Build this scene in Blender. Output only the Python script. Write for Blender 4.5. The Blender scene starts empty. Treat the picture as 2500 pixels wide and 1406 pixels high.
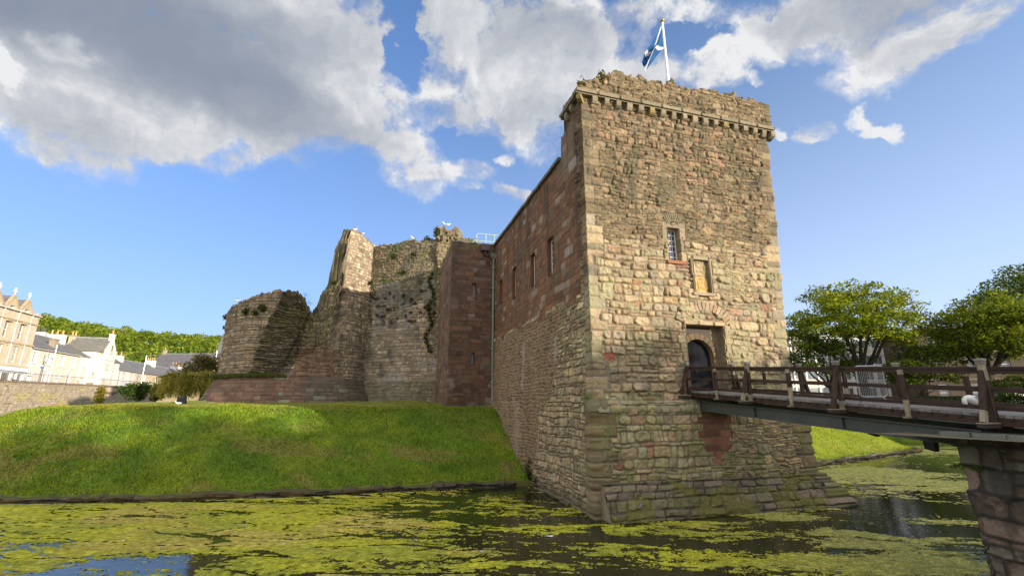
# Ruined sandstone castle with a moat, a timber footbridge and a small town behind.
import bpy, math, random
import numpy as np
from mathutils import Vector, Matrix

random.seed(11)
RNG = np.random.default_rng(11)
SC = bpy.context.scene
COL = SC.collection
RAD = math.radians

# ------------------------------------------------------------------ camera model (metres, water level z = 0)
FPX, PITCH, EYE = 1118.0, RAD(14.3), 4.0
_c, _s = math.cos(PITCH), math.sin(PITCH)
def ray(px, py):
    u = (px-1250)/FPX; v = -(py-703)/FPX
    return (u, _c-_s*v, _s+_c*v)
def at(px, py, Y):
    r = ray(px, py); k = Y/r[1]
    return Vector((r[0]*k, Y, EYE+r[2]*k))
def atz(px, py, Z):
    r = ray(px, py); k = (Z-EYE)/r[2]
    return Vector((r[0]*k, r[1]*k, Z))

# ------------------------------------------------------------------ noise
def hsh(i, j, seed):
    i = np.asarray(i).astype(np.int64); j = np.asarray(j).astype(np.int64)
    h = (i*374761393 + j*668265263 + int(seed)*362437) & 0xffffffff
    h = ((h ^ (h >> 13))*1274126177) & 0xffffffff
    h = h ^ (h >> 16)
    h = ((h*60493) ^ (h >> 7)) & 0xffffffff
    return (h & 0xffffff)/16777216.0
def vn(x, y, seed):
    x = np.asarray(x, float); y = np.asarray(y, float)
    xi = np.floor(x); yi = np.floor(y); fx = x-xi; fy = y-yi
    fx = fx*fx*fx*(fx*(fx*6-15)+10); fy = fy*fy*fy*(fy*(fy*6-15)+10)
    a = hsh(xi, yi, seed); b = hsh(xi+1, yi, seed); c = hsh(xi, yi+1, seed); d = hsh(xi+1, yi+1, seed)
    return (a*(1-fx)+b*fx)*(1-fy)+(c*(1-fx)+d*fx)*fy
def fbm(x, y, seed, octv=4, gain=.5):
    t = 0.; a = 1.; n = 0.
    for o in range(octv):
        t = t+a*vn(x*2**o+o*17.3, y*2**o-o*9.1, seed+o*31); n += a; a *= gain
    return t/n
def sstep(a, b, x):
    t = np.clip((x-a)/(b-a), 0, 1); return t*t*(3-2*t)

# ------------------------------------------------------------------ objects
def tag(o, label=None, cat=None, group=None, kind=None):
    if label: o['label'] = label
    if cat: o['category'] = cat
    if group: o['group'] = group
    if kind: o['kind'] = kind
    return o
def empty(name, loc=(0, 0, 0), rz=0):
    o = bpy.data.objects.new(name, None); COL.objects.link(o)
    o.location = loc; o.rotation_euler = (0, 0, rz); o.empty_display_size = .3
    return o
def thing(name, label, cat, loc=(0, 0, 0), group=None, rz=0):
    return tag(empty(name, loc, rz), label, cat, group)
def offset_of(p):
    v = Vector((0, 0, 0))
    while p is not None:
        v += Vector(p.location); p = p.parent
    return v
def link_mesh(name, verts, faces, mat, parent=None, col=None, smooth=False, local=False):
    """one mesh object; verts are world coordinates unless local"""
    me = bpy.data.meshes.new(name)
    V = np.asarray(verts, dtype=np.float64).reshape(-1, 3)
    o = bpy.data.objects.new(name, me)
    if parent is not None:
        if not local: V = V-np.array(offset_of(parent))
    elif not local:
        b = np.array([(V[:, 0].min()+V[:, 0].max())/2, (V[:, 1].min()+V[:, 1].max())/2, V[:, 2].min()])
        o.location = b; V = V-b
    if isinstance(faces, np.ndarray):
        n = len(faces); k = faces.shape[1]
        me.vertices.add(len(V)); me.vertices.foreach_set('co', V.astype(np.float32).ravel())
        me.loops.add(n*k); me.loops.foreach_set('vertex_index', faces.astype(np.int32).ravel())
        me.polygons.add(n); me.polygons.foreach_set('loop_start', np.arange(0, n*k, k, dtype=np.int32))
        me.polygons.foreach_set('loop_total', np.full(n, k, dtype=np.int32))
        me.update(calc_edges=True); me.validate()
    else:
        me.from_pydata([tuple(v) for v in V], [], [tuple(f) for f in faces])
        me.update()
    if smooth: me.polygons.foreach_set('use_smooth', np.ones(len(me.polygons), dtype=bool))
    a = me.color_attributes.new('Col', 'FLOAT_COLOR', 'POINT')
    C = np.ones((len(me.vertices), 4), np.float32)
    if col is not None: C[:, :3] = np.asarray(col, np.float32)[:len(me.vertices)]
    a.data.foreach_set('color', C.ravel())
    if mat is not None: me.materials.append(mat)
    COL.objects.link(o)
    if parent is not None: o.parent = parent
    return o
def copy_tree(o, parent=None):
    c = o.copy(); COL.objects.link(c)
    if parent is not None: c.parent = parent
    for ch in list(o.children): copy_tree(ch, c)
    return c

def jit(col, a, b, k=1.):
    f = random.uniform(a, b)*k; return tuple(c*f for c in col)

class MB:
    """collects shapes into one mesh"""
    def __init__(s, col=(1, 1, 1)): s.v = []; s.f = []; s.c = []; s.col = col
    def add(s, vs, fs, col=None):
        n = len(s.v); s.v += [tuple(v) for v in vs]; s.f += [tuple(i+n for i in f) for f in fs]
        s.c += [col or s.col]*len(vs)
    def hexa(s, p, col=None):
        s.add(p, [(0, 3, 2, 1), (4, 5, 6, 7), (0, 1, 5, 4), (1, 2, 6, 5), (2, 3, 7, 6), (3, 0, 4, 7)], col)
    def box(s, c, e0, e1, e2, col=None, bev=0):
        """centre and three half-extent vectors; bev chamfers the long edges round e2"""
        c, e0, e1, e2 = Vector(c), Vector(e0), Vector(e1), Vector(e2)
        if e0.cross(e1).dot(e2) < 0: e0 = -e0
        if bev <= 0:
            s.hexa([c-e0-e1-e2, c+e0-e1-e2, c+e0+e1-e2, c-e0+e1-e2, c-e0-e1+e2, c+e0-e1+e2, c+e0+e1+e2, c-e0+e1+e2], col); return
        l0, l1, l2 = e0.length, e1.length, e2.length
        b = min(bev, l0*.45, l1*.45, l2*.45)
        k0, k1, k2 = 1-b/l0, 1-b/l1, 1-b/l2
        rings = []
        for (z, i0, i1) in ((-1, k0, k1), (-k2, 1, 1), (k2, 1, 1), (1, k0, k1)):
            r = []
            for (x, y) in ((-1, -1), (1, -1), (1, 1), (-1, 1)):
                if abs(z) == 1:
                    r += [c+e0*x*k0+e1*y*k1+e2*z]
                else:
                    a = c+e0*x*(k0 if x*y > 0 else 1)+e1*y*(1 if x*y > 0 else k1)+e2*z
                    d = c+e0*x*(1 if x*y > 0 else k0)+e1*y*(k1 if x*y > 0 else 1)+e2*z
                    r += [a, d]
            rings.append(r)
        v = rings[0]+rings[1]+rings[2]+rings[3]
        f = [(3, 2, 1, 0), (20, 21, 22, 23)]
        for k in range(8): f.append((4+k, 4+(k+1) % 8, 12+(k+1) % 8, 12+k))
        for k in range(4):
            f.append((k, 4+2*k+1, 4+2*k)); f.append((k, (k+1) % 4, 4+(2*k+2) % 8, 4+2*k+1))
            f.append((20+k, 12+2*k, 12+2*k+1)); f.append((20+k, 12+2*k+1, 12+(2*k+2) % 8, 20+(k+1) % 4))
        s.add(v, f, col)
    def bar(s, a, b, w, h, up=(0, 0, 1), col=None, bev=0):
        a, b = Vector(a), Vector(b); d = b-a; up = Vector(up)
        sd = d.cross(up)
        if sd.length < 1e-6: sd = Vector((1, 0, 0))
        sd.normalize(); u2 = sd.cross(d).normalized()
        s.box((a+b)/2, sd*w/2, u2*h/2, d/2, col, bev)
    def tube(s, pts, rad, n=8, col=None, cap=True):
        pts = [Vector(p) for p in pts]
        if not isinstance(rad, (list, tuple)): rad = [rad]*len(pts)
        base = len(s.v); prev = None
        for i, p in enumerate(pts):
            d = (pts[min(i+1, len(pts)-1)]-pts[max(i-1, 0)])
            d = d.normalized() if d.length > 1e-9 else Vector((0, 0, 1))
            if prev is None:
                a = d.cross(Vector((.13, .31, .94)));
                if a.length < 1e-3: a = d.cross(Vector((1, 0, 0)))
            else: a = prev-d*prev.dot(d)
            a.normalize(); prev = a; b = d.cross(a)
            for k in range(n):
                t = 2*math.pi*k/n
                s.v.append(tuple(p+(a*math.cos(t)+b*math.sin(t))*rad[i])); s.c.append(col or s.col)
        for i in range(len(pts)-1):
            for k in range(n):
                q = base+i*n
                s.f.append((q+k, q+(k+1) % n, q+n+(k+1) % n, q+n+k))
        if cap:
            s.f.append(tuple(base+k for k in reversed(range(n))))
            q = base+(len(pts)-1)*n; s.f.append(tuple(q+k for k in range(n)))
    def lathe(s, c, prof, n=12, col=None, axis=(0, 0, 1)):
        """prof: (radius, height) pairs along the axis"""
        c = Vector(c); ax = Vector(axis).normalized()
        s.tube([c+ax*h for r, h in prof], [max(r, 1e-4) for r, h in prof], n, col)
    def prism(s, poly, ext, col=None):
        poly = [Vector(p) for p in poly]; ext = Vector(ext); n = len(poly)
        nn = Vector((0, 0, 0))
        for i in range(n): nn += poly[i].cross(poly[(i+1) % n])
        if nn.dot(ext) < 0: poly = poly[::-1]
        s.add(poly+[p+ext for p in poly], [tuple(range(n-1, -1, -1)), tuple(range(n, 2*n))]+[(i, (i+1) % n, n+(i+1) % n, n+i) for i in range(n)], col)
    def quad(s, a, b, c, d, col=None): s.add([a, b, c, d], [(0, 1, 2, 3)], col)
    def ball(s, c, r, n=8, m=6, col=None, sq=(1, 1, 1)):
        c = Vector(c); vs = []; fs = []
        for i in range(m+1):
            t = math.pi*i/m
            for k in range(n):
                p = 2*math.pi*k/n
                vs.append((c.x+r*sq[0]*math.sin(t)*math.cos(p), c.y+r*sq[1]*math.sin(t)*math.sin(p), c.z+r*sq[2]*math.cos(t)))
        for i in range(m):
            for k in range(n):
                fs.append((i*n+k, (i+1)*n+k, (i+1)*n+(k+1) % n, i*n+(k+1) % n))
        s.add(vs, fs, col)
    def build(s, name, mat, parent=None, smooth=False, local=False):
        return link_mesh(name, s.v, s.f, mat, parent, s.c, smooth, local)

# ------------------------------------------------------------------ materials
def nodes_of(name):
    m = bpy.data.materials.new(name); m.use_nodes = True
    nt = m.node_tree; nt.nodes.clear()
    return m, nt, nt.nodes, nt.links
def surf(name, rough=.85, metal=0., spec=.3, n1=(3., .25), n2=(40., .2), bump=(60., .3, .02), tint=(1, 1, 1), space='Object'):
    """vertex colour 'Col' broken up by two noises, with a fine bump"""
    m, nt, N, L = nodes_of(name)
    out = N.new('ShaderNodeOutputMaterial'); p = N.new('ShaderNodeBsdfPrincipled')
    L.new(p.outputs[0], out.inputs[0])
    p.inputs['Roughness'].default_value = rough; p.inputs['Metallic'].default_value = metal
    p.inputs['Specular IOR Level'].default_value = spec
    at_ = N.new('ShaderNodeVertexColor'); at_.layer_name = 'Col'
    tc = N.new('ShaderNodeTexCoord')
    cur = at_.outputs['Color']
    for i, (sc, am) in enumerate((n1, n2)):
        if am <= 0: continue
        nz = N.new('ShaderNodeTexNoise'); nz.inputs['Scale'].default_value = sc; nz.inputs['Detail'].default_value = 6; nz.inputs['Roughness'].default_value = .62
        L.new(tc.outputs[space], nz.inputs['Vector'])
        mr = N.new('ShaderNodeMapRange'); mr.inputs[1].default_value = .25; mr.inputs[2].default_value = .75
        mr.inputs[3].default_value = 1-am; mr.inputs[4].default_value = 1+am
        L.new(nz.outputs[0], mr.inputs[0])
        mx = N.new('ShaderNodeMix'); mx.data_type = 'RGBA'; mx.blend_type = 'MULTIPLY'; mx.inputs[0].default_value = 1
        L.new(cur, mx.inputs[6]); L.new(mr.outputs[0], mx.inputs[7]); cur = mx.outputs[2]
    if tint != (1, 1, 1):
        mx = N.new('ShaderNodeMix'); mx.data_type = 'RGBA'; mx.blend_type = 'MULTIPLY'; mx.inputs[0].default_value = 1
        L.new(cur, mx.inputs[6]); mx.inputs[7].default_value = (*tint, 1); cur = mx.outputs[2]
    L.new(cur, p.inputs['Base Color'])
    if bump[1] > 0:
        nz = N.new('ShaderNodeTexNoise'); nz.inputs['Scale'].default_value = bump[0]; nz.inputs['Detail'].default_value = 8; nz.inputs['Roughness'].default_value = .65
        L.new(tc.outputs[space], nz.inputs['Vector'])
        bp = N.new('ShaderNodeBump'); bp.inputs['Strength'].default_value = bump[1]; bp.inputs['Distance'].default_value = bump[2]
        L.new(nz.outputs[0], bp.inputs['Height']); L.new(bp.outputs[0], p.inputs['Normal'])
    return m
def leafmat(name, trans=.45):
    m, nt, N, L = nodes_of(name)
    out = N.new('ShaderNodeOutputMaterial'); d = N.new('ShaderNodeBsdfPrincipled'); t = N.new('ShaderNodeBsdfTranslucent'); mx = N.new('ShaderNodeMixShader')
    a = N.new('ShaderNodeVertexColor'); a.layer_name = 'Col'
    d.inputs['Roughness'].default_value = .6; d.inputs['Specular IOR Level'].default_value = .25
    L.new(a.outputs[0], d.inputs['Base Color'])
    g = N.new('ShaderNodeMix'); g.data_type = 'RGBA'; g.blend_type = 'MULTIPLY'; g.inputs[0].default_value = 1; g.inputs[7].default_value = (1.5, 1.25, .5, 1)
    L.new(a.outputs[0], g.inputs[6]); L.new(g.outputs[2], t.inputs[0])
    mx.inputs[0].default_value = trans
    L.new(d.outputs[0], mx.inputs[1]); L.new(t.outputs[0], mx.inputs[2]); L.new(mx.outputs[0], out.inputs[0])
    return m
M = {}
M['stone'] = surf('weathered_stone', .92, n1=(1.3, .18), n2=(22., .22), bump=(26., .5, .03))
M['trim'] = surf('dressed_stone', .9, n1=(2., .2), n2=(25., .2), bump=(35., .4, .02))
M['render'] = surf('lime_render', .9, n1=(.35, .06), n2=(6., .05), bump=(20., .15, .02))
M['slate'] = surf('roof_slate', .75, n1=(.8, .25), n2=(5., .3), bump=(4., .4, .05))
M['paint'] = surf('painted_wood', .55, n1=(3., .1), n2=(30., .08), bump=(40., .1, .01))
M['door'] = surf('shaded_door', .95, spec=.03, n1=(3., .2), n2=(30., .2), bump=(40., .2, .01))
M['wood'] = surf('stained_timber', .7, n1=(4., .35), n2=(35., .3), bump=(50., .35, .01))
M['deck'] = surf('weathered_planks', .75, n1=(3., .3), n2=(30., .3), bump=(40., .4, .01))
M['steel'] = surf('painted_steel', .5, n1=(1.5, .22), n2=(14., .12), bump=(20., .1, .01))
M['galv'] = surf('galvanised_steel', .35, .85, n1=(6., .15), n2=(40., .1), bump=(30., .05, .005))
M['black'] = surf('black_metal', .4, .2, n1=(5., .15), n2=(30., .1), bump=(30., .05, .005))
M['cloth'] = surf('flag_cloth', .85, n1=(3., .08), n2=(120., .08), bump=(150., .15, .004))
M['feather'] = surf('feathers', .8, n1=(12., .08), n2=(60., .1), bump=(60., .2, .005))
M['bark'] = surf('bark', .95, n1=(2., .3), n2=(12., .35), bump=(10., .8, .04))
M['leaf'] = leafmat('leaves', .5)
M['leafdense'] = leafmat('hill_leaves', .3)
M['grass'] = leafmat('grass_blades', .3)
M['ground'] = surf('turf', .95, n1=(.5, .3), n2=(9., .35), bump=(14., .8, .06))
M['asphalt'] = surf('asphalt', .9, n1=(.6, .2), n2=(30., .25), bump=(80., .3, .01))
M['car'] = surf('car_paint', .18, .1, .6, n1=(2., .04), n2=(20., .02), bump=(40., 0, .01))
M['rubber'] = surf('rubber', .8, n1=(5., .1), n2=(30., .1), bump=(50., .2, .005))
M['sign'] = surf('sign_enamel', .4, n1=(3., .04), n2=(30., .03), bump=(40., 0, .01))
def glassmat():
    m, nt, N, L = nodes_of('window_glass')
    out = N.new('ShaderNodeOutputMaterial'); p = N.new('ShaderNodeBsdfPrincipled'); L.new(p.outputs[0], out.inputs[0])
    a = N.new('ShaderNodeVertexColor'); a.layer_name = 'Col'; L.new(a.outputs[0], p.inputs['Base Color'])
    p.inputs['Roughness'].default_value = .06; p.inputs['IOR'].default_value = 1.6; p.inputs['Specular IOR Level'].default_value = .9
    tc = N.new('ShaderNodeTexCoord'); nz = N.new('ShaderNodeTexNoise'); nz.inputs['Scale'].default_value = 1.5; L.new(tc.outputs['Object'], nz.inputs['Vector'])
    bp = N.new('ShaderNodeBump'); bp.inputs['Strength'].default_value = .06; bp.inputs['Distance'].default_value = .1
    L.new(nz.outputs[0], bp.inputs['Height']); L.new(bp.outputs[0], p.inputs['Normal'])
    return m
M['glass'] = glassmat()
def watermat():
    m, nt, N, L = nodes_of('moat_water')
    out = N.new('ShaderNodeOutputMaterial'); p = N.new('ShaderNodeBsdfPrincipled'); L.new(p.outputs[0], out.inputs[0])
    p.inputs['Base Color'].default_value = (.022, .025, .008, 1); p.inputs['Roughness'].default_value = .05; p.inputs['IOR'].default_value = 1.333
    p.inputs['Specular IOR Level'].default_value = .65
    tc = N.new('ShaderNodeTexCoord'); mp = N.new('ShaderNodeMapping'); mp.inputs['Scale'].default_value = (.7, 1.6, 1)
    L.new(tc.outputs['Object'], mp.inputs[0])
    nz = N.new('ShaderNodeTexNoise'); nz.inputs['Scale'].default_value = 3.2; nz.inputs['Detail'].default_value = 4; L.new(mp.outputs[0], nz.inputs['Vector'])
    bp = N.new('ShaderNodeBump'); bp.inputs['Strength'].default_value = .16; bp.inputs['Distance'].default_value = .05
    L.new(nz.outputs[0], bp.inputs['Height']); L.new(bp.outputs[0], p.inputs['Normal'])
    return m
M['water'] = watermat()

# ------------------------------------------------------------------ masonry sheets
def make_path(segs):
    """segs: ('line', p0, p1, res) or ('arc', centre, R, a0, a1, res); outward is to the right of travel"""
    P = []; Nn = []
    for sg in segs:
        if sg[0] == 'line':
            p0, p1 = np.array(sg[1], float), np.array(sg[2], float); l = np.linalg.norm(p1-p0); k = max(2, int(round(l/sg[3])))
            t = np.linspace(0, 1, k+1)[:, None]; pts = p0+(p1-p0)*t; d = (p1-p0)/l
            nr = np.repeat([[d[1], -d[0]]], k+1, 0)
        else:
            c, Rr, a0, a1, res = np.array(sg[1], float), sg[2], RAD(sg[3]), RAD(sg[4]), sg[5]
            k = max(2, int(round(abs(a1-a0)*Rr/res))); a = np.linspace(a0, a1, k+1)
            nr = np.stack([np.cos(a), np.sin(a)], 1); pts = c+Rr*nr
        if P and np.linalg.norm(P[-1][-1]-pts[0]) < 1e-3:
            n1, n2 = Nn[-1][-1], nr[0]; mm = (n1+n2)/(1+n1.dot(n2))
            Nn[-1][-1] = mm; pts = pts[1:]; nr = nr[1:]
        P.append(pts); Nn.append(nr)
    P = np.concatenate(P); Nn = np.concatenate(Nn)
    u = np.concatenate([[0], np.cumsum(np.linalg.norm(np.diff(P, axis=0), axis=1))])
    return P, Nn, u

def jcell(x, key, seed, j):
    k = np.floor(x); b = j*hsh(k, key, seed)
    k = np.where(x-k < b, k-1, k)
    lo = k+j*hsh(k, key, seed); hi = k+1+j*hsh(k+1, key, seed)
    return k, lo, hi

def stones(U, V, ch, cl, seed, warp=(.06, .05), wf=.7, split=.2, mort=.012, rnd=.45, jr=.55, jl=.6, vs=.15, edge=.02):
    """returns stone id key, signed depth inside the stone outline (m), local x, y in -1..1"""
    uu = U+warp[0]*(fbm(U*wf, V*wf, seed+1, 2)-.5)*2+edge*(vn(U*7, V*7, seed+5)-.5)
    vv = V+warp[1]*(fbm(U*wf+9, V*wf+4, seed+2, 2)-.5)*2+edge*(vn(U*6+50, V*9, seed+6)-.5)
    r, lo, hi = jcell(vv/ch+100, 0, seed+3, jr)
    lo = (lo-100)*ch; hi = (hi-100)*ch
    L = cl*(.7+.6*hsh(r, 7, seed+4))
    k, a, b = jcell(uu/L+200+hsh(r, 3, seed)*5, r, seed+8, jl)
    off = (200+hsh(r, 3, seed)*5)
    a = (a-off)*L; b = (b-off)*L
    sid = r*8192+k
    sp = hsh(sid, 1, seed+9) < split
    f = lo+(hi-lo)*(.32+.36*hsh(sid, 2, seed+9)); up = vv > f
    nlo = np.where(sp & up, f, lo); nhi = np.where(sp & ~up, f, hi); sid = np.where(sp & up, sid+4000, sid)
    lo, hi = nlo, nhi
    sv = (hsh(sid, 3, seed+9) < vs) & ((b-a) > ch*1.3)
    f = a+(b-a)*(.3+.4*hsh(sid, 4, seed+9)); rt = uu > f
    a, b, sid = np.where(sv & rt, f, a), np.where(sv & ~rt, f, b), np.where(sv & rt, sid+2000, sid)
    hw = (b-a)/2; hh = (hi-lo)/2; x = uu-(a+b)/2; y = vv-(lo+hi)/2
    rr = np.minimum(hw, hh)*rnd*(.5+hsh(sid, 5, seed))
    qx = np.abs(x)-hw+rr; qy = np.abs(y)-hh+rr
    d = -(np.sqrt(np.maximum(qx, 0)**2+np.maximum(qy, 0)**2)+np.minimum(np.maximum(qx, qy), 0)-rr)
    d = d-mort*(.4+1.2*vn(U*3, V*3, seed+12))
    return sid, d, x/hw, y/hh
def relief(U, V, st, seed, depth=.06, bev=.05, rough=.03, tilt=.03):
    sid, d, x, y = st
    t = np.clip(d/bev, 0, 1); s = np.sqrt(np.clip(t*(2-t), 0, 1))
    h = depth*(.25+.95*hsh(sid, 11, seed))*s
    h = h+s*tilt*((hsh(sid, 12, seed)-.5)*x+(hsh(sid, 13, seed)-.5)*y)*2
    h = h+s*rough*(fbm(U*8, V*8, seed+14, 3)-.5)*2
    return h-.02
def pick(sid, pal, seed, vary=.3):
    w = np.array([p[0] for p in pal], float); w = np.cumsum(w/w.sum())
    c = np.array([p[1] for p in pal], float)
    i = np.minimum(np.searchsorted(w, hsh(sid, 21, seed)), len(pal)-1)
    return c[i]*(1-vary/2+vary*hsh(sid, 22, seed))[:, None]
def paint(U, V, st, pal, mortar, seed, vary=.35, mz=.02):
    sid, d, x, y = st
    c = pick(sid, pal, seed, vary)
    g = fbm(U*5, V*7, seed+33, 3)[:, None]
    c = c*(.78+.44*g)
    k = sstep(-.006, mz, d)[:, None]
    return np.array(mortar)[None, :]*(.8+.4*fbm(U*4, V*4, seed+35, 2)[:, None])*(1-k)+c*k
def mixc(c, tgt, k):
    return c*(1-k[:, None])+np.array(tgt)[None, :]*k[:, None]

def sheet(name, segs, z0, top, res, style, parent, batter=None, cap=1.0, capn=6, capcol=(.2, .17, .11), back=None, hole=None, mat=None, capdrop=0., move=None, caprag=0.):
    P, Nn, u = make_path(segs)
    T = top(u) if callable(top) else np.full(len(u), float(top))
    nz = int(math.ceil((T.max()-z0)/res))
    j = np.arange(nz+1)[:, None]/nz
    V = z0+(T[None, :]-z0)*j; U = np.repeat(u[None, :], nz+1, 0)
    h, c = style(U.ravel(), V.ravel())
    off = h.reshape(U.shape)
    if batter is not None: off = off+batter(U, V)
    X = P[None, :, 0]+Nn[None, :, 0]*off; Y = P[None, :, 1]+Nn[None, :, 1]*off
    vs = [np.stack([X, Y, V], -1)]; cs = [c.reshape(nz+1, len(u), 3)]
    o_top = off[-1]
    for k in range(1, capn+1):
        dd = cap(u)*k/capn if callable(cap) else np.full(len(u), cap*k/capn)
        zz = top(np.clip(u+caprag*(fbm(dd*1.6, dd*0+3, 91, 3)-.5)*2, u[0], u[-1])) if caprag else T.copy(); cc = np.array(capcol)[None]*(.6+.8*fbm(u*3, np.full_like(u, k*.7), 5, 3))[:, None]
        if capdrop >= 0:
            stn = stones(u, dd+T*.8, .15, .42, 77, warp=(.1, .06), split=.1, vs=.1, rnd=.8, mort=.012)
            zz = zz-capdrop*(k/capn)**2+1.6*relief(u, dd+T*.8, stn, 78, .10, .06, .06, .08)
            cc = paint(u, dd+T*.8, stn, [(3, tuple(capcol)), (2, tuple(x*.7 for x in capcol)), (1, tuple(x*1.35 for x in capcol))], tuple(x*.35 for x in capcol), 79, .5)
        else: zz = zz-capdrop*(k/capn)**2
        oo = o_top-dd
        vs.append(np.stack([P[:, 0]+Nn[:, 0]*oo, P[:, 1]+Nn[:, 1]*oo, zz], -1)[None])
        cs.append(cc[None])
    if back is not None:
        vs.append(np.stack([P[:, 0]+Nn[:, 0]*oo, P[:, 1]+Nn[:, 1]*oo, np.full_like(u, back)], -1)[None]); cs.append(cs[-1])
    vs = np.concatenate(vs, 0); cs = np.concatenate(cs, 0)
    if move is not None:
        Vm = vs[..., 2]; Um = np.repeat(u[None], len(vs), 0); dx, dy = move(Um, Vm); vs[..., 0] += dx; vs[..., 1] += dy
    n0, n1 = vs.shape[:2]
    idx = np.arange(n0*n1).reshape(n0, n1)
    q = np.stack([idx[:-1, :-1], idx[:-1, 1:], idx[1:, 1:], idx[1:, :-1]], -1)
    keep = np.ones(q.shape[:2], bool)
    if hole is not None:
        uc = (u[:-1]+u[1:])/2; Vc = (V[:-1, :-1]+V[1:, 1:])/2; Uc = np.repeat(uc[None], nz, 0)
        keep[:nz] = ~hole(Uc, Vc)
    return link_mesh(name, vs.reshape(-1, 3), q[keep], mat or M['stone'], parent, cs.reshape(-1, 3), smooth=True)

BUFF = [(5, (0.355, 0.276, 0.165)), (2.6, (0.323, 0.25, 0.163)), (3.2, (0.29, 0.249, 0.152)), (2.8, (0.29, 0.236, 0.16)), (1.3, (0.375, 0.268, 0.147)), (1.5, (0.311, 0.211, 0.134)), (1.7, (0.251, 0.217, 0.152)), (0.05, (0.264, 0.146, 0.096))]
UPPER = [(4, (0.239, 0.172, 0.101)), (4, (0.21, 0.16, 0.096)), (3, (0.26, 0.172, 0.108)), (2, (0.189, 0.147, 0.096)), (2, (0.268, 0.192, 0.108)), (0.6, (0.282, 0.167, 0.09)), (1, (0.16, 0.115, 0.073))]
SLATEY = [(4, (0.215, 0.165, 0.093)), (3, (0.183, 0.138, 0.078)), (2, (0.259, 0.192, 0.11)), (1, (0.15, 0.119, 0.078)), (0.8, (0.29, 0.202, 0.11))]
LOWER = [(4, (0.378, 0.319, 0.193)), (3, (0.356, 0.31, 0.161)), (3, (0.409, 0.31, 0.193)), (2, (0.326, 0.3, 0.185)), (1.5, (0.44, 0.349, 0.177)), (1, (0.378, 0.262, 0.161)), (0.4, (0.356, 0.193, 0.115))]
REDASH = [(5, (0.192, 0.095, 0.048)), (4, (0.171, 0.086, 0.047)), (3, (0.215, 0.11, 0.057)), (2, (0.16, 0.103, 0.063)), (1, (0.218, 0.151, 0.095)), (1, (0.136, 0.076, 0.042))]
LEFTLOW = [(4, (0.36, 0.286, 0.164)), (3, (0.393, 0.296, 0.179)), (2, (0.318, 0.264, 0.164)), (2, (0.435, 0.348, 0.189)), (1.5, (0.287, 0.2, 0.123)), (1, (0.255, 0.223, 0.138))]
DARKRUB = [(4, (0.165, 0.119, 0.068)), (3, (0.123, 0.091, 0.057)), (2, (0.206, 0.146, 0.087)), (1, (0.267, 0.193, 0.108))]
PINKGREY = [(4, (0.358, 0.273, 0.179)), (3, (0.323, 0.247, 0.166)), (2, (0.381, 0.301, 0.205)), (2, (0.277, 0.212, 0.144)), (1, (0.416, 0.35, 0.235)), (0.8, (0.22, 0.171, 0.119))]
DARKSL = [(4, (0.203, 0.169, 0.098)), (3, (0.163, 0.138, 0.084)), (2, (0.256, 0.206, 0.118)), (1, (0.297, 0.225, 0.128))]
PLINTH = [(5, (0.186, 0.108, 0.071)), (4, (0.166, 0.1, 0.067)), (2, (0.206, 0.136, 0.093)), (1.2, (0.246, 0.234, 0.15)), (1, (0.139, 0.096, 0.067))]

# ================================================================== THE CASTLE
ANG = RAD(16.3)
D1 = Vector((math.cos(ANG), math.sin(ANG), 0)); D2 = Vector((-D1.y, D1.x, 0)); NF = -D2; UP = Vector((0, 0, 1))
A0 = Vector((3.2, 18.4, 0)); WF = 10.15
B0 = A0+D1*WF
LEN = 22.0
def gp(u, z, out=0.): return A0+D1*u+NF*out+UP*z            # point on the front face
def lp(s, z, out=0.): return A0+D2*s-D1*out+UP*z            # point on the left face
castle = thing('castle', 'ruined sandstone castle with a tall square gatehouse tower rising from the moat', 'castle', (6, 26, 4))
LU = LEN                                                     # path u of the near corner

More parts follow.
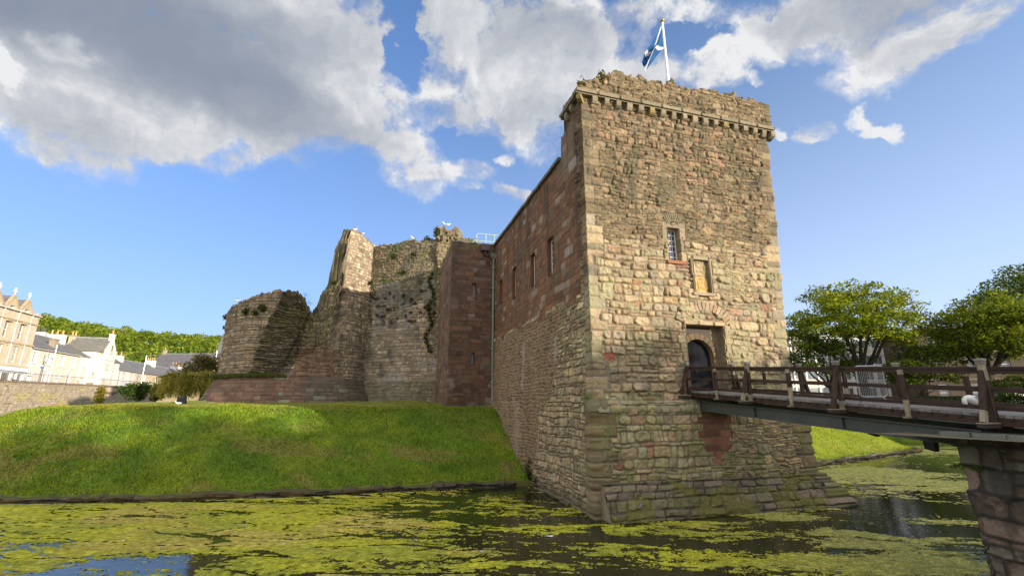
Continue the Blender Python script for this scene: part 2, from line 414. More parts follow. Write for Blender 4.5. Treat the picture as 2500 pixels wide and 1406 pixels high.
def gate_style(U, V):
    n = len(U); h = np.zeros(n); c = np.zeros((n, 3))
    left = U < LU; right = U > LU+WF
    front = ~left & ~right
    # ---- front (and the quoins wrapping both corners)
    u = U-LU
    cq = np.minimum(np.abs(u), np.abs(u-WF))
    m = (u > -1.6)
    uu, vv = u[m], V[m]
    s1 = stones(uu, vv, .34, .60, 100, warp=(.10, .09), wf=.9, split=.24, vs=.16, rnd=.8, mort=.022, jr=.6)
    h1 = relief(uu, vv, s1, 101, .095, .05, .06, .04); c1 = paint(uu, vv, s1, BUFF, (.20, .155, .095), 102, .38)
    s2 = stones(uu, vv, .25, .42, 110, split=.3, vs=.15, rnd=.8, warp=(.12, .10), wf=1.0)
    h2 = relief(uu, vv, s2, 111, .10, .06, .06, .05); c2 = paint(uu, vv, s2, UPPER, (.105, .085, .055), 112, .5)
    s3 = stones(uu, vv, .095, .42, 120, split=.2, vs=0, rnd=.8, warp=(.15, .10), wf=1.1, mort=.006)
    h3 = relief(uu, vv, s3, 121, .085, .03, .03, .03); c3 = paint(uu, vv, s3, SLATEY, (.08, .07, .05), 122, .4, .012)
    s4 = stones(uu, vv, .32, .55, 130, warp=(.10, .09), wf=.9, split=.22, vs=.18, rnd=.7, mort=.014, jr=.65, jl=.7)
    h4 = relief(uu, vv, s4, 131, .075, .06, .045, .03); c4 = paint(uu, vv, s4, LOWER, (.20, .175, .115), 132, .4)
    nz = fbm(uu*.45, vv*.6, 140, 3); nz2 = fbm(uu*.9+7, vv*1.3, 141, 3)
    H, Cc = h1.copy(), c1.copy()
    def over(w, hh, cc):
        nonlocal H, Cc
        H = np.where(w, hh, H); Cc = np.where(w[:, None], cc, Cc)
    low = vv < 4.35+.1*(nz-.5)
    over(low, h4, c4)
    over(low & (vv < 3.3) & (vv > 1.0) & (uu > 5.4) & (nz2 > .40), h3*.8, c3*np.array([1.7, 1.72, 1.65]))
    over(vv > 11.3+1.2*(nz-.5)*2+.04*uu, h2, c2)
    sl = (vv > 10.9+1.0*(nz-.5)*2) & (vv < 15.4) & (nz2 > .455+.10*np.abs(vv-13.2)/2.4-.02*(uu > 3))
    over(sl, h3, c3)
    big = sl & (hsh(s1[0], 77, 5) > .74) & (s1[1] > .0); over(big, h1*1.1, c1*np.array([.70, .70, .68]))
    over((vv > 8.8) & (vv < 11.5) & (uu > 7) & (nz2 > .55), h3, c3*1.6)
    over((vv > 17.9) & (nz2 > .5), h3*1.15, c3*1.05)
    # dressed quoins at both corners
    sq = stones(np.abs(np.where(uu > WF/2, uu-WF, uu))*np.where((np.floor(vv/.46) % 2) > 0, .8, 1.1), vv, .46, 3., 150, warp=(0, .015), split=.12, vs=0, rnd=.25, jr=.25, jl=0, mort=.034)
    qw = np.where(hsh(np.floor(vv/.46), 3, 9) > .5, .78, .46); q = (cq[m] < qw) & (vv < 17.6)
    sq = (sq[0], np.minimum(sq[1], qw-cq[m]-.025), sq[2], sq[3])
    hq = relief(uu, vv, sq, 151, .05, .06, .03, .02)
    cqq = paint(uu, vv, sq, BUFF, (.25, .20, .14), 152, .3)
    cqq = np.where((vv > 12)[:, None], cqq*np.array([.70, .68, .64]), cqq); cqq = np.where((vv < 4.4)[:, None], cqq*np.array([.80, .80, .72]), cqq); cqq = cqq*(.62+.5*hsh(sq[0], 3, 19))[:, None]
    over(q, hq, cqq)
    # repair patch of red brick-like blocks under the door
    sr = stones(uu, vv, .27, .5, 160, warp=(.01, .01), split=0, vs=0, rnd=.2, jr=.15, jl=.5, mort=.008)
    cr = paint(uu, vv, sr, [(3, (.23, .105, .062)), (2, (.19, .09, .06)), (1, (.27, .135, .085))], (.16, .10, .07), 161, .5)
    wr = .25*(np.floor(vv/.27) % 2)
    pr = (uu > 4.45+wr+.8*np.clip((2.6-vv), 0, 1)*.9) & (uu < 6.15-wr*.8-.9*np.clip((2.5-vv), 0, 1)) & (vv > 1.72) & (vv < 3.75)
    over(pr, relief(uu, vv, sr, 162, .02, .03, .012, .01), cr)
    for (a, b, e, f) in ((1.95, 2.45, 8.95, 9.22), (2.05, 2.5, 8.02, 8.30), (.50, 1.02, 5.75, 6.05)):   # a few red replacement stones
        w = (uu > a) & (uu < b) & (vv > e) & (vv < f); over(w, H*.5, c1*0+np.array([.27, .10, .065])*(.8+.4*nz2[:, None]))
    # moss and damp streaks with shapes of their own
    st = sstep(.5, .7, fbm(uu*.5+3, vv*.35, 171, 4))*sstep(2.0, 3.8, vv)*(1-sstep(4.3, 4.7, vv))*(uu < 5)
    Cc = mixc(Cc, (.09, .10, .03), .75*st)
    ms = sstep(.52, .66, fbm(uu*1.1, vv*1.1, 170, 4))*(1-sstep(4.0, 5.0, vv))*(vv > .4)
    Cc = mixc(Cc, (.20, .21, .08), .55*ms*(~pr))
    dk = sstep(.56, .7, fbm(uu*1.6+20, vv*.5, 172, 4))*sstep(10.5, 13, vv)
    Cc = mixc(Cc, (.09, .085, .05), .6*dk)
    stain = np.exp(-((uu-9.0)/.75)**2-((vv-14.9)/.75)**2)*sstep(.35, .6, fbm(uu*2.5, vv*2.0, 173, 3))
    Cc = mixc(Cc, (.055, .048, .04), .85*stain)
    wash = np.exp(-((uu-7.9)/.3)**2)*sstep(13.2, 14.5, vv)*(1-sstep(17.3, 17.6, vv))
    Cc = mixc(Cc, (.10, .10, .05), .5*wash)
    fr = sstep(.53, .68, fbm(uu*.8+40, vv*1.0+3, 174, 4))*(vv > 4.5)*(vv < 10.5)
    Cc = mixc(Cc, (.30, .29, .16), .45*fr)
    h[m] = H; c[m] = Cc
    # ---- left face
    s = -u; m2 = left
    ss, vv = s[m2], V[m2]
    a1 = stones(ss, vv, .33, .62, 200, warp=(.01, .012), wf=.4, split=.04, vs=.06, rnd=.15, jr=.25, jl=.55, mort=.012, edge=.012)
    ha = relief(ss, vv, a1, 201, .018, .03, .012, .008); ca = paint(ss, vv, a1, REDASH, (.10, .066, .046), 202, .42, .016); ca = np.where((hsh(a1[0], 5, 88) > .95)[:, None], ca*.3+np.array([.24, .19, .15]), ca)
    a2 = stones(ss, vv, .27, .42, 210, warp=(.12, .11), wf=.9, split=.32, vs=.25, rnd=.65, mort=.014, jr=.75, jl=.75)
    hb = relief(ss, vv, a2, 211, .075, .05, .05, .035); cb = paint(ss, vv, a2, LEFTLOW, (.12, .095, .06), 212, .5)
    a3 = stones(ss, vv, .19, .22, 220, warp=(.09, .09), wf=1.2, split=.2, vs=.3, rnd=.9, mort=.022)
    hc = relief(ss, vv, a3, 221, .055, .045, .04, .03); cc = paint(ss, vv, a3, DARKRUB, (.29, .20, .12), 222, .6, .025)
    n1 = fbm(ss*.5, vv*.5, 230, 3)
    HL, CL = hb, cb
    drk = (ss > 3.4+3.2*(1-sstep(1.5, 6.5, vv))+1.3*(n1-.5)*2) & (vv < 8.5)
    HL = np.where(drk, hc, HL); CL = np.where(drk[:, None], cc, CL)
    ash = vv > 8.62+.10*np.floor(ss/2.1 % 2)-.33*(np.floor(ss/1.3) % 3 == 1)
    HL = np.where(ash, ha, HL); CL = np.where(ash[:, None], ca, CL)
    hi = ash & (vv > 14.6+.8*(n1-.5)*2) & (ss < 3.2)
    CL = np.where(hi[:, None], CL*.5+np.array([.13, .105, .075])*.7, CL)
    sm = (ss > 9.6) & (vv < 4.1)                        # smooth buttress stones beside the slope
    CL = mixc(CL, (.33, .28, .20), .35*((ss > 9.3) & (ss < 10.1) & (vv < 4.2)).astype(float))
    HL = np.where((ss > 9.3) & (vv < 4.2), HL*.7+.12, HL)
    stk = sstep(.52, .72, fbm(ss*2.2, vv*.12, 231, 3))*sstep(9, 12.5, vv)*ash
    CL = mixc(CL, (.06, .046, .036), .6*stk)
    wht = sstep(.6, .75, fbm(ss*2.5+9, vv*1.1, 232, 4))*ash
    CL = mixc(CL, (.28, .22, .18), .22*wht)
    for (a, b, e, f) in ((1.55, 2.5, 10.75, 11.2), (.8, 1.7, 14.8, 15.3), (8.7, 9.1, 4.8, 7.6), (3.6, 4.0, 6.0, 7.2)):
        CL = mixc(CL, (.36, .30, .26), .75*((ss > a) & (ss < b) & (vv > e) & (vv < f)).astype(float))
    wet = (1-sstep(.05, .5+.5*n1, vv))
    CL = mixc(CL, (.07, .065, .045), .7*wet)
    qk = ss < np.where(hsh(np.floor(vv/.46), 3, 9) > .5, .46, .78)
    if True:
        idx = np.where(m2)[0]; keep = ~(qk & (vv < 17.6))
        h[idx[keep]] = HL[keep]; c[idx[keep]] = CL[keep]
        dimq = idx[~keep & (vv > 8.7)]
        c[dimq] = c[dimq]*np.array([.8, .72, .68])
    # ---- right face
    m3 = U > LU+WF+1.2
    if m3.any():
        ss, vv = u[m3], V[m3]
        b1 = stones(ss, vv, .5, .9, 240, rnd=.5); h[m3] = relief(ss, vv, b1, 241, .08, .1); c[m3] = paint(ss, vv, b1, BUFF, (.25, .2, .14), 242)
    return h, c
def gate_batter(U, V):
    low = .30*(1-sstep(3.95, 4.42, V))
    par = .20*sstep(17.98, 18.12, V)*(U > LU-2.0)
    n = .05*(fbm(U*.5, V*.5, 260, 2)-.5)
    lowl = np.where(U < LU-.2, .25*(1-sstep(0, 9, V)), low)
    return lowl+par+n
def gate_move(U, V):                                        # the far edge of the front leans out a little towards the top
    k = np.clip((U-LU)/WF, 0, 1)**2*np.interp(V, [0, 4, 8, 14, 18], [-.15, -.28, -.15, .32, .45])
    return k*D1.x, k*D1.y
def gate_top(u):
    s = LU-u; f = u-LU
    t = np.where(s > 2.55, 16.02, np.where(s > 1.75, 17.35, 18.3))
    t = t+np.where((s > 0) & (s < 2.55), .30*(vn(s*2.6, s*0, 301)-.5)+.22*(vn(s*6, s*0, 305)-.5), 0)
    ft = np.interp(f, [0, .7, 1.6, 3, 6, 10.2], [18.45, 18.95, 19.3, 19.42, 19.5, 19.5])+.30*(vn(u*2.2, u*0, 302)-.5)+.26*(vn(u*5.1, u*0, 303)-.5)
    t = np.where((f >= 0) & (f <= WF), ft, t)
    rt = np.where(f-WF < 2.4, 19.35+.3*(vn(u*2.2, u*0, 304)-.5), 16.0)
    return np.where(f > WF, rt, t)
def gate_hole(Uc, Vc):
    f = Uc-LU; s = LU-Uc
    k = (f > 4.47) & (f < 6.53) & (Vc > 4.45) & (Vc < 7.42)            # door recess
    k |= (f > 3.98) & (f < 4.62) & (Vc > 10.22) & (Vc < 11.86)          # window above
    k |= (f > 5.18) & (f < 6.02) & (Vc > 8.86) & (Vc < 10.40)           # carved panel
    for (a, b, e, g) in SLITS: k |= (s > a) & (s < b) & (Vc > e) & (Vc < g)
    return k
SLITS = [(3.85, 4.70, 10.42, 12.42), (6.70, 7.48, 10.50, 12.45), (10.42, 11.25, 10.66, 12.72), (13.80, 14.62, 11.05, 12.75)]
C0 = A0+D2*LEN; E0 = B0+D2*LEN
wall = sheet('gatehouse_wall', [('line', C0.xy, (A0+D2*16.6).xy, .3), ('line', (A0+D2*16.6).xy, A0.xy, .04), ('line', A0.xy, B0.xy, .029), ('line', B0.xy, (B0+D2*.9).xy, .06), ('line', (B0+D2*.9).xy, E0.xy, .35)],
             -.4, gate_top, .03, gate_style, castle, gate_batter, cap=lambda u: np.where((u > LU-.02) & (u < LU+WF+.02), 2.3, .9), capn=22, back=14.5, hole=gate_hole, capdrop=.05, move=gate_move)

# ---- front details
def stonebox(mb, c, e0, e1, e2, pal=BUFF, bev=.03, dim=1.):
    pal = pal[:4]
    col = random.choices([p[1] for p in pal], [p[0] for p in pal])[0]; k = random.uniform(.85, 1.15)*dim
    mb.box(c, e0, e1, e2, tuple(x*k for x in col), bev)
def fbox(mb, u0, u1, z0, z1, o0, o1, col=None, bev=.0, pal=None, dim=1.):
    c = gp((u0+u1)/2, (z0+z1)/2, (o0+o1)/2)
    a = (D1*(u1-u0)/2, NF*(o1-o0)/2, UP*(z1-z0)/2)
    if pal: stonebox(mb, c, *a, pal=pal, bev=bev, dim=dim)
    else: mb.box(c, *a, col, bev)
# door recess, arch and leaf
DW0, DW1, DZ0, DZ1 = 4.47, 6.53, 4.45, 7.42
mb = MB()
z = DZ0
while z < DZ1-.05:                                          # jambs of big dressed blocks
    hgt = min(random.uniform(.36, .52), DZ1-z); hgt = DZ1-z if DZ1-z-hgt < .2 else hgt
    for (a, b) in ((DW0-.10-.25*random.random(), DW0+.035), (DW1-.035, DW1+.12+.3*random.random())):
        fbox(mb, a, b, z+.006, z+hgt-.006, -.62, .055, pal=BUFF, bev=.025, dim=.9)
    z += hgt
x = DW0-.1
while x < DW1+.05:
    w = random.uniform(.55, .8); fbox(mb, x, min(x+w, DW1+.15), DZ1-.03, DZ1+.14, -.62, .13, pal=BUFF, bev=.03); x += w+.01
surround = mb.build('door_surround', M['trim'], castle)
# tympanum plate with an arched opening, set back in the recess
mb = MB(); AC = 5.30; AR = .80; ASZ = 6.02
darkened = (.085, .07, .055)  # darker tone for all but the left end of the plate
def arch_pts(r, n=14): return [(AC+r*math.cos(math.pi*k/n), ASZ+r*math.sin(math.pi*k/n)*(.98)) for k in range(n+1)]
ap = arch_pts(AR)[::-1]
for i in range(len(ap)-1):
    (xa, za), (xb, zb) = ap[i], ap[i+1]
    cc = (.30, .23, .13) if xb < 4.95 else darkened
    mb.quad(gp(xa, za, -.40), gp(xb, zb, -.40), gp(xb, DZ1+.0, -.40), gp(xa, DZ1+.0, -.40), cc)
    mb.quad(gp(xa, za, -.40), gp(xa, za, -.66), gp(xb, zb, -.66), gp(xb, zb, -.40), (.25, .18, .11))
for (xa, xb, sgn) in ((DW0, AC-AR, 1), (AC+AR, DW1, -1)):
    mb.quad(gp(xa, DZ0, -.40), gp(xb, DZ0, -.40), gp(xb, DZ1, -.40), gp(xa, DZ1, -.40), (.24, .18, .12))
for xx in (AC-AR, AC+AR):
    mb.quad(gp(xx, DZ0, -.40), gp(xx, DZ0, -.66), gp(xx, ASZ, -.66), gp(xx, ASZ, -.40), (.25, .18, .12))
n = 11                                                      # voussoirs standing proud of the plate
for k in range(n):
    a0, a1 = math.pi*k/n+.012, math.pi*(k+1)/n-.012
    pl = [gp(AC+r*math.cos(t), ASZ+r*math.sin(t), -.40) for r, t in ((AR-.004, a0), (AR+.26, a0), (AR+.26, a1), (AR-.004, a1))]
    d = .5 if k < 6 else 1.
    mb.prism(pl, NF*.07, jit((.27, .19, .11), .8, 1.1, d))
for sgn in (1, -1):
    z = DZ0
    while z < ASZ-.02:
        hgt = min(.40, ASZ-z); x0, x1 = (AC+AR-.004, AC+AR+.27) if sgn > 0 else (AC-AR-.2, AC-AR+.004)
        fbox(mb, x0, x1, z+.005, z+hgt-.005, -.40, -.335, col=jit((.23, .16, .10), .7, 1.1), bev=.015); z += hgt
mb.build('door_arch', M['trim'], castle)
mb = MB((.013, .013, .015))  # door leaf, jamb shade put into its near-black colour
mb.prism([gp(AC-AR-.03, DZ0, -.60), gp(AC+AR+.03, DZ0, -.60)]+[gp(x, z, -.60) for x, z in arch_pts(AR+.03)], NF*-.08)
for k in range(5): fbox(mb, AC-AR+.03+k*.32, AC-AR+.33+k*.32, DZ0+.02, ASZ+(.55 if 0 < k < 4 else .1), -.60, -.592, (.020, .020, .024))
door = mb.build('door', M['door'], castle)
mb = MB(); fbox(mb, DW0+.04, DW1-.04, DZ0-.14, DZ0+.012, -.85, .10, col=(.25, .21, .15), bev=.02); mb.build('threshold', M['trim'], castle)
mb = MB((.055, .055, .06))
for i in range(13):
    for k in range(21):
        x, z = AC-AR+.09+i*.122, DZ0+.14+k*.112
        if z > ASZ and (x-AC)**2+(z-ASZ)**2 > (AR-.08)**2: continue
        mb.box(gp(x, z, -.588), D1*.013, NF*.010, UP*.013)
tag(mb.build('stud', M['door'], door), kind='stuff')
mb = MB((.02, .02, .02)); mb.tube([gp(AC-.02, 5.55, -.59), gp(AC-.02, 5.55, -.55), gp(AC-.02, 5.38, -.55)], .018, 6); mb.build('handle', M['black'], door)
# relieving arch of upright stones above the door
mb = MB(); n = 17
for k in range(n):
    t = RAD(150-k*120/(n-1)); cx, cz, r0 = 5.52, 6.95, 1.12; jj = random.uniform(-.03, .03)
    r1 = r0+.40+jj; dt = RAD(3.15)
    pl = [gp(cx+r*math.cos(a)*1.12, cz+r*math.sin(a)*.98, -.05) for r, a in ((r0, t-dt), (r1, t-dt*.95), (r1, t+dt*.95), (r0, t+dt))]
    col = random.choice([(.34, .25, .15), (.30, .23, .15), (.36, .27, .17), (.31, .21, .14)]); kf = random.uniform(.85, 1.15)
    mb.prism(pl, NF*(.085+random.uniform(0, .05)), tuple(c*kf for c in col))
mb.build('relieving_arch', M['trim'], castle)
# window above the door
mb = MB()
for (a, b, e, f) in ((3.72, 4.0, 10.25, 10.75), (3.80, 4.0, 10.77, 11.2), (3.68, 4.0, 11.22, 11.82), (4.6, 4.95, 10.25, 10.7), (4.6, 4.85, 10.72, 11.25), (4.6, 4.98, 11.27, 11.82), (3.7, 5.0, 11.82, 12.06)):
    fbox(mb, a, b, e, f, -.5, .06+random.uniform(0, .03), pal=BUFF, bev=.03, dim=.85)
mb.build('window_surround', M['trim'], castle)
def slit_window(P0, ex, nrm, w, hgt, cols, rows, name='window', glass=(.05, .07, .10), fcol=(.78, .77, .73)):
    """frame with glazing bars, pane behind; P0 bottom left corner, nrm points out of the wall"""
    ex, nrm = Vector(ex), Vector(nrm); P0 = Vector(P0); f = MB(fcol); t = .045
    for a in (t/2, w-t/2): f.box(P0+ex*a+UP*hgt/2, ex*t/2, nrm*.03, UP*hgt/2)
    for a in (t/2, hgt-t/2): f.box(P0+ex*w/2+UP*a, ex*(w/2-t), nrm*.03, UP*t/2)
    for i in range(1, cols): f.box(P0+ex*(w*i/cols)+UP*hgt/2, ex*.012, nrm*.02, UP*(hgt/2-t))
    for i in range(1, rows): f.box(P0+ex*w/2+UP*hgt*i/rows, ex*(w/2-t), nrm*.017, UP*.012)
    fo = f.build(name, M['paint'], castle)
    p = MB(glass); p.quad(P0+ex*.02+nrm*-.005+UP*.02, P0+ex*(w-.02)+nrm*-.005+UP*.02, P0+ex*(w-.02)+nrm*-.005+UP*(hgt-.02), P0+ex*.02+nrm*-.005+UP*(hgt-.02)); p.build('pane', M['glass'], fo)
    return fo
slit_window(gp(4.0, 10.24, -.28), D1, NF, .60, 1.58, 3, 6)
mb = MB(); fbox(mb, 3.84, 4.86, 10.10, 10.235, -.5, .11, col=(.30, .13, .075), bev=.02); mb.build('sill', M['trim'], castle)
mb = MB()                                                   # fan of thin stones over the window head
for k in range(9):
    t = RAD(125-k*70/8); fc = jit((.15, .13, .085), .8, 1.2)
    pl = [gp(4.3+r*math.cos(a)*.8, 11.55+r*math.sin(a), -.03) for r, a in ((.56, t-.055), (1.0, t-.05), (1.0, t+.05), (.56, t+.055))]
    mb.prism(pl, NF*.10, fc)
mb.build('window_arch', M['trim'], castle)
# carved panel in a moulded frame (weathered beyond reading)
mb = MB()
fbox(mb, 5.03, 5.19, 9.65, 10.42, -.2, .13, pal=BUFF, bev=.04); fbox(mb, 6.0, 6.20, 9.65, 10.42, -.2, .13, pal=BUFF, bev=.04)
fbox(mb, 5.08, 5.19, 8.84, 9.64, -.2, .11, col=(.20, .16, .11), bev=.02); fbox(mb, 6.0, 6.12, 8.84, 9.64, -.2, .11, col=(.20, .16, .11), bev=.02)
fbox(mb, 5.0, 6.22, 8.72, 8.85, -.2, .15, pal=BUFF, bev=.03); fbox(mb, 5.15, 6.05, 10.40, 10.56, -.2, .12, pal=BUFF, bev=.04)
pf = mb.build('panel_frame', M['trim'], castle)
def reliefplate(u0, u1, z0, z1, col, seed, parent, name):
    nx, nz = 36, 40; x = np.linspace(-1, 1, nx); z = np.linspace(-1, 1, nz); X, Z = np.meshgrid(x, z)
    h = .12*np.clip(1-np.maximum(np.abs(X)/.42, np.abs(Z-.05)/(.55-.25*np.clip(-Z, 0, 1))), 0, .25)*4*.25
    h = h+.05*np.exp(-((np.abs(X)-.68)/.16)**2-((Z+.05*np.sin(X*9))/.7)**2)+.05*np.exp(-(X/.4)**2-((Z-.8)/.13)**2)+.05*np.exp(-(X/.7)**2-((Z+.82)/.1)**2)
    h = h+.06*(fbm(X*4, Z*4, seed, 3)-.5)
    o = np.array(gp(0, 0, 0)); vs = o+np.outer((u0+(u1-u0)*(X.ravel()+1)/2), np.array(D1))+np.outer((h.ravel()-.1), np.array(NF))
    vs[:, 2] = (z0+(z1-z0)*(Z+1)/2).ravel()
    idx = np.arange(nx*nz).reshape(nz, nx); q = np.stack([idx[:-1, :-1], idx[:-1, 1:], idx[1:, 1:], idx[1:, :-1]], -1).reshape(-1, 4)
    c = np.array(col)[None]*(.75+.5*fbm(X*3, Z*3, seed+1, 3).ravel())[:, None]
    link_mesh(name, vs, q, M['trim'], parent, c, smooth=True)
reliefplate(5.16, 6.03, 8.84, 9.64, (.42, .29, .11), 410, castle, 'carved_panel')
reliefplate(5.16, 6.03, 9.62, 10.42, (.33, .26, .15), 420, castle, 'carved_panel')
# cornice and corbels
mb = MB((.20, .165, .11))
def cornice_piece(p0, p1, nrm):
    L = (p1-p0).length; k = max(1, int(L/1.1)); d = (p1-p0)/k
    for i in range(k):
        a = p0+d*i; b = p0+d*(i+1)-d.normalized()*.012; cc = jit((.21, .175, .115), .75, 1.1)
        mb.box((a+b)/2+nrm*.07+UP*18.02, (b-a)/2, nrm*.24, UP*.09, cc, .03)
        mb.box((a+b)/2+nrm*.05+UP*17.89, (b-a)/2, nrm*.16, UP*.035, tuple(x*.8 for x in cc))
cornice_piece(A0-D1*.36+NF*.0, B0+D1*.80, NF)
cornice_piece(A0+D2*1.95, A0+D2*.0-NF*-.0, -D1)
cornice_piece(B0+D1*.55+D2*.1, B0+D1*.55+D2*2.2, D1)
mb.build('cornice', M['trim'], castle)
def corbel(c, nrm, sd, mossy=False):
    mb = MB(); pal = (.23, .17, .07) if mossy else random.choice([(.23, .19, .125), (.20, .165, .115), (.25, .20, .14)])
    k = random.uniform(.85, 1.15); col = tuple(x*k for x in pal); w = .125*random.uniform(.85, 1.12)
    j_ = random.uniform(-.03, .03); prof = [(-.15, 0), (.23+j_, 0), (.23+j_, -.15), (.20+j_, -.25), (.14, -.32+j_), (.05, -.36+j_), (-.15, -.38)]
    pl = [c-sd*w+nrm*a+UP*b+sd*random.uniform(-.012, .012) for a, b in prof]; mb.prism(pl, sd*2*w, col)
    mb.build('corbel', M['trim'], castle)
for k in range(17): corbel(gp(.62+k*.605, 17.85), NF, D1, k in (5, 12))
corbel(gp(-.02, 17.85)+(-D1*.02), (NF-D1).normalized(), (D1+NF).normalized(), True)
corbel(gp(10.82, 17.85), NF, D1)
for k in range(2): corbel(lp(.75+k*.65, 17.85), -D1, D2)
# sloping apron of mossy slabs at the waterline
def apron_style(U, V):
    s = stones(U-.25*V, V, .27, .66, 500, warp=(.10, .05), wf=.9, split=.06, vs=.12, rnd=.4, jr=.35, jl=.6, mort=.018)
    h = relief(U, V, s, 501, .08, .06, .06, .06); c = paint(U, V, s, [(3, (.19, .165, .10)), (2, (.155, .15, .075)), (2, (.22, .165, .12)), (1, (.16, .135, .10))], (.06, .055, .04), 502, .4)
    ms = sstep(.47, .62, fbm(U*.9, V*2, 503, 4)); c = mixc(c, (.16, .155, .03), .65*ms)
    sp = hsh(np.floor(U*26), np.floor(V*30), 9) > .992; c = mixc(c, (.5, .5, .45), .5*sp.astype(float))
    return h, c
def apron_batter(U, V):
    st = np.floor(np.clip(V, 0, 9)/.30)*.30
    return .36+.58*np.clip(1.18-(.75*V+.25*st), 0, 1.5)*np.where(U > WF-.3, 1.08, 1.0)
sheet('apron', [('line', (A0-D1*.02).xy, B0.xy, .035), ('line', B0.xy, (B0+D2*2.5).xy, .05)], -.35, 1.18, .03, apron_style, castle, apron_batter, cap=.55, capn=3, capcol=(.14, .13, .07), capdrop=-.12)
mb = MB((.20, .17, .12))
mb.prism([gp(-.025, -.3, 1.18), gp(-.025, 1.17, .36), gp(-.025, 1.17, .0), gp(-.025, -.3, 0)], D1*.03, (.24, .20, .14)); mb.build('apron_end', M['trim'], castle)
for (ux, ox, sz) in ((10.55, .55, .26), (10.75, .05, .20), (10.6, -.4, .26)):   # fallen stones at the right end
    mb = MB((.15, .125, .085)); mb.ball(gp(ux, .42, ox), sz, 9, 6, sq=(1.3, .9, .7)); o = mb.build('fallen_stone', M['stone'], castle, smooth=True)
# sloping weathering course where the lower wall thickens
def led_style(U, V):
    s = stones(U, V*1.0, .5, .62, 510, warp=(.02, .01), split=0, vs=0, rnd=.2, jr=.1, mort=.014)
    return relief(U, V, s, 511, .05, .05, .03, .03), mixc(paint(U, V, s, LOWER, (.08, .08, .05), 512, .4)*.8, (.13, .14, .05), .55*sstep(.45, .6, fbm(U, V*3, 513, 3)))
sheet('weathering_course', [('line', (A0+D1*.0).xy, (A0+D1*4.45).xy, .04)], 3.72, 4.30, .035, led_style, castle, lambda U, V: .36-.30*sstep(3.76, 4.28, V), cap=.3, capn=2, capdrop=-.05)

# ---- left face details
for i, (a, b, e, f) in enumerate(SLITS):
    w = b-a
    mb = MB((.21, .095, .06))
    dp = .42
    for (p0, p1) in ((lp(a, e), lp(a, f)), (lp(b, f), lp(b, e)), (lp(a, f), lp(b, f)), (lp(b, e), lp(a, e))):
        q0, q1 = p0+D1*dp, p1+D1*dp
        mb.quad(p0-D1*.03, p1-D1*.03, q1, q0, jit((.19, .085, .055), .8, 1.1))
    mb.quad(lp(a, e, -dp), lp(b, e, -dp), lp(b, f, -dp), lp(a, f, -dp), (.05, .05, .05))
    mb.build('window_reveal', M['trim'], castle)
    slit_window(lp(b-.04, e+.02, -.22), -D2, -D1, w-.08, f-e-.04, 2, 6)
mb = MB((.14, .125, .105)); s = 2.6
while s < 21.5:
    w = random.uniform(.8, 1.3); mb.box(lp(s+w/2, 16.08+random.uniform(-.02, .03), -.18), D2*(w/2-.01), D1*.34, UP*.09, jit((.15, .135, .11), .8, 1.15), .02); s += w
mb.build('coping', M['trim'], castle)
mb = MB((.09, .085, .08))                                   # slated roof behind the parapets
r0, r1 = A0+D2*2.7, A0+D2*LEN
for (ua, za, ub, zb) in ((.9, 15.7, WF/2, 17.35), (WF-.9, 15.7, WF/2, 17.35)):
    mb.quad(r0+D1*ua+UP*za, r1+D1*ua+UP*za, r1+D1*ub+UP*zb, r0+D1*ub+UP*zb)
mb.quad(r0+D1*.9+UP*15.7, r0+D1*WF/2+UP*17.35, r0+D1*(WF-.9)+UP*15.7, r0+D1*WF/2+UP*15.7)
mb.quad(A0+D1*.1+D2*.1+UP*15.6, B0-D1*.1+D2*.1+UP*15.6, B0-D1*.1+D2*3+UP*15.6, A0+D1*.1+D2*3+UP*15.6)
mb.build('roof', M['slate'], castle)
# stair block in red ashlar against the left face
BC = A0+D2*16.2-D1*3.35; BB = BC+D2*6.5; BR = A0+D2*16.2
def blk_style(U, V):
    s = stones(U, V, .32, .66, 600, warp=(.01, .012), wf=.4, split=.05, vs=.05, rnd=.15, jr=.3, jl=.6, mort=.008, edge=.015)
    h = relief(U, V, s, 601, .02, .03, .014, .01)
    c = paint(U, V, s, [(5, (.142, .083, .054)), (4, (.12, .074, .05)), (2, (.17, .092, .056)), (2, (.15, .105, .08)), (1, (.10, .055, .04))], (.085, .058, .043), 602, .45, .016)
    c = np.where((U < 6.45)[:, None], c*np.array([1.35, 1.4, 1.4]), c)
    c = mixc(c, (.14, .12, .06), .5*sstep(15.3, 15.9, V)); c = mixc(c, (.06, .05, .04), .35*sstep(.55, .7, fbm(U*1.5, V*.25, 603, 3)))
    c = np.where((hsh(s[0], 5, 89) > .94)[:, None], c*.4+np.array([.16, .13, .11]), c)
    return h, c
def blk_hole(U, V):
    w = U-6.5
    return ((w > 1.62) & (w < 1.92) & (V > 11.75) & (V < 12.9)) | ((w > 1.68) & (w < 1.90) & (V > 6.85) & (V < 7.65))
sheet('stair_block_wall', [('line', BB.xy, BC.xy, .05), ('line', BC.xy, BR.xy, .045)], 3.2, lambda u: np.full(len(u), 16.05), .045, blk_style, castle, cap=.5, capn=2, capcol=(.13, .11, .09), capdrop=-.01, hole=blk_hole)
mb = MB((.10, .10, .10))
mb.quad(BB+UP*16.03+D1*.3, BC+UP*16.03+D1*.3+D2*.3, BR+UP*16.03+D2*.3, BR+D2*6.5+UP*16.03, (.12, .115, .11))
mb.box((BC+BR)/2+UP*16.12+D2*.22, (BR-BC)/2, D2*.28, UP*.05, (.13, .12, .10), .015); mb.build('flat_roof', M['trim'], castle)
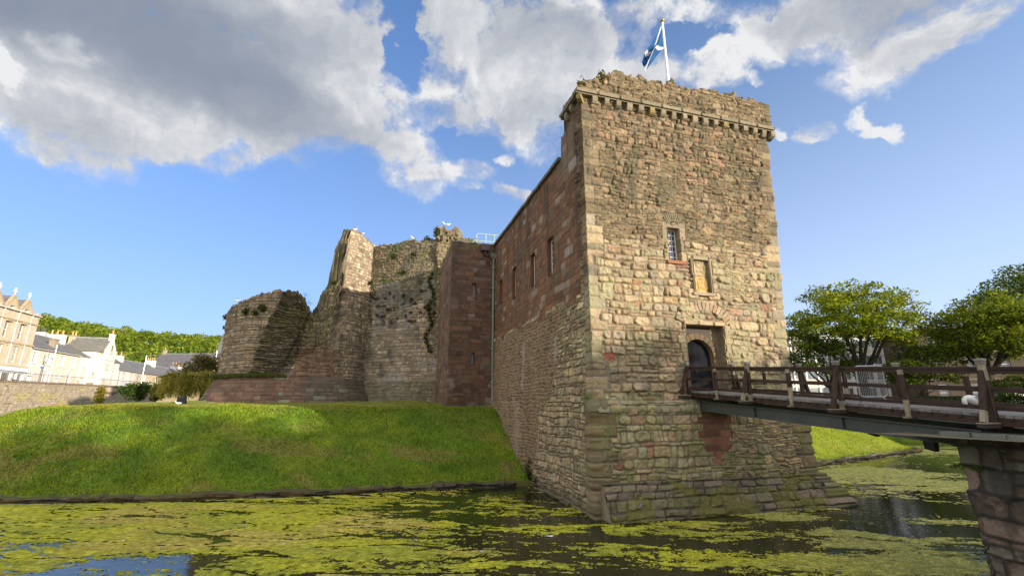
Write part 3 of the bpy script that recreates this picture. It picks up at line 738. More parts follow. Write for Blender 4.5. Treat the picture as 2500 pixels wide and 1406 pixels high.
for (w0, w1, e, f, gc) in ((1.62, 1.92, 11.75, 12.9, (.30, .29, .27)), (1.68, 1.90, 6.85, 7.65, (.25, .33, .42))):
    mb = MB((.12, .06, .04)); P0 = BC+D1*w0; P1 = BC+D1*w1
    for (p, q) in ((P0+UP*e, P0+UP*f), (P1+UP*f, P1+UP*e), (P0+UP*f, P1+UP*f), (P1+UP*e, P0+UP*e)): mb.quad(p+NF*.02, q+NF*.02, q-NF*.35, p-NF*.35)
    sl = mb.build('slit_window', M['trim'], castle)
    p = MB(gc); p.quad(P0+UP*e-NF*.3, P1+UP*e-NF*.3, P1+UP*f-NF*.3, P0+UP*f-NF*.3); p.build('pane', M['glass'], sl)
# rainwater goods and roof railing
mb = MB((.20, .23, .175)); px = BR-D1*.12+NF*.16
mb.tube([px+UP*3.9, px+UP*15.0], .085, 10)
for z in (5.6, 8.0, 10.4, 12.6, 14.2): mb.tube([px+UP*(z-.07), px+UP*(z+.07)], .115, 10); mb.box(px+UP*z-NF*.08, D1*.17, NF*.08, UP*.035)
dp = mb.build('downpipe', M['steel'], castle)
mb = MB((.17, .18, .13)); mb.box(px+UP*15.2, D1*.27, NF*.16, UP*.17, bev=.03); mb.prism([px-D1*.27+NF*.12+UP*15.04, px+D1*.27+NF*.12+UP*15.04, px+D1*.1+NF*.08+UP*14.9, px-D1*.1+NF*.08+UP*14.9], -NF*.24); mb.build('hopper', M['steel'], dp)
mb = MB((.12, .075, .085)); g = BC+D1*2.55+NF*.18
mb.box(g+UP*15.78, D1*.34, NF*.17, UP*.26, bev=.02); mb.tube([g+UP*15.5, g+UP*15.3, g+D1*.15+UP*15.15, px+UP*15.28-D1*.1], .06, 8); mb.build('gutter_box', M['steel'], castle)
mb = MB((.36, .47, .42)); r = BC+D1*2.0+D2*.55
for (zz, xa) in ((17.15, 0.0), (16.55, -.28)):
    mb.tube([r+D1*xa+UP*(zz-.45), r+D1*xa+UP*(zz-.1), r+D1*(xa+.12)+UP*zz, r+D1*1.75+UP*(zz+.0)], .035, 8)
for xa in (.75, 1.45): mb.tube([r+D1*xa+UP*16.1, r+D1*xa+UP*17.15], .035, 8)
mb.tube([r+UP*16.1, r+UP*16.6], .035, 8); mb.build('roof_railing', M['steel'], castle)

# ---- curtain wall, round tower and broken turret
CC = (-4., 61.6); CR = 22.
def cur_style(U, V):
    s = stones(U, V, .27, .46, 700, warp=(.05, .05), split=.15, vs=.1, rnd=.5, mort=.018); h = relief(U, V, s, 701, .075, .06, .045, .03); c = paint(U, V, s, PINKGREY, (.20, .165, .13), 702, .65, .03)
    s2 = stones(U, V, .13, .42, 710, warp=(.15, .08), split=.1, vs=0, rnd=.8, mort=.008); h2 = relief(U, V, s2, 711, .10, .05, .05, .04); c2 = paint(U, V, s2, DARKSL, (.10, .09, .07), 712, .4)
    n = fbm(U*.5, V*.4, 720, 3)
    up = V > 12.2+3.0*(n-.5)*2
    h = np.where(up, h2, h); c = np.where(up[:, None], c2, c)
    hole = sstep(.60, .66, fbm(U*2.2, V*2.6, 721, 3))*((V > 11) & (V < 14)); h = h-.35*hole; c = mixc(c, (.04, .035, .03), .6*hole)
    c = mixc(c, (.30, .28, .25), .5*sstep(.5, .65, fbm(U*.8+5, V*.35, 722, 4))*(V < 15)); c = mixc(c, (.08, .07, .06), .5*sstep(.56, .7, fbm(U*1.2+8, V*.6, 723, 4)))
    low = 1-sstep(6.0, 6.1, V); c = mixc(c, (.13, .118, .065), .5*low)
    c = mixc(c, (.07, .10, .025), .7*sstep(.62, .72, fbm(U*1.3+30, V*1.2, 724, 4))*(V > 13))
    return h, c
sheet('curtain_wall', [('arc', CC, CR, -121, -88, .055)], 3.6, lambda u: 18.75+.25*(vn(u*.8, u*0, 731)-.5)+.22*(vn(u*4, u*0, 732)-.5), .06, cur_style, castle,
      lambda U, V: .35*(1-sstep(5.95, 6.1, V)), cap=2.2, capn=16, back=4, capcol=(.17, .15, .09), capdrop=.1)
def plain_style(U, V):
    s = stones(U, V, .6, 1.0, 740); return relief(U, V, s, 741, .06, .1), paint(U, V, s, PINKGREY, (.2, .18, .15), 742)
sheet('curtain_wall_rear', [('arc', CC, CR, -88, 239, .5)], 3.6, lambda u: 11.5+1.0*(vn(u*.3, u*0, 743)-.5), .5, plain_style, castle, cap=2.2, capn=3, back=4, capdrop=.1)
DC = (-19.6, 43.2); DR = 6.5
def deg(U): return -205+np.degrees(U/DR)
def drum_top(u):
    a = deg(u)
    t = np.interp(a, [-205, -150, -116, -101, -88, -81, -72, -66, -62.2, -59.2, -53.5, -47.5, -45.6, -44.6, -43, -41.0, -36, -27, -18, 10],
                  [11.3, 11.8, 12.35, 12.75, 13.1, 13.25, 12.95, 12.1, 11.2, 11.1, 12.5, 14.0, 14.8, 17.0, 18.5, 19.35, 19.55, 19.1, 18.8, 18.8])
    rag = np.where((a > -72) & (a < -40), .8, .26)
    t = np.where((a > -60) & (a < -41), np.floor(t/.45+hsh(np.floor(u*5), 0, 753)*.5)*.45+.1, t)
    return t+rag*(vn(u*2.6, u*0, 751)-.5)+rag*.7*(vn(u*6, u*0, 752)-.5)
def breach(U, V):
    a = deg(U)
    n = 2.2*(fbm(U*1.3, V*1.3, 760, 3)-.5)*2
    l = np.interp(V, [5.9, 6.8, 9.0, 11.9, 14], [-103, -99, -95.5, -87, -83])+n
    r = np.interp(V, [5.9, 6.6, 7.9, 10, 12.5, 14, 20], [-86, -71, -52.5, -49, -44.5, -44.2, -43.6])+n
    return np.minimum(a-l, r-a)                            # > 0 inside the hole in the facing, in degrees
def drum_style(U, V):
    s = stones(U, V, .27, .46, 770, warp=(.04, .04), split=.12, vs=.1, rnd=.4, mort=.014); h = relief(U, V, s, 771, .075, .06, .04, .03); c = paint(U, V, s, PINKGREY, (.135, .11, .085), 772, .65, .03)
    a = deg(U)
    tower = sstep(-60, -40, a); c = np.where((a < -60)[:, None], c*np.array([.95, .92, .85]), c)
    s2 = stones(U, V, .17, .5, 780, warp=(.22, .13), split=.2, vs=0, rnd=.85, mort=.012); h2 = relief(U, V, s2, 781, .20, .06, .08, .08)-.05; c2 = paint(U, V, s2, DARKSL, (.07, .06, .05), 782, .45)
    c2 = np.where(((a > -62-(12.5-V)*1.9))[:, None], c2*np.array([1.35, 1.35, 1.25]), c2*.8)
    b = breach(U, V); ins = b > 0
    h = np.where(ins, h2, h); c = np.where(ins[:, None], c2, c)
    c = mixc(c, (.07, .06, .05), .4*sstep(.55, .70, fbm(U*1.7, V*.25, 783, 4))*(~ins))
    c = mixc(c, (.32, .28, .23), .25*sstep(.58, .72, fbm(U*1.9+7, V*.3, 784, 4))*(~ins)*(V < 11))
    c = mixc(c, (.15, .13, .04), .55*sstep(.50, .62, fbm(U*1.1, V*1.3, 785, 4))*ins*sstep(8, 11, V)*(a < -58))
    c = mixc(c, (.17, .08, .055), .55*(1-sstep(8.2, 9.2, V+1.2*(fbm(U*.6, V*.6, 786, 2)-.5)))*(a > -72)*(a < -42))
    return h, c
def drum_batter(U, V):
    a = deg(U); b = breach(U, V)
    cen = np.interp(V, [6, 9, 12.5], [-88, -74, -61])
    d = sstep(0, 5, b)*.42+sstep(0, 16, b)*1.05*np.where(a < cen, .75, 1.0)
    d = d+sstep(0, 3, b)*.35*(fbm(U*.9, V*1.0, 790, 3)-.5)
    rag = 1.1*np.exp(-((a+44.0)/2.6)**2)*(V > 11.5)*(vn(U*0+3, V*3.3, 791)-.45)
    return .25*(1-sstep(4, 7.5, V))*(1-sstep(0, 1.5, b))-d+rag
sheet('round_tower_wall', [('arc', DC, DR, -205, -8, .055)], 3.8, drum_top, .055, drum_style, castle, drum_batter, cap=lambda u: np.interp(deg(u), [-80, -62, -47, -44], [2.2, 3.0, 1.3, 1.1]), capn=26, back=6, capcol=(.17, .145, .075), capdrop=.25, caprag=.55)
mb = MB((.16, .135, .10))                                   # rubble floor inside the tower
mb.lathe((DC[0], DC[1], 3.9), [(4.6, 0), (4.5, 3.5), (.1, 4.2)], 20); mb.build('rubble_core', M['stone'], castle)
def pl_style(U, V):
    s = stones(U, V, .31, .72, 800, warp=(.015, .015), split=.05, vs=.05, rnd=.2, jr=.2, mort=.012); h = relief(U, V, s, 801, .035, .04, .02, .02); c = paint(U, V, s, PLINTH, (.09, .06, .045), 802, .4)
    a = -170+np.degrees(U/7.0); c = np.where((a > -62)[:, None], c*.35+np.array([.125, .115, .085])*.65*(c.mean(1)/.12)[:, None].clip(.5, 1.6), c)
    return h, mixc(c, (.07, .068, .04), .5*sstep(-45, -25, a))
sheet('round_tower_plinth', [('arc', DC, 7.0, -170, -14, .06)], 3.7, lambda u: np.interp(-170+np.degrees(u/7.0), [-170, -88, -70, -45, -14], [6.15, 6.2, 6.35, 6.2, 6.1]), .05, pl_style, castle,
      lambda U, V: 1.0*np.clip((6.1-V)/2, 0, 1.2)**.9-.35, cap=.75, capn=3, capcol=(.10, .11, .05), capdrop=-.05)
# broken turret standing behind the stair block
def tur_style(U, V):
    s = stones(U, V, .3, .45, 820, split=.2, rnd=.4); h = relief(U, V, s, 821, .08, .06, .07, .05)
    h = h-.30*sstep(.50, .60, fbm(U*1.7, V*1.5, 823, 3))*(V > 18.3)
    return h, mixc(paint(U, V, s, BUFF, (.17, .15, .10), 822, .4)*.8, (.12, .12, .04), .4*sstep(.5, .65, fbm(U*2, V*2, 824, 3)))
tx0, tx1, ty0, ty1 = -6.75, -5.05, 39.5, 41.2
sheet('turret_stub', [('line', (tx0-.25, ty1), (tx0, ty0), .06), ('line', (tx0, ty0), (tx1, ty0-.1), .05), ('line', (tx1, ty0-.1), (tx1+.25, ty1), .06), ('line', (tx1+.25, ty1), (tx0-.25, ty1), .2)], 8.0,
      lambda u: 20.0-.10*u+.4*(vn(u*3, u*0, 826)-.5)+.45*(vn(u*7, u*0, 827)-.5), .05, tur_style, castle, lambda U, V: .12*sstep(16.3, 17.2, V)-.1*(1-sstep(16.2, 16.3, V)), cap=.8, capn=10, capcol=(.22, .18, .10), capdrop=.2)
mb = MB((.13, .125, .08)); base = Vector((-5.6, 39.55, 0))
for k in range(3): mb.lathe((-5.55, 39.5, 16.35-.28*k), [(.46-.13*k, 0), (.52-.13*k, .1), (.50-.13*k, .24)], 12)
mb.build('turret_corbel', M['trim'], castle, smooth=True)

# ================================================================== GROUND, MOAT, GRASS
ISL = [(-62, 72), (-47, 58), (-45.5, 46), (-43, 34), (-37, 25.4), (-29.2, 21.7), (-21.5, 20.8), (-16.5, 21.05), (-13.4, 21.7), (-10.1, 22.15), (-6.7, 23.15), (-3, 24.25), (.2, 24.85), (6, 26.5), (13, 29), (19.2, 31.9), (24.1, 35.3), (29.6, 38.9), (34.9, 41.8), (36.8, 43.6), (36.6, 46.5), (35.4, 52), (34.5, 66), (30, 84), (18, 99), (-6, 106), (-32, 100), (-50, 92)]
ISLP = np.array(ISL, float)
def seg_dist(X, Y, poly, closed=True):
    d = np.full(X.shape, 1e9); n = len(poly); inside = np.zeros(X.shape, bool)
    for i in range(n if closed else n-1):
        a, b = poly[i], poly[(i+1) % n]; e = b-a; L = e.dot(e)
        t = np.clip(((X-a[0])*e[0]+(Y-a[1])*e[1])/L, 0, 1)
        d = np.minimum(d, np.hypot(X-a[0]-t*e[0], Y-a[1]-t*e[1]))
        if closed:
            c = ((a[1] > Y) != (b[1] > Y)); xi = (b[0]-a[0])*(Y-a[1])/(b[1]-a[1]+1e-12)+a[0]
            inside ^= c & (X < xi)
    return np.where(inside, d, -d) if closed else d
WP0 = np.array((-70.6, 70.)); WE = np.array((-.304, .953)); WM = np.array((.953, .304))
WALLD = 11.0                                                 # retaining wall stands this far in front of the house fronts
def street_z(t): return 6.45+.012*np.clip(t, -60, 120)
def ground_z(X, Y):
    d = seg_dist(X, Y, ISLP)
    n = fbm(X*.35, Y*.35, 900, 3)-.5; n2 = fbm(X*1.4, Y*1.4, 901, 3)-.5
    zi = np.interp(d, [-1.2, -.25, 0, .12, .9, 1.3, 7.0, 8.2, 17, 40], [-1.5, -.9, -.25, .20, .36, .55, 3.60, 3.82, 4.32, 4.5])
    zi = zi+np.where(d > .8, (n*.30+n2*.10)*np.clip((d-.8)/3, 0, 1), n2*.04)
    sh = sstep(-2, 8, X)*(Y < 30)
    dr = (X-12)/30; zi = np.where((X > 12) & (d > 0), zi+0, zi)
    do = -d
    out = np.interp(do, [14.2, 15.2, 15.6, 20, 26], [-1.5, -.3, .45, 3.1, 3.4])+n*.15
    east = (X > 24) & (Y > 22)
    out = np.where(east, np.interp(do, [8.0, 8.8, 9.0, 14, 18], [-1.5, -.3, .75, 3.2, 3.7])+n*.1, out)
    out = np.where((Y < 20) & (X > -22) & (X < 24), -1.5, out)
    out = np.where(Y < 12, np.interp(Y, [3.2, 5.5, 7, 8], [2.4, 1.2, -.4, -1.5]), out)
    ub = (X-A0.x)*D1.x+(Y-A0.y)*D1.y; tb = (X-A0.x)*NF.x+(Y-A0.y)*NF.y; pier = (ub > 4.9) & (tb > 9.7)
    out = np.where(pier, 2.9, out)
    out = np.where((X < -25) & (do > 12), np.interp(do, [12, 13, 13.3, 16], [-1.5, -.3, .6, 3.0]), out)
    z = np.where(d > -1.3, zi, np.where((do > 13.9) | ((X < -25) & (do > 12)) | (east & (do > 8)) | (Y < 8) | pier, out, -1.5))
    z = np.where((Y < 8) & (d < -1.3) & ~pier, np.interp(Y, [3.2, 5.5, 7, 8], [2.4, 1.2, -.4, -1.5]), z)
    t = (X-WP0[0])*WE[0]+(Y-WP0[1])*WE[1]; q = (X-WP0[0])*WM[0]+(Y-WP0[1])*WM[1]
    z = np.where(q < WALLD-4.5, street_z(t)-.02, z)
    far = np.hypot(X, Y-50)
    z = z+np.where((far > 170) & (X > -120), 0, 0)
    return z
def axis(lo, hi, fine0, fine1, res, grow=1.14):
    a = list(np.arange(fine0, fine1+1e-6, res)); s = res
    x = fine0
    while x > lo: s *= grow; x -= s; a.insert(0, x)
    s = res; x = fine1
    while x < hi: s *= grow; x += s; a.append(x)
    return np.array(a)
gx = axis(-1500, 1500, -45, 60, .32); gy = axis(-60, 1500, 17, 60, .28)
GX, GY = np.meshgrid(gx, gy)
GZ = ground_z(GX, GY)
def turf_col(X, Y):
    n = fbm(X*.25, Y*.25, 910, 4); n2 = fbm(X*.9, Y*1.2, 911, 4); n3 = fbm(X*.5+9, Y*.9+4, 912, 4)
    c = np.empty(X.shape+(3,)); c[:] = (.112, .178, .012)
    def mx(t, k):
        c[:] = c*(1-k[..., None])+np.array(t)*k[..., None]
    mx((.155, .21, .014), sstep(.4, .65, n)); mx((.080, .140, .010), sstep(.5, .7, n2)*.7)
    d = seg_dist(X, Y, ISLP)
    low = np.exp(-((d-2.2)/1.5)**2)
    mx((.22, .18, .06), np.clip(sstep(.55, .70, n3)*(.25+.6*low), 0, .6))
    mx((.19, .20, .05), sstep(7.2, 8.4, d)*.6)
    mx((.075, .062, .028), (1-sstep(.1, .45, d))*(d > -2)*.85)
    mx((.20, .235, .010), (X > 13)*(d > .5)*.65)
    mx((.05, .045, .03), (d < -.2)*(d > -8.6)*1.)
    mx((.075, .07, .062), (X > 24)*(Y > 22)*(d < -14.5)*1.)
    t = (X-WP0[0])*WE[0]+(Y-WP0[1])*WE[1]; q = (X-WP0[0])*WM[0]+(Y-WP0[1])*WM[1]
    mx((.16, .15, .13), (q < WALLD)*1.)
    return c
gi = np.arange(GX.size).reshape(GX.shape)
gq = np.stack([gi[:-1, :-1], gi[:-1, 1:], gi[1:, 1:], gi[1:, :-1]], -1).reshape(-1, 4)
ground = link_mesh('ground', np.stack([GX, GY, GZ], -1).reshape(-1, 3), gq, M['ground'], None, turf_col(GX, GY).reshape(-1, 3), smooth=True)
tag(ground, kind='structure', label='grassy castle mound and the banks of the moat', cat='ground')
wv = [(-75, -5, 0), (75, -5, 0), (75, 125, 0), (-75, 125, 0)]
water = link_mesh('water', wv, [(0, 1, 2, 3)], M['water']); tag(water, kind='structure', label='dark still water of the castle moat', cat='water')
pv = []
for t_ in np.arange(-60, 121, 4.0):
    for q_ in (WALLD-.3, WALLD-2.6, WALLD-2.61, 2.0, 1.99, -3.0):
        zz = street_z(t_)+(.0 if q_ in (WALLD-.3, WALLD-2.6, 1.99, -3.0) else -.12)+(.03 if q_ in (WALLD-.3, -3.0) else 0)
        pv.append((WP0[0]+WE[0]*t_+WM[0]*q_, WP0[1]+WE[1]*t_+WM[1]*q_, zz))
nt_ = len(pv)//6; pf_ = [(i*6+k, i*6+k+1, i*6+k+7, i*6+k+6)[::-1] for i in range(nt_-1) for k in range(5)]
pc_ = [((.20, .185, .16) if (i % 6) in (0, 1, 4, 5) else (.07, .07, .07)) for i in range(len(pv))]
tag(link_mesh('street', pv, pf_, M['asphalt'], None, pc_), 'street and pavements above the retaining wall on the left', 'street', kind='structure')

# ---- grass blades on the mound
def blades(name, x0, x1, y0, y1, n, hmin, hmax, dmin, dmax, cols, flower=0., label='', wid=.022, test=None):
    X = RNG.uniform(x0, x1, n); Y = RNG.uniform(y0, y1, n)
    d = seg_dist(X, Y, ISLP); k = (d > dmin) & (d < dmax)
    k &= (np.hypot(X-DC[0], Y-DC[1]) > 7.9)
    rx = X-A0.x; ry = Y-A0.y; uu = rx*D1.x+ry*D1.y; ss = rx*D2.x+ry*D2.y
    k &= ~((uu > -.2) & (uu < WF+.2) & (ss > -1)); k &= ~((uu > -3.6) & (uu < 0) & (ss > 16))
    if test is not None: k &= test(X, Y)
    X, Y = X[k], Y[k]; Z = ground_z(X, Y); n = len(X)
    th = RNG.uniform(0, 2*math.pi, n); H = RNG.uniform(hmin, hmax, n)*(.6+.9*fbm(X*.8, Y*.8, 920, 2)); w = wid*RNG.uniform(.6, 1.4, n)
    lean = RNG.normal(0, .35, (n, 2))*H[:, None]
    base = np.stack([X, Y, Z-.015], -1); dx = np.stack([np.cos(th)*w, np.sin(th)*w, np.zeros(n)], -1)
    tip = base+np.stack([lean[:, 0], lean[:, 1], H], -1)
    V = np.stack([base-dx, base+dx, tip], 1).reshape(-1, 3)
    F = np.arange(3*n).reshape(-1, 3)
    cc = turf_col(X, Y)*RNG.uniform(.55, 1.9, n)[:, None]*np.array(cols)*(.7+.6*fbm(X*2.2, Y*2.2, 925, 3))[:, None]
    if flower > 0:
        f = (hsh(np.arange(n), 3, 6) < flower*sstep(.42, .62, fbm(X*.45+5, Y*.6, 921, 3))*np.clip((-X-2)/18, .05, 1))
        cc[f] = (.62, .47, .01); V2 = V.reshape(-1, 3, 3); V2[f, 0] = V2[f, 2]+np.array((-.03, 0, -.02)); V2[f, 1] = V2[f, 2]+np.array((.03, 0, -.02)); V = V2.reshape(-1, 3)
    C = np.repeat(cc, 3, 0)
    o = link_mesh(name, V, F, M['grass'], None, C); tag(o, label, 'grass', kind='stuff'); return o
blades('grass', -38, 4, 20, 33, 150000, .05, .15, .35, 9.5, (1.15, 1.15, .9), .22, 'rough green grass dotted with yellow buttercups on the mound slope', wid=.026)
blades('grass', -34, 0, 27, 40, 45000, .03, .06, 8.5, 40, (1.25, 1.15, 1.0), .02, 'short pale grass along the flat top of the mound')
blades('grass', 12, 40, 28, 50, 60000, .06, .16, .3, 9, (1.1, 1.1, .8), 0, 'bright sunlit grass bank seen under the footbridge')
blades('grass', -36, 3, 20.5, 31, 9000, .16, .34, .5, 8.5, (.9, 1.1, .8), 0, 'scattered taller tufts and weeds standing out of the mound slope', .016, test=lambda X, Y: fbm(X*.9, Y*.9, 926, 3) > .56)
# tall grass on the plinth ledge of the round tower
n = 5200; a = RAD(1)*RNG.uniform(-150, -74, n); rr = RNG.uniform(6.35, 6.95, n)
H = RNG.uniform(.14, .42, n)*np.clip((-70-np.degrees(a))/10, .2, 1); X = DC[0]+rr*np.cos(a); Y = DC[1]+rr*np.sin(a); Z = np.full(n, 6.12)
th = RNG.uniform(0, 6.28, n); base = np.stack([X, Y, Z], -1); dx = np.stack([np.cos(th)*.02, np.sin(th)*.02, 0*th], -1); tip = base+np.stack([RNG.normal(0, .06, n), RNG.normal(0, .06, n), H], -1)
cc = np.where((RNG.random(n) < .25)[:, None], np.array((.16, .10, .06)), np.array((.09, .13, .02)))*RNG.uniform(.7, 1.3, n)[:, None]
tag(link_mesh('grass', np.stack([base-dx, base+dx, tip], 1).reshape(-1, 3), np.arange(3*n).reshape(-1, 3), M['grass'], None, np.repeat(cc, 3, 0)), 'tall seeding grass on the red stone ledge of the round tower', 'grass', kind='stuff')

# ---- stone edging at the waterline
def edge_style(U, V):
    s = stones(U, V, .24, .5, 930, warp=(.1, .06), split=.2, vs=.1, rnd=.6, mort=.02)
    h = relief(U, V, s, 931, .12, .07, .06, .06); c = paint(U, V, s, [(3, (.11, .09, .07)), (2, (.14, .11, .085)), (1, (.08, .07, .055))], (.035, .03, .02), 932, .5)
    g = sstep(.48, .6, fbm(U*.8, V*2.5, 933, 3)+.5*(V-.12)); c = mixc(c, (.10, .075, .03), g*.9); h = h+.06*g
    return h, c
def edge_part(pts, label, pale=1.):
    sg = [('line', pts[i], pts[i+1], .07) for i in range(len(pts)-1)]
    P, Nn, u = make_path(sg)
    o = sheet('moat_edging', sg, -.35, lambda u: .20+.16*(fbm(u*.7, u*0, 940, 3)-.5)+.10*(vn(u*2.5, u*0, 941)-.5), .05, lambda U, V: (lambda r: (r[0], r[1]*pale))(edge_style(U, V)), None, cap=.5, capn=3, capcol=(.085, .08, .03), capdrop=-.05)
    tag(o, label, 'stone edging'); return o
edge_part(ISL[3:13], 'rough stone edging along the foot of the left grass mound')
edge_part(ISL[13:22], 'pale stone edging along the sunlit bank under the bridge', 1.9)

# ---- floating weed: a thin rough mat that rises through the water surface
def dens(X, Y):
    d = np.zeros(X.shape)
    def blob(px, py, rx, ry, w, rot=0):
        nonlocal d
        p = atz(px, py, 0); c_, s_ = math.cos(rot), math.sin(rot); dx = X-p.x; dy = Y-p.y
        e = np.hypot((dx*c_+dy*s_)/rx, (-dx*s_+dy*c_)/ry); d = d+w*(1-sstep(.45, 1.25, e))
    d += .72*(1-sstep(-8.0, -.5, X+.28*(Y-16)))             # thick on the left
    d += .10*sstep(-8, -3, X)*(1-sstep(7.0, 9.0, X-.1*(Y-14)))*(Y < 17.5)
    blob(1180, 1300, 4.5, 2.2, .12); blob(1720, 1310, 1.9, .8, .36); blob(1560, 1345, 2.0, .7, .32); blob(1850, 1360, 2.6, .8, .40)
    blob(2150, 1370, 2.8, .9, .42, .2); blob(2290, 1380, 2.0, .9, .40); blob(1960, 1290, 1.0, .45, .40); blob(2060, 1300, 1.3, .5, .42); blob(2130, 1330, 1.8, .45, .42)
    blob(2150, 1160, 5.5, 2.3, .62, .35); blob(2290, 1185, 4.0, 1.7, .55, .1); blob(2050, 1150, 3.5, .9, .5, .5)
    blob(2300, 1103, 7, 2.6, .60); blob(2320, 1122, 3, .8, -.6)
    blob(1930, 1265, 1.6, .45, .30); blob(1700, 1275, 2.2, .3, .30)
    blob(150, 1385, 4.2, 1.1, -.34, .1); blob(380, 1372, 2.4, .55, -.30, .15); blob(60, 1330, 1.9, .7, -.30); blob(60, 1300, 3.0, .5, -.35, .15); blob(300, 1400, 2.5, .5, -.30)
    blob(1330, 1215, 2.2, .9, -.25); blob(2130, 1230, 2.6, 1.3, -.8); blob(2290, 1240, 2.2, 1.0, -.6); blob(1990, 1175, 1.6, .7, -.6, .4)
    return d
ax = np.arange(-24, 16.5, .046); ay = np.arange(11.2, 25.0, .046)
AX, AY = np.meshgrid(ax, ay)
ax2 = np.arange(11, 46, .11); ay2 = np.arange(19, 50, .11)
def weed(AX, AY, cell):
    dn = dens(AX, AY)
    wx = AX+.9*(fbm(AX*.25, AY*.5, 950, 3)-.5)*2; wy = AY+.5*(fbm(AX*.3+7, AY*.6, 951, 3)-.5)*2+.10*AX
    patch = fbm(wx*.30, wy*1.0, 952, 5, .55)
    fine = fbm(wx*2.6, wy*6.0, 953, 4, .75)
    spk = hsh(np.floor(AX/cell+.5), np.floor(AY/cell+.5), 961)-.5
    # long cracks drawn out by the wind
    cr = np.abs(fbm(wx*.16, wy*.75, 954, 3)-.5); cr2 = np.abs(fbm(wx*.33+5, wy*1.3, 955, 3)-.5)
    crack = np.minimum(cr/.030, cr2/.016)
    f = dn+.95*(patch-.5)*1.7+1.35*(fine-.5)+.42*spk-.13-1.05*(1-np.clip(crack, 0, 1))*(AX < 3)
    d = seg_dist(AX, AY, ISLP)
    z = np.clip(.09*(f-.08), -.03, .010)
    z = z+np.where(z > 0, .006*hsh(np.floor(AX*19), np.floor(AY*19), 4), 0)
    uu = (AX-A0.x)*D1.x+(AY-A0.y)*D1.y; ss = (AX-A0.x)*D2.x+(AY-A0.y)*D2.y
    bad = ((uu > -.2) & (ss > -1.1)) & (uu < WF+1.0)
    q_ok = (z > -.028) & (d < -.15) & ~bad
    g = np.arange(AX.size).reshape(AX.shape)
    q = np.stack([g[:-1, :-1], g[:-1, 1:], g[1:, 1:], g[1:, :-1]], -1); kq = q_ok[:-1, :-1] & q_ok[1:, 1:] & q_ok[:-1, 1:] & q_ok[1:, :-1]
    q = q[kq]
    a = fbm(wx*.5, wy*1.3, 957, 3); b = fbm(AX*6, AY*11, 958, 3); cc = fbm(wx*.22+4, wy*.4, 959, 3)
    col = np.empty(AX.shape+(3,)); col[:] = (.46, .45, .04)
    k = sstep(.42, .6, a)[..., None]; col = col*(1-k)+np.array((.36, .37, .045))*k
    k = (sstep(.5, .66, cc)*.8)[..., None]; col = col*(1-k)+np.array((.52, .41, .09))*k
    k = sstep(5, 11, AX)[..., None]*.75; col = col*(1-k)+np.array((.40, .40, .14))*k  # greyer to the right, sky reflection put into the weed colour
    k = (1-sstep(.0, .22, f))[..., None]*.6; col = col*(1-k)+np.array((.13, .14, .015))*k
    col = col*((.45+.8*b)*(1+.7*(hsh(np.floor(AX/cell+.5), np.floor(AY/cell+.5), 962)-.5)))[..., None]
    used, inv = np.unique(q.ravel(), return_inverse=True)
    V = np.stack([AX, AY, z], -1).reshape(-1, 3)[used]
    return V, inv.reshape(-1, 4), col.reshape(-1, 3)[used]
M['weed'] = surf('pond_weed', .95, spec=.1, n1=(5., .35), n2=(26., .55), bump=(40., .7, .02))
V1, F1, C1 = weed(AX, AY, .046)
AX2, AY2 = np.meshgrid(ax2, ay2)
V2, F2, C2 = weed(AX2, AY2, .11)
mk = (V2[:, 1] > 24.9) | (V2[:, 0] > 16.4); F2 = F2[mk[F2].all(1)]
o = link_mesh('pond_weed', np.concatenate([V1, V2]), np.concatenate([F1, F2+len(V1)]), M['weed'], None, np.concatenate([C1, C2]), smooth=True)
tag(o, 'yellow green weed floating in broken mats on the moat', 'pond weed', kind='stuff')
for (px, py) in ((1340, 1308), (692, 1327), (1175, 1345), (1610, 1228), (1320, 1373), (2020, 1330), (1110, 1343), (620, 1262), (1015, 1318), (1500, 1353), (300, 1318)):
    p = atz(px, py, .02); big = px == 1340
    m2 = MB((.72, .70, .64)); l = .14 if big else random.uniform(.03, .05)
    pts = [p+Vector((l*math.cos(t), l*.35*math.sin(t)+.02*math.cos(2*t), .012*math.sin(t*2))) for t in np.linspace(0, 2*math.pi, 9)[:-1]]
    m2.prism(pts, (0, 0, .012)); o = m2.build('feather', M['feather'])
    tag(o, 'larger white feather floating on the dark water near the tower' if big else 'tiny white feather floating on the weedy moat', 'feather', None if big else 'feathers on the water')

# ================================================================== FOOTBRIDGE
UN, UFAR = 4.35, 6.50
def dz(t): return 4.57-.076*t
def bp(u, t, h=0.): return gp(u, dz(t)+h, t)
BT = 17.0
BROWN = (.050, .030, .021); RAWW = (.30, .255, .18)
bridge = thing('footbridge', 'dark brown timber footbridge with three rails running from the castle door over the moat', 'footbridge', bp(5.4, 4))
mb = MB(); t = .02
while t < BT:
    w = .145; k = random.uniform(.7, 1.2); cc = tuple(x*k for x in (.20, .19, .175))
    u0 = UN-.02+random.uniform(-.02, .02)
    c = (bp(u0, t+w/2, -.03)+bp(UFAR+.06, t+w/2, -.03))/2
    mb.box(c, D1*(UFAR-UN+.1)/2, (NF-UP*.076)*(w/2-.006), UP*.03, cc); t += w
mb.build('deck', M['deck'], bridge)
def along(name, u, h, w, hh, t0=.0, t1=BT, mat='wood', col=BROWN, seg=3.3, bev=.0):
    mb = MB(); t = t0
    while t < t1-.01:
        e = min(t+seg, t1); k = random.uniform(.8, 1.2)
        mb.bar(bp(u, t+.004, h), bp(u, e-.004, h), w, hh, col=tuple(x*k for x in col), bev=bev); t = e
    return mb.build(name, M[mat], bridge)
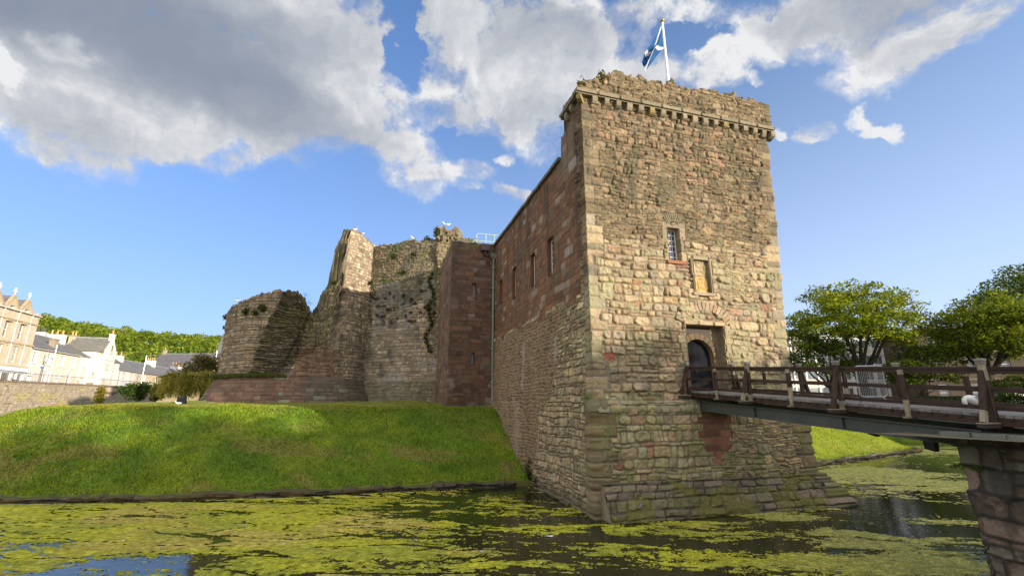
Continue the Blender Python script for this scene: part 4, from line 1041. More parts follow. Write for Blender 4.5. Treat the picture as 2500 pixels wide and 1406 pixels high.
for u, sg in ((UN, -1), (UFAR, 1)):
    along('edge_beam', u+sg*.02, -.145, .09, .165, col=(.042, .025, .018))
    along('top_rail', u, .955, .10, .075, bev=.015, t0=.05); along('rail_bead', u, .892, .06, .06, t0=.05)
    along('middle_rail', u, .50, .06, .085, t0=.05); along('bottom_rail', u, .125, .06, .085, t0=.05)
    mb = MB((.035, .025, .02)); t = .15                      # joist ends
    while t < BT: mb.box(bp(u+sg*.05, t, -.085), D1*.045, NF*.05, UP*.022); t += .29
    tag(mb.build('joist_end', M['wood'], bridge), kind='stuff')
    mb = MB((.085, .095, .085))                              # steel girder, an I section
    ui = u-sg*.30
    g0, g1 = .25, 9.6
    for (hh, hz, ww) in ((.33, -.575, .03), (.035, -.40, .24), (.035, -.75, .24)):
        mb.bar(bp(ui, g0, hz+(.0 if hz > -.4 else .0)), bp(ui, g1, hz), ww, hh)
    for t in (.4, 3.2, 6.4, 9.4): mb.box(bp(ui+sg*.06, t, -.575), D1*.05, NF*.012, UP*.155)
    mb.build('girder', M['steel'], bridge)
def worn(mb, c0, c1, w, d, up, worn_low=.2, worn_top=.0):
    """a post with bare patches where the stain has flaked off"""
    L = (c1-c0).length; dr = (c1-c0)/L; a = 0.
    cuts = [(0, worn_low, RAWW)] if worn_low else []
    cuts += [(worn_low, L-worn_top, BROWN)]
    if worn_top: cuts += [(L-worn_top, L, RAWW)]
    for (p, q, cc) in cuts:
        k = random.uniform(.85, 1.15); mb.bar(c0+dr*p, c0+dr*q, w, d, up=up, col=tuple(x*k for x in cc), bev=.008)
for side, u in ((-1, UN), (1, UFAR)):
    o = D1*side
    for i in range(10):
        t = .16+1.645*i
        main = i % 2 == 0
        if main:
            mb = MB()
            b = bp(u, t, -.17)+o*.09
            worn(mb, b, bp(u, t, 1.05)+o*.09, .115, .115, NF, random.choice([.22, .0, .3]), random.choice([.0, .25, .35]))
            post = mb.build('post', M['wood'], bridge)
            m2 = MB((.23, .215, .175)); cp = bp(u, t, 1.09)+o*.09
            m2.box(cp-UP*.02, D1*.072, NF*.072, UP*.035, (.20, .18, .14), .01); m2.box(cp+UP*.045, D1*.082, NF*.082, UP*.025, (.26, .25, .21), .012)
            m2.build('cap', M['wood'], post)
            mb = MB(); worn(mb, bp(u, t, -.16)+o*.44, bp(u, t, .90)+o*.12, .115, .10, NF, random.choice([.0, .18, .25])); mb.build('brace', M['wood'], bridge)
            mb = MB(); mb.bar(bp(u, t, -.235)-o*.35, bp(u, t, -.235)+o*.58, .14, .09, col=(.06, .045, .035), bev=.012)
            mb.bar(bp(u, t, -.177)+o*.0, bp(u, t, -.177)+o*.56, .15, .025, col=RAWW); mb.build('outrigger', M['wood'], bridge)
        else:
            mb = MB(); worn(mb, bp(u, t, -.20)+o*.085, bp(u, t, .915)+o*.085, .10, .10, NF, random.choice([.38, .3, .55]), random.choice([0, .12])); mb.build('post', M['wood'], bridge)
            mb = MB(); mb.bar(bp(u, t, -.225)-o*.1, bp(u, t, -.225)+o*.22, .13, .06, col=tuple(x*.8 for x in RAWW), bev=.01); mb.build('bracket', M['wood'], bridge)
for (t, u, l) in ((6.85, 5.0, .10), (8.25, 4.95, .26), (8.40, 5.6, .16)):     # stub hangers under the girders
    mb = MB((.018, .018, .02)); mb.prism([bp(u-.02, t-.13, -.70), bp(u-.02, t+.13, -.70), bp(u-.02, t+.11, -.78-l), bp(u-.02, t-.11, -.78-l+.04)], D1*.16); mb.build('hanger', M['black'], bridge)
# stone pier carrying the outer end
pier = thing('bridge_pier', 'rough dark stone pier with flat capstones carrying the near end of the footbridge', 'pier', gp(5.4, 0, 11))
def pier_style(U, V):
    s = stones(U, V, .42, .62, 1000, warp=(.10, .08), split=.3, vs=.2, rnd=.6, mort=.016, jr=.6)
    h = relief(U, V, s, 1001, .09, .08, .06, .05); c = paint(U, V, s, [(3, (.215, .155, .118)), (3, (.185, .165, .125)), (2, (.25, .185, .14)), (1, (.165, .155, .128))], (.055, .05, .04), 1002, .45, .03)
    c = mixc(c, (.045, .04, .035), .6*sstep(.54, .66, fbm(U*1.7, V*1.5, 1003, 4))); c = mixc(c, (.34, .32, .28), .55*(hsh(np.floor(U*34), np.floor(V*34), 8) > .985)*1.)
    return h, c
PW0, PW1 = UN-.20, UFAR+.25
pa, pb, pc, pd = gp(PW0, 0, 17), gp(PW0, 0, 9.3), gp(PW1, 0, 9.3), gp(PW1, 0, 17)
sheet('pier_wall', [('line', pd.xy, pc.xy, .2), ('line', pc.xy, pb.xy, .04), ('line', pb.xy, pa.xy, .03)][::-1] if False else [('line', pa.xy, pb.xy, .03), ('line', pb.xy, pc.xy, .04), ('line', pc.xy, pd.xy, .2)],
      -.5, lambda u: np.full(len(u), 3.33), .03, lambda U, V: pier_style(U, V), pier, lambda U, V: .14*(1-sstep(.2, 3.1, V))-.02+.06*(fbm(U*1.2, V*1.0, 1005, 2)-.5), cap=1.1, capn=3, capdrop=-.02)
t = 9.12; i = 0
while t < 16.5:
    w = random.uniform(.55, 1.0); zz = 3.375-.012*(t-9)
    for u in (PW0+.3, PW1-.3):
        mb = MB(); k = random.uniform(.85, 1.2); mb.box(gp(u+random.uniform(-.03, .03)-(.06 if u < 5 else -.06), zz, t+w/2), D1*.43, NF*(w/2-.008), UP*.055, tuple(x*k for x in (.17, .185, .155)), .03)
        mb.build('capstone', M['stone'], pier)
    t += w
# fern tuft on the pier
def leafcloud(n, pts_fn, size, cols, seed, up=.3, aspect=.6):
    rg = np.random.default_rng(seed)
    P, base = pts_fn(rg, n); n = len(P)
    a = rg.normal(0, 1, (n, 3)); a /= np.linalg.norm(a, axis=1)[:, None]
    nr = rg.normal(0, 1, (n, 3)); nr[:, 2] = np.abs(nr[:, 2])+up; nr /= np.linalg.norm(nr, axis=1)[:, None]
    a = a-nr*(a*nr).sum(1)[:, None]; a /= np.linalg.norm(a, axis=1)[:, None]; b = np.cross(nr, a)
    s = size*rg.uniform(.6, 1.4, n)[:, None]
    V = np.stack([P-a*s, P-b*s*aspect+nr*s*.15, P+a*s, P+b*s*aspect+nr*s*.15], 1).reshape(-1, 3)
    C = np.array(cols)[rg.integers(0, len(cols), n)]*rg.uniform(.7, 1.35, n)[:, None]*base[:, None]
    return V, np.arange(4*n).reshape(-1, 4), np.repeat(C, 4, 0)
def tuft(c, n, r, seed, droop=.6):
    def f(rg, n):
        th = rg.uniform(0, 6.28, n); q = rg.random(n)**.7; fr = np.floor(rg.random(n)*9)*.7
        th = fr+.12*rg.normal(0, 1, n)
        P = np.stack([c[0]+np.cos(th)*q*r, c[1]+np.sin(th)*q*r, c[2]+.5*r*q-droop*r*q*q], -1); return P, np.ones(n)
    return leafcloud(n, f, .028, [(.06, .11, .02), (.09, .15, .02)], seed)
p = gp(PW0-.05, 2.72, 9.55); V, F, C = tuft(p, 260, .38, 4); tag(link_mesh('fern', V, F, M['leaf'], None, C), 'green fern growing from the joints of the bridge pier', 'fern')
# crowd barrier standing on the deck
br = thing('crowd_barrier', 'galvanised steel crowd barrier standing on the bridge deck', 'barrier', bp(5.35, 6.9))
q0, q1 = bp(5.0, 6.72), bp(5.62, 7.02); e = (q1-q0); e.z = 0; L = e.length; e.normalize(); sd = e.cross(UP)
def q(a, z): return q0+e*a+UP*z
mb = MB((.38, .39, .40))
R_ = .06
loop = [q(R_, .16), q(0, .16+R_), q(0, 1.02-R_), q(R_*.3, 1.02-R_*.3), q(R_, 1.02), q(L-R_, 1.02), q(L-R_*.3, 1.02-R_*.3), q(L, 1.02-R_), q(L, .16+R_), q(L-R_, .16), q(R_, .16)]
mb.tube(loop, .021, 8); mb.build('frame', M['galv'], br)
for k in range(1, 15): m2 = MB((.32, .33, .34)); m2.tube([q(L*k/15, .17), q(L*k/15, 1.01)], .0065, 6); m2.build('bar', M['galv'], br)
for a in (.14, L-.14):
    for s_ in (1, -1): m2 = MB((.38, .39, .40)); m2.tube([q(a, .17), q(a, .10)+sd*.12*s_, q(a, .02)+sd*.34*s_], .018, 6); m2.build('leg', M['galv'], br)

# ================================================================== BIRDS
def bird(name, label, loc, heading, size, body=(.80, .79, .76), back=(.36, .38, .41), beak=(.7, .5, .1), pose='stand', group=None, cat='gull'):
    """continuous lofted body from tail to head, with wings, beak and legs as parts"""
    r = thing(name, label, cat, loc, group, heading); s_ = size
    if pose == 'preen': path = [(-.52, .30, .02), (-.36, .33, .07), (-.12, .36, .15), (.10, .40, .165), (.27, .45, .13), (.40, .46, .085), (.47, .40, .075), (.48, .31, .08), (.45, .23, .055), (.43, .19, .02)]
    elif pose == 'sit': path = [(-.50, .20, .02), (-.34, .19, .08), (-.10, .17, .15), (.12, .19, .155), (.26, .27, .11), (.31, .36, .075), (.36, .40, .07), (.42, .39, .045), (.46, .38, .015)]
    else: path = [(-.40, .22, .02), (-.27, .28, .08), (-.10, .38, .15), (.04, .50, .16), (.13, .62, .11), (.16, .72, .075), (.19, .80, .075), (.26, .80, .05), (.31, .79, .015)]
    mb = MB(); mb.tube([Vector((x*s_, 0, z*s_)) for x, z, w in path], [w*s_ for x, z, w in path], 10)
    for i, v in enumerate(mb.v): mb.c[i] = body
    mb.build('body', M['feather'], r, smooth=True, local=True)
    for y in (1, -1):
        w = MB(back); zz = path[2][1]+.05
        pts = [(.16, .155, zz+.10), (-.05, .17, zz+.11), (-.35, .12, zz+.05), (-.60, .04, zz-.0), (-.35, .13, zz-.04), (-.02, .175, zz-.06), (.13, .16, zz-.0)]
        if pose == 'stand': pts = [(.10, .15, .56), (-.02, .17, .52), (-.25, .12, .34), (-.48, .04, .17), (-.28, .13, .24), (-.05, .175, .34), (.08, .16, .44)]
        w.prism([Vector((a*s_, y*(b-.03)*s_, c*s_)) for a, b, c in pts], (0, y*.035*s_, 0)); w.build('wing', M['feather'], r, smooth=False, local=True)
    k = MB(beak); e = path[-1]
    dr = Vector((.12, 0, -.03)) if pose != 'preen' else Vector((-.05, 0, -.12))
    k.tube([Vector((e[0]*s_-.02*s_, 0, e[1]*s_)), Vector((e[0], 0, e[1]))*s_+dr*s_], [.022*s_, .006*s_], 6); k.build('beak', M['feather'], r, local=True)
    if pose != 'sit':
        for y in (.06, -.06):
            l = MB((.55, .35, .25)); l.tube([Vector((.02, y, .30))*s_, Vector((.0, y, .14))*s_, Vector((.02, y, .0))*s_], .014*s_, 5); l.box(Vector((.06, y, .008))*s_, Vector((.06*s_, 0, 0)), Vector((0, .035*s_, 0)), Vector((0, 0, .008*s_))); l.build('leg', M['feather'], r, local=True)
    return r
bird('seagull', 'white gull with grey wings bending its head down on the bridge deck', bp(5.2, 9.25)+D1*.0, RAD(188), .62, pose='preen')
PIG = dict(body=(.07, .07, .078), back=(.12, .122, .13), beak=(.1, .1, .1), cat='pigeon')
bird('pigeon', 'small grey pigeon on the bridge deck beside the far railing', bp(6.2, 1.1), RAD(200), .34, body=(.35, .36, .40), back=(.25, .26, .3), beak=(.1, .1, .1), cat='pigeon')
def ap(u, z): return gp(u, z, .36+.58*max(0, 1.18-(.75*z+.25*math.floor(z/.3)*.3))+.03)
for (px, py, u, z, hd, lb) in ((0, 0, 1.75, 1.02, 200, 'dark pigeon on the top mossy course of the apron near its left end'), (0, 0, 1.25, .36, 20, 'pale grey pigeon low on the left part of the sloping apron'), (0, 0, 6.55, 1.13, 170, 'dark pigeon on the top of the apron under the bridge'),
                           (0, 0, 8.85, 1.13, 30, 'grey and white pigeon on the top of the apron at its right end'), (0, 0, 8.75, .62, 200, 'dark pigeon crouching among the mossy stones at the right'), (0, 0, 10.0, .66, 200, 'dark pigeon by the fallen stones at the right end of the apron')):
    kw = dict(PIG)
    if 'pale' in lb: kw.update(body=(.16, .17, .20), back=(.22, .23, .26))
    bird('pigeon', lb, ap(u, z), RAD(hd), .30, pose='sit' if 'crouch' in lb else 'stand', group='pigeons on the apron', **kw)
for (px, py, Y, sz, hd, lb, ps) in ((1007, 589, 41.0, .62, 200, 'white gull standing on top of the curtain wall', 'stand'), (1083, 551, 40.0, .48, 190, 'taller white gull standing on the broken turret', 'stand'), (1094, 551, 40.2, .5, 10, 'smaller white gull sitting beside the taller one on the turret', 'sit'),
                        (866, 563, 39.4, .5, 10, 'white gull sitting on the peak of the ruined round tower', 'sit'), (884, 573, 40.2, .45, 20, 'small white gull just below the peak of the round tower', 'sit'), (580, 737, 38.0, .5, 10, 'white gull on the low left rim of the round tower', 'sit'), (606, 733, 37.6, .5, 180, 'second white gull on the left rim of the round tower', 'sit')):
    bird('seagull', lb, at(px, py, Y), RAD(hd), sz, pose=ps, group='gulls on the castle', back=(.62, .62, .62))
def on_ground(px, py, Y0=24., Y1=60.):
    """first point along the view of a spot on the turf"""
    for Y in np.arange(Y0, Y1, .05):
        p = at(px, py, Y)
        if float(ground_z(np.array([p.x]), np.array([p.y]))[0]) >= p.z: return Vector((p.x, p.y, p.z))
    return at(px, py, Y1)
for (px, py, sz, hd, lb, ps) in ((139, 984, .5, 30, 'white gull on the grass at the left crest of the mound', 'sit'), (165, 981, .5, 200, 'small gull with raised head on the left crest of the mound', 'stand'), (272, 982, .5, 20, 'white gull on the lawn between the planter and the floodlight', 'sit'),
                         (434, 987, .5, 190, 'white gull on the grass touching the black floodlight', 'sit'), (529, 972, .5, 10, 'white gull on the grass at the foot of the red plinth', 'sit'), (371, 972, .42, 90, 'small grey gull standing on the lawn before the weeping tree', 'stand')):
    bird('seagull', lb, on_ground(px, py), RAD(hd), sz, pose=ps, group='gulls on the lawn', back=(.5, .52, .55))
# floodlight on the lawn
p = on_ground(443, 985); fl = thing('floodlight', 'black boxy floodlight standing on the edge of the mound', 'floodlight', p)
mb = MB((.012, .012, .014)); ex = Vector((1, .1, 0)).normalized(); ey = Vector((-.1, 1, 0)).normalized()
mb.prism([p-ex*.28+ey*.16+UP*.02, p-ex*.28-ey*.13+UP*.02, p-ex*.28-ey*.06+UP*.45, p-ex*.28+ey*.05+UP*.47], ex*.50); mb.build('housing', M['black'], fl)
for k_ in (.225, -.315):
    mb = MB((.015, .015, .017)); mb.prism([p+ex*k_+ey*.22, p+ex*k_-ey*.20, p+ex*k_-ey*.02+UP*.5, p+ex*k_+ey*.06+UP*.5], ex*.03); mb.build('bracket', M['black'], fl)
# drain pipe at the foot of the left face
mb = MB((.18, .095, .06)); q = lp(8.9, .55, .0); mb.tube([q+D1*.3+UP*.12, q-D1*.35-D2*.1, q-D1*.45-D2*.15-UP*.05], .10, 10); tag(mb.build('drain_pipe', M['steel']), 'rusty drain pipe sticking out where the bank meets the gatehouse', 'drain pipe')
# ferns and weeds growing on the walls
def shrub(name, label, pts, n, r, seed, parent=None, cols=((.035, .06, .012), (.055, .085, .015), (.03, .045, .012)), size=.07, flat=.35, cat='plant'):
    pts = [Vector(q) for q in pts]
    def f(rg, n):
        i = rg.integers(0, len(pts), n); c = np.array(pts)[i]; q = rg.normal(0, 1, (n, 3)); q /= np.linalg.norm(q, axis=1)[:, None]; k = rg.random(n)**.5
        return c+q*(k*r)[:, None]*np.array((1, 1, 1)), .75+.5*k
    V, F, C = leafcloud(n, f, size, list(cols), seed)
    o = link_mesh(name, V, F, M['leaf'], parent, C)
    if parent is None: tag(o, label, cat)
    return o
shrub('fern', 'dark green ferns growing at the waterline by the left face', [lp(7.3, .35, .2), lp(7.0, .6, .15), lp(7.6, .75, .15), lp(6.2, .3, .12), lp(7.2, 1.0, .1)], 900, .38, 31, size=.06, cat='fern')
iv = []
for k in range(20):
    z = 15.4-k*.36; iv.append(Vector((-7.15-.25*math.sin(k*.9)-.012*k*3*.3, 39.75, z)))
shrub('ivy', '', iv+[Vector((-6.95, 39.45, 19.0+k*.22)) for k in range(4)], 1500, .26, 32, castle, size=.075, cols=((.06, .075, .02), (.08, .095, .025), (.05, .06, .02)))
for (px, py, Y, n, r, nm) in ((640, 752, 36.5, 220, .35, 0), (600, 760, 37, 200, .3, 0), (622, 764, 36.7, 160, .3, 0), (552, 775, 40.5, 200, .3, 0), (550, 800, 40.6, 130, .22, 0), (752, 738, 37.3, 90, .45, 1), (745, 720, 37.3, 60, .4, 1), (810, 668, 38.2, 70, .35, 1), (815, 690, 38.0, 120, .3, 0), (960, 625, 40.3, 150, .35, 0), (1010, 622, 40.1, 150, .35, 0), (985, 665, 40.2, 120, .3, 0), (640, 722, 36.9, 100, .25, 0), (1043, 583, 40, 120, .3, 0), (905, 690, 41.2, 90, .25, 0)):
    shrub('wall_plant', '', [at(px, py, Y)], n, r, int(px), castle, size=.07 if nm == 0 else .035)
for (u, z, n, r) in ((.9, 18.95, 130, .22), (-.1, 18.35, 60, .25), (1.0, 18.8, 80, .15)):
    shrub('wall_plant', '', [gp(u, z, .35)], n, r, int(u*10)+400, castle, size=.05, cols=((.13, .13, .03), (.10, .12, .03)))

# ================================================================== FLAG
PB = at(1632, 206, 21.6); PT = at(1618, 55, 21.6); px_ = PB.x
pole = thing('flagpole', 'white flagpole with a gilt finial on top of the gatehouse', 'flagpole', (px_, 21.6, 17.5))
mb = MB((.78, .78, .77)); H0, H1 = 16.2, PT.z
mb.tube([Vector((px_, 21.6, H0)), Vector((px_, 21.6, (H0+H1)/2)), Vector((px_, 21.6, H1))], [.10, .085, .055], 12); mb.build('pole', M['paint'], pole, smooth=True)
mb = MB((.45, .30, .06)); mb.lathe((px_, 21.6, H1), [(.05, 0), (.11, .03), (.13, .10), (.10, .17), (.03, .21), (.015, .28)], 10); mb.build('finial', M['galv'], pole, smooth=True)
zt, zb = at(1619, 66, 21.6).z, at(1621, 121, 21.6).z
na, nb = 64, 44; Aa, Bb = np.meshgrid(np.linspace(0, 1, na), np.linspace(0, 1, nb))      # a along the fly, b up the hoist
hoist = np.stack([np.full(Aa.shape, px_-.10), np.full(Aa.shape, 21.55), zb+(zt-zb)*Bb], -1)
wrld = lambda px, py: np.array(at(px, py, 21.2))
tipU, tipL = wrld(1566, 139), wrld(1578, 172)
ctrlU, ctrlL = wrld(1594, 104), wrld(1597, 137)
def bez(p0, p1, p2, t): return p0*(1-t)**2+p1*2*t*(1-t)+p2*t*t
up_ = np.stack([bez(hoist[-1, 0, k], ctrlU[k]+.0, tipU[k], Aa) for k in range(3)], -1)
lo_ = np.stack([bez(hoist[0, 0, k], ctrlL[k], tipL[k], Aa) for k in range(3)], -1)
Fp = lo_*(1-Bb[..., None])+up_*Bb[..., None]
Fp[..., 1] += .20*np.sin(Bb*9+Aa*3)*Aa**.7+.10*np.sin(Bb*17-Aa*5)*Aa
Fp[..., 0] += .05*np.sin(Bb*11+Aa*4)*Aa
dg = np.minimum(np.abs(Aa-Bb), np.abs(Aa-(1-Bb)))
fc = np.where((dg < .07)[..., None], np.array((.52, .52, .54)), np.array((.004, .07, .21)))
gi = np.arange(Aa.size).reshape(Aa.shape); fq = np.stack([gi[:-1, :-1], gi[:-1, 1:], gi[1:, 1:], gi[1:, :-1]], -1).reshape(-1, 4)
fl_ = link_mesh('flag', Fp.reshape(-1, 3), fq, M['cloth'], None, fc.reshape(-1, 3), smooth=True)
tag(fl_, 'blue flag with a white diagonal cross hanging folded from the flagpole', 'flag')

# ================================================================== TOWN, LEFT
FE = Vector((WE[0], WE[1], 0)); FM = Vector((WM[0], WM[1], 0))
def fp_(t, z=0., out=0.): return Vector((WP0[0], WP0[1], 0))+FE*t+FM*out+UP*z
CREAM = (.60, .545, .45); WHITE = (.63, .615, .565); SAND = (.51, .445, .33); WFR = (.80, .79, .75)
def facade(mb, o, ex, nrm, W, z0, z1, ops, col, depth=.22, revcol=None):
    """wall panel with real openings; ops are (x0, x1, z0, z1)"""
    xs = sorted({0., W, *[v for p in ops for v in p[:2]]}); zs = sorted({z0, z1, *[v for p in ops for v in p[2:4]]})
    for i in range(len(xs)-1):
        for j in range(len(zs)-1):
            cx, cz = (xs[i]+xs[i+1])/2, (zs[j]+zs[j+1])/2
            if any(p[0] < cx < p[1] and p[2] < cz < p[3] for p in ops): continue
            mb.quad(o+ex*xs[i]+UP*zs[j], o+ex*xs[i+1]+UP*zs[j], o+ex*xs[i+1]+UP*zs[j+1], o+ex*xs[i]+UP*zs[j+1], col)
    for p in ops:
        a, b, c, d = o+ex*p[0]+UP*p[2], o+ex*p[1]+UP*p[2], o+ex*p[1]+UP*p[3], o+ex*p[0]+UP*p[3]
        for (q, r) in ((b, a), (c, b), (d, c), (a, d)): mb.quad(q, r, r-nrm*depth, q-nrm*depth, revcol or col)
def win(parent, o, ex, nrm, p, cols=2, rows=4, depth=.2, frame=WFR, glass=(.06, .075, .09), surround=None, name='window', t=.08, sash=True):
    x0, x1, z0, z1 = p[:4]; c = o+ex*(x0+x1)/2-nrm*(depth-.04)+UP*(z0+z1)/2; w, h = x1-x0, z1-z0
    f = MB(frame)
    for a in (-1, 1): f.box(c+ex*a*(w/2-t/2), ex*t/2, nrm*.035, UP*h/2)
    for a in (-1, 1): f.box(c+UP*a*(h/2-t/2), ex*(w/2-t), nrm*.035, UP*t/2)
    if sash: f.box(c, ex*(w/2-t), nrm*.03, UP*.035)
    for i in range(1, cols): f.box(c+ex*(w*i/cols-w/2), ex*.014, nrm*.024, UP*(h/2-t))
    for j in range(1, rows):
        if sash and rows % 2 == 0 and j == rows//2: continue
        f.box(c+UP*(h*j/rows-h/2), ex*(w/2-t), nrm*.021, UP*.014)
    if surround:
        for a in (-1, 1): f.box(o+ex*((x0+x1)/2+a*(w/2+.09))+UP*(z0+z1)/2+nrm*.02, ex*.085, nrm*.025, UP*(h/2+.16), surround)
        f.box(o+ex*(x0+x1)/2+UP*(z1+.09)+nrm*.022, ex*w/2, nrm*.025, UP*.085, surround); f.box(o+ex*(x0+x1)/2+UP*(z0-.08)+nrm*.045, ex*(w/2+.2), nrm*.05, UP*.075, surround)
    fo = f.build(name, M['paint'], parent)
    g = MB(glass); cg = c-nrm*.015
    g.quad(cg-ex*w*.48-UP*h*.48, cg+ex*w*.48-UP*h*.48, cg+ex*w*.48+UP*h*.48, cg-ex*w*.48+UP*h*.48); g.build('pane', M['glass'], fo); return fo
def doorway(parent, o, ex, nrm, p, col=(.35, .38, .36), depth=.2):
    x0, x1, z0, z1 = p[:4]; c = o+ex*(x0+x1)/2-nrm*(depth-.03)+UP*(z0+z1)/2; w, h = x1-x0, z1-z0
    m = MB(col); m.box(c, ex*w/2, nrm*.03, UP*h/2)
    for a in (-1, 1):
        for b in (-.25, .22): m.box(c+ex*a*w*.22+UP*b*h+nrm*.035, ex*w*.15, nrm*.012, UP*h*.15, tuple(x*.85 for x in col))
    d = m.build('door', M['paint'], parent); k = MB((.5, .42, .2)); k.ball(c+ex*w*.35+nrm*.07, .04); k.build('handle', M['galv'], d)
def chimney(parent, c, ex, ey, w, d, h, pots, col, potcol=(.55, .32, .13)):
    m = MB(col); m.box(c+UP*h/2, ex*w/2, ey*d/2, UP*h/2); m.box(c+UP*(h+.06), ex*(w/2+.09), ey*(d/2+.09), UP*.07, tuple(x*.7 for x in col)); ch = m.build('chimney', M['render'], parent)
    for i in range(pots):
        a = (i+.5)/pots-.5; q = MB(potcol); q.lathe(c+ex*w*a*.95+UP*(h+.12), [(.15, 0), (.13, .1), (.12, .62), (.155, .66), (.15, .76)], 10); q.build('chimney_pot', M['trim'], ch, smooth=False)
def box_sides(mb, o, ex, nrm, W, D, z0, z1, col):
    a, b, c, d = o, o+ex*W, o+ex*W-nrm*D, o-nrm*D
    for (p, q) in ((b, c), (c, d), (d, a)): mb.quad(p+UP*z0, q+UP*z0, q+UP*z1, p+UP*z1, col)
def gable_roof(parent, o, ex, nrm, W, D, ze, zr, gcol=None, eav=.25, mat='slate', col=(.16, .155, .15), gm=None, ridge=(.30, .31, .32)):
    """ridge parallel to ex"""
    m = MB(col); th = .12; mid = -nrm*D/2; x0, x1 = -.06, W+.06; k = (zr-ze)/(D/2)
    for s_ in (1, -1):
        e0 = o+(nrm*eav if s_ > 0 else -nrm*(D+eav)); ez = ze-eav*k
        m.hexa([e0+ex*x0+UP*ez, e0+ex*x1+UP*ez, o+mid+ex*x1+UP*zr, o+mid+ex*x0+UP*zr, e0+ex*x0+UP*(ez+th), e0+ex*x1+UP*(ez+th), o+mid+ex*x1+UP*(zr+th), o+mid+ex*x0+UP*(zr+th)])
    rf = m.build('roof', M[mat], parent)
    r = MB(ridge); r.tube([o+mid+ex*x0+UP*(zr+th), o+mid+ex*x1+UP*(zr+th)], .11, 6); r.build('ridge', M['steel'], rf)
    if gcol:
        g = MB(gcol)
        for x in (0, W): g.prism([o+ex*x+UP*ze, o+ex*x-nrm*D+UP*ze, o+ex*x+mid+UP*(zr+.02)], ex*(.02 if x == 0 else -.02), gcol)
        g.build('gable', M[gm or 'render'], parent)
    return rf
def gutter(parent, o, ex, nrm, W, z, drops, zb, col=(.25, .24, .22)):
    m = MB(col); m.tube([o+nrm*.3+UP*z, o+ex*W+nrm*.3+UP*z], .07, 6)
    for x in drops: m.tube([o+ex*x+nrm*.28+UP*z, o+ex*x+nrm*.1+UP*(z-.4), o+ex*x+nrm*.1+UP*zb], .05, 6)
    m.build('gutter', M['steel'], parent)

# ---- tenement, t from -24 to -3.9
t0, t1 = -24., -3.9; o = fp_(t0); W = t1-t0; zg = 6.2
ten = thing('tenement', 'tall sandstone tenement with crow stepped gables at the left edge', 'tenement', fp_((t0+t1)/2, zg))
bays = [W-2.9*k-2.95 for k in range(6)]
ops = []; tops = []
for x in bays:
    ops += [(x-.45, x+.45, 9.75, 11.85), (x-.45, x+.45, 12.75, 14.85)]
mb = MB(SAND); facade(mb, o, FE, FM, W, 9.1, 16.55, ops, SAND, .3, (.40, .31, .19)); box_sides(mb, o, FE, FM, W, 10, zg, 16.55, SAND)
mb.build('wall', M['stone'], ten)
for p in ops: win(ten, o, FE, FM, p, 1, 2, .3, t=.1, glass=(.10, .13, .17) if p[2] > 12 else (.30, .28, .24))
m = MB((.44, .35, .22))
for z in (9.15, 12.25, 15.25): m.box(o+FE*W/2+UP*z+FM*.07, FE*(W/2+.08), FM*.10, UP*.09)
for x in bays:
    m.box(o+FE*x+UP*15.0+FM*.1, FE*.62, FM*.12, UP*.1)
    for (a, z, w) in ((0, 12.35, .40), (-.55, 12.14, .22), (.55, 12.14, .22), (-.85, 11.85, .16), (.85, 11.85, .16)): m.box(o+FE*(x+a)+UP*z+FM*.06, FE*w, FM*.07, UP*.07)
m.build('string_course', M['trim'], ten)
rf = MB((.15, .145, .14)); rf.hexa([o+FM*.2+UP*16.5, o+FE*(W+.0)+FM*.2+UP*16.5, o+FE*(W-.6)-FM*5+UP*19.0, o-FM*5+UP*19.0, o-FM*10+UP*16.5, o+FE*W-FM*10+UP*16.5, o+FE*(W-.6)-FM*5.05+UP*19.0, o-FM*5.05+UP*19.0])
rfo = rf.build('roof', M['slate'], ten)
g = MB((.46, .37, .24))                                     # crow steps on the end gable
for k in range(6): g.box(o+FE*(W-.2)-FM*(.35+.8*k)+UP*(16.5+.42*k), FE*.22, FM*.42, UP*.45)
for k in range(6): g.box(o+FE*(W-.2)-FM*(9.65-.8*k)+UP*(16.5+.42*k), FE*.22, FM*.42, UP*.45)
g.prism([o+FE*(W-.35)+UP*16.5, o+FE*(W-.35)-FM*10+UP*16.5, o+FE*(W-.35)-FM*5+UP*19.2], FE*.3); g.build('gable', M['stone'], ten)
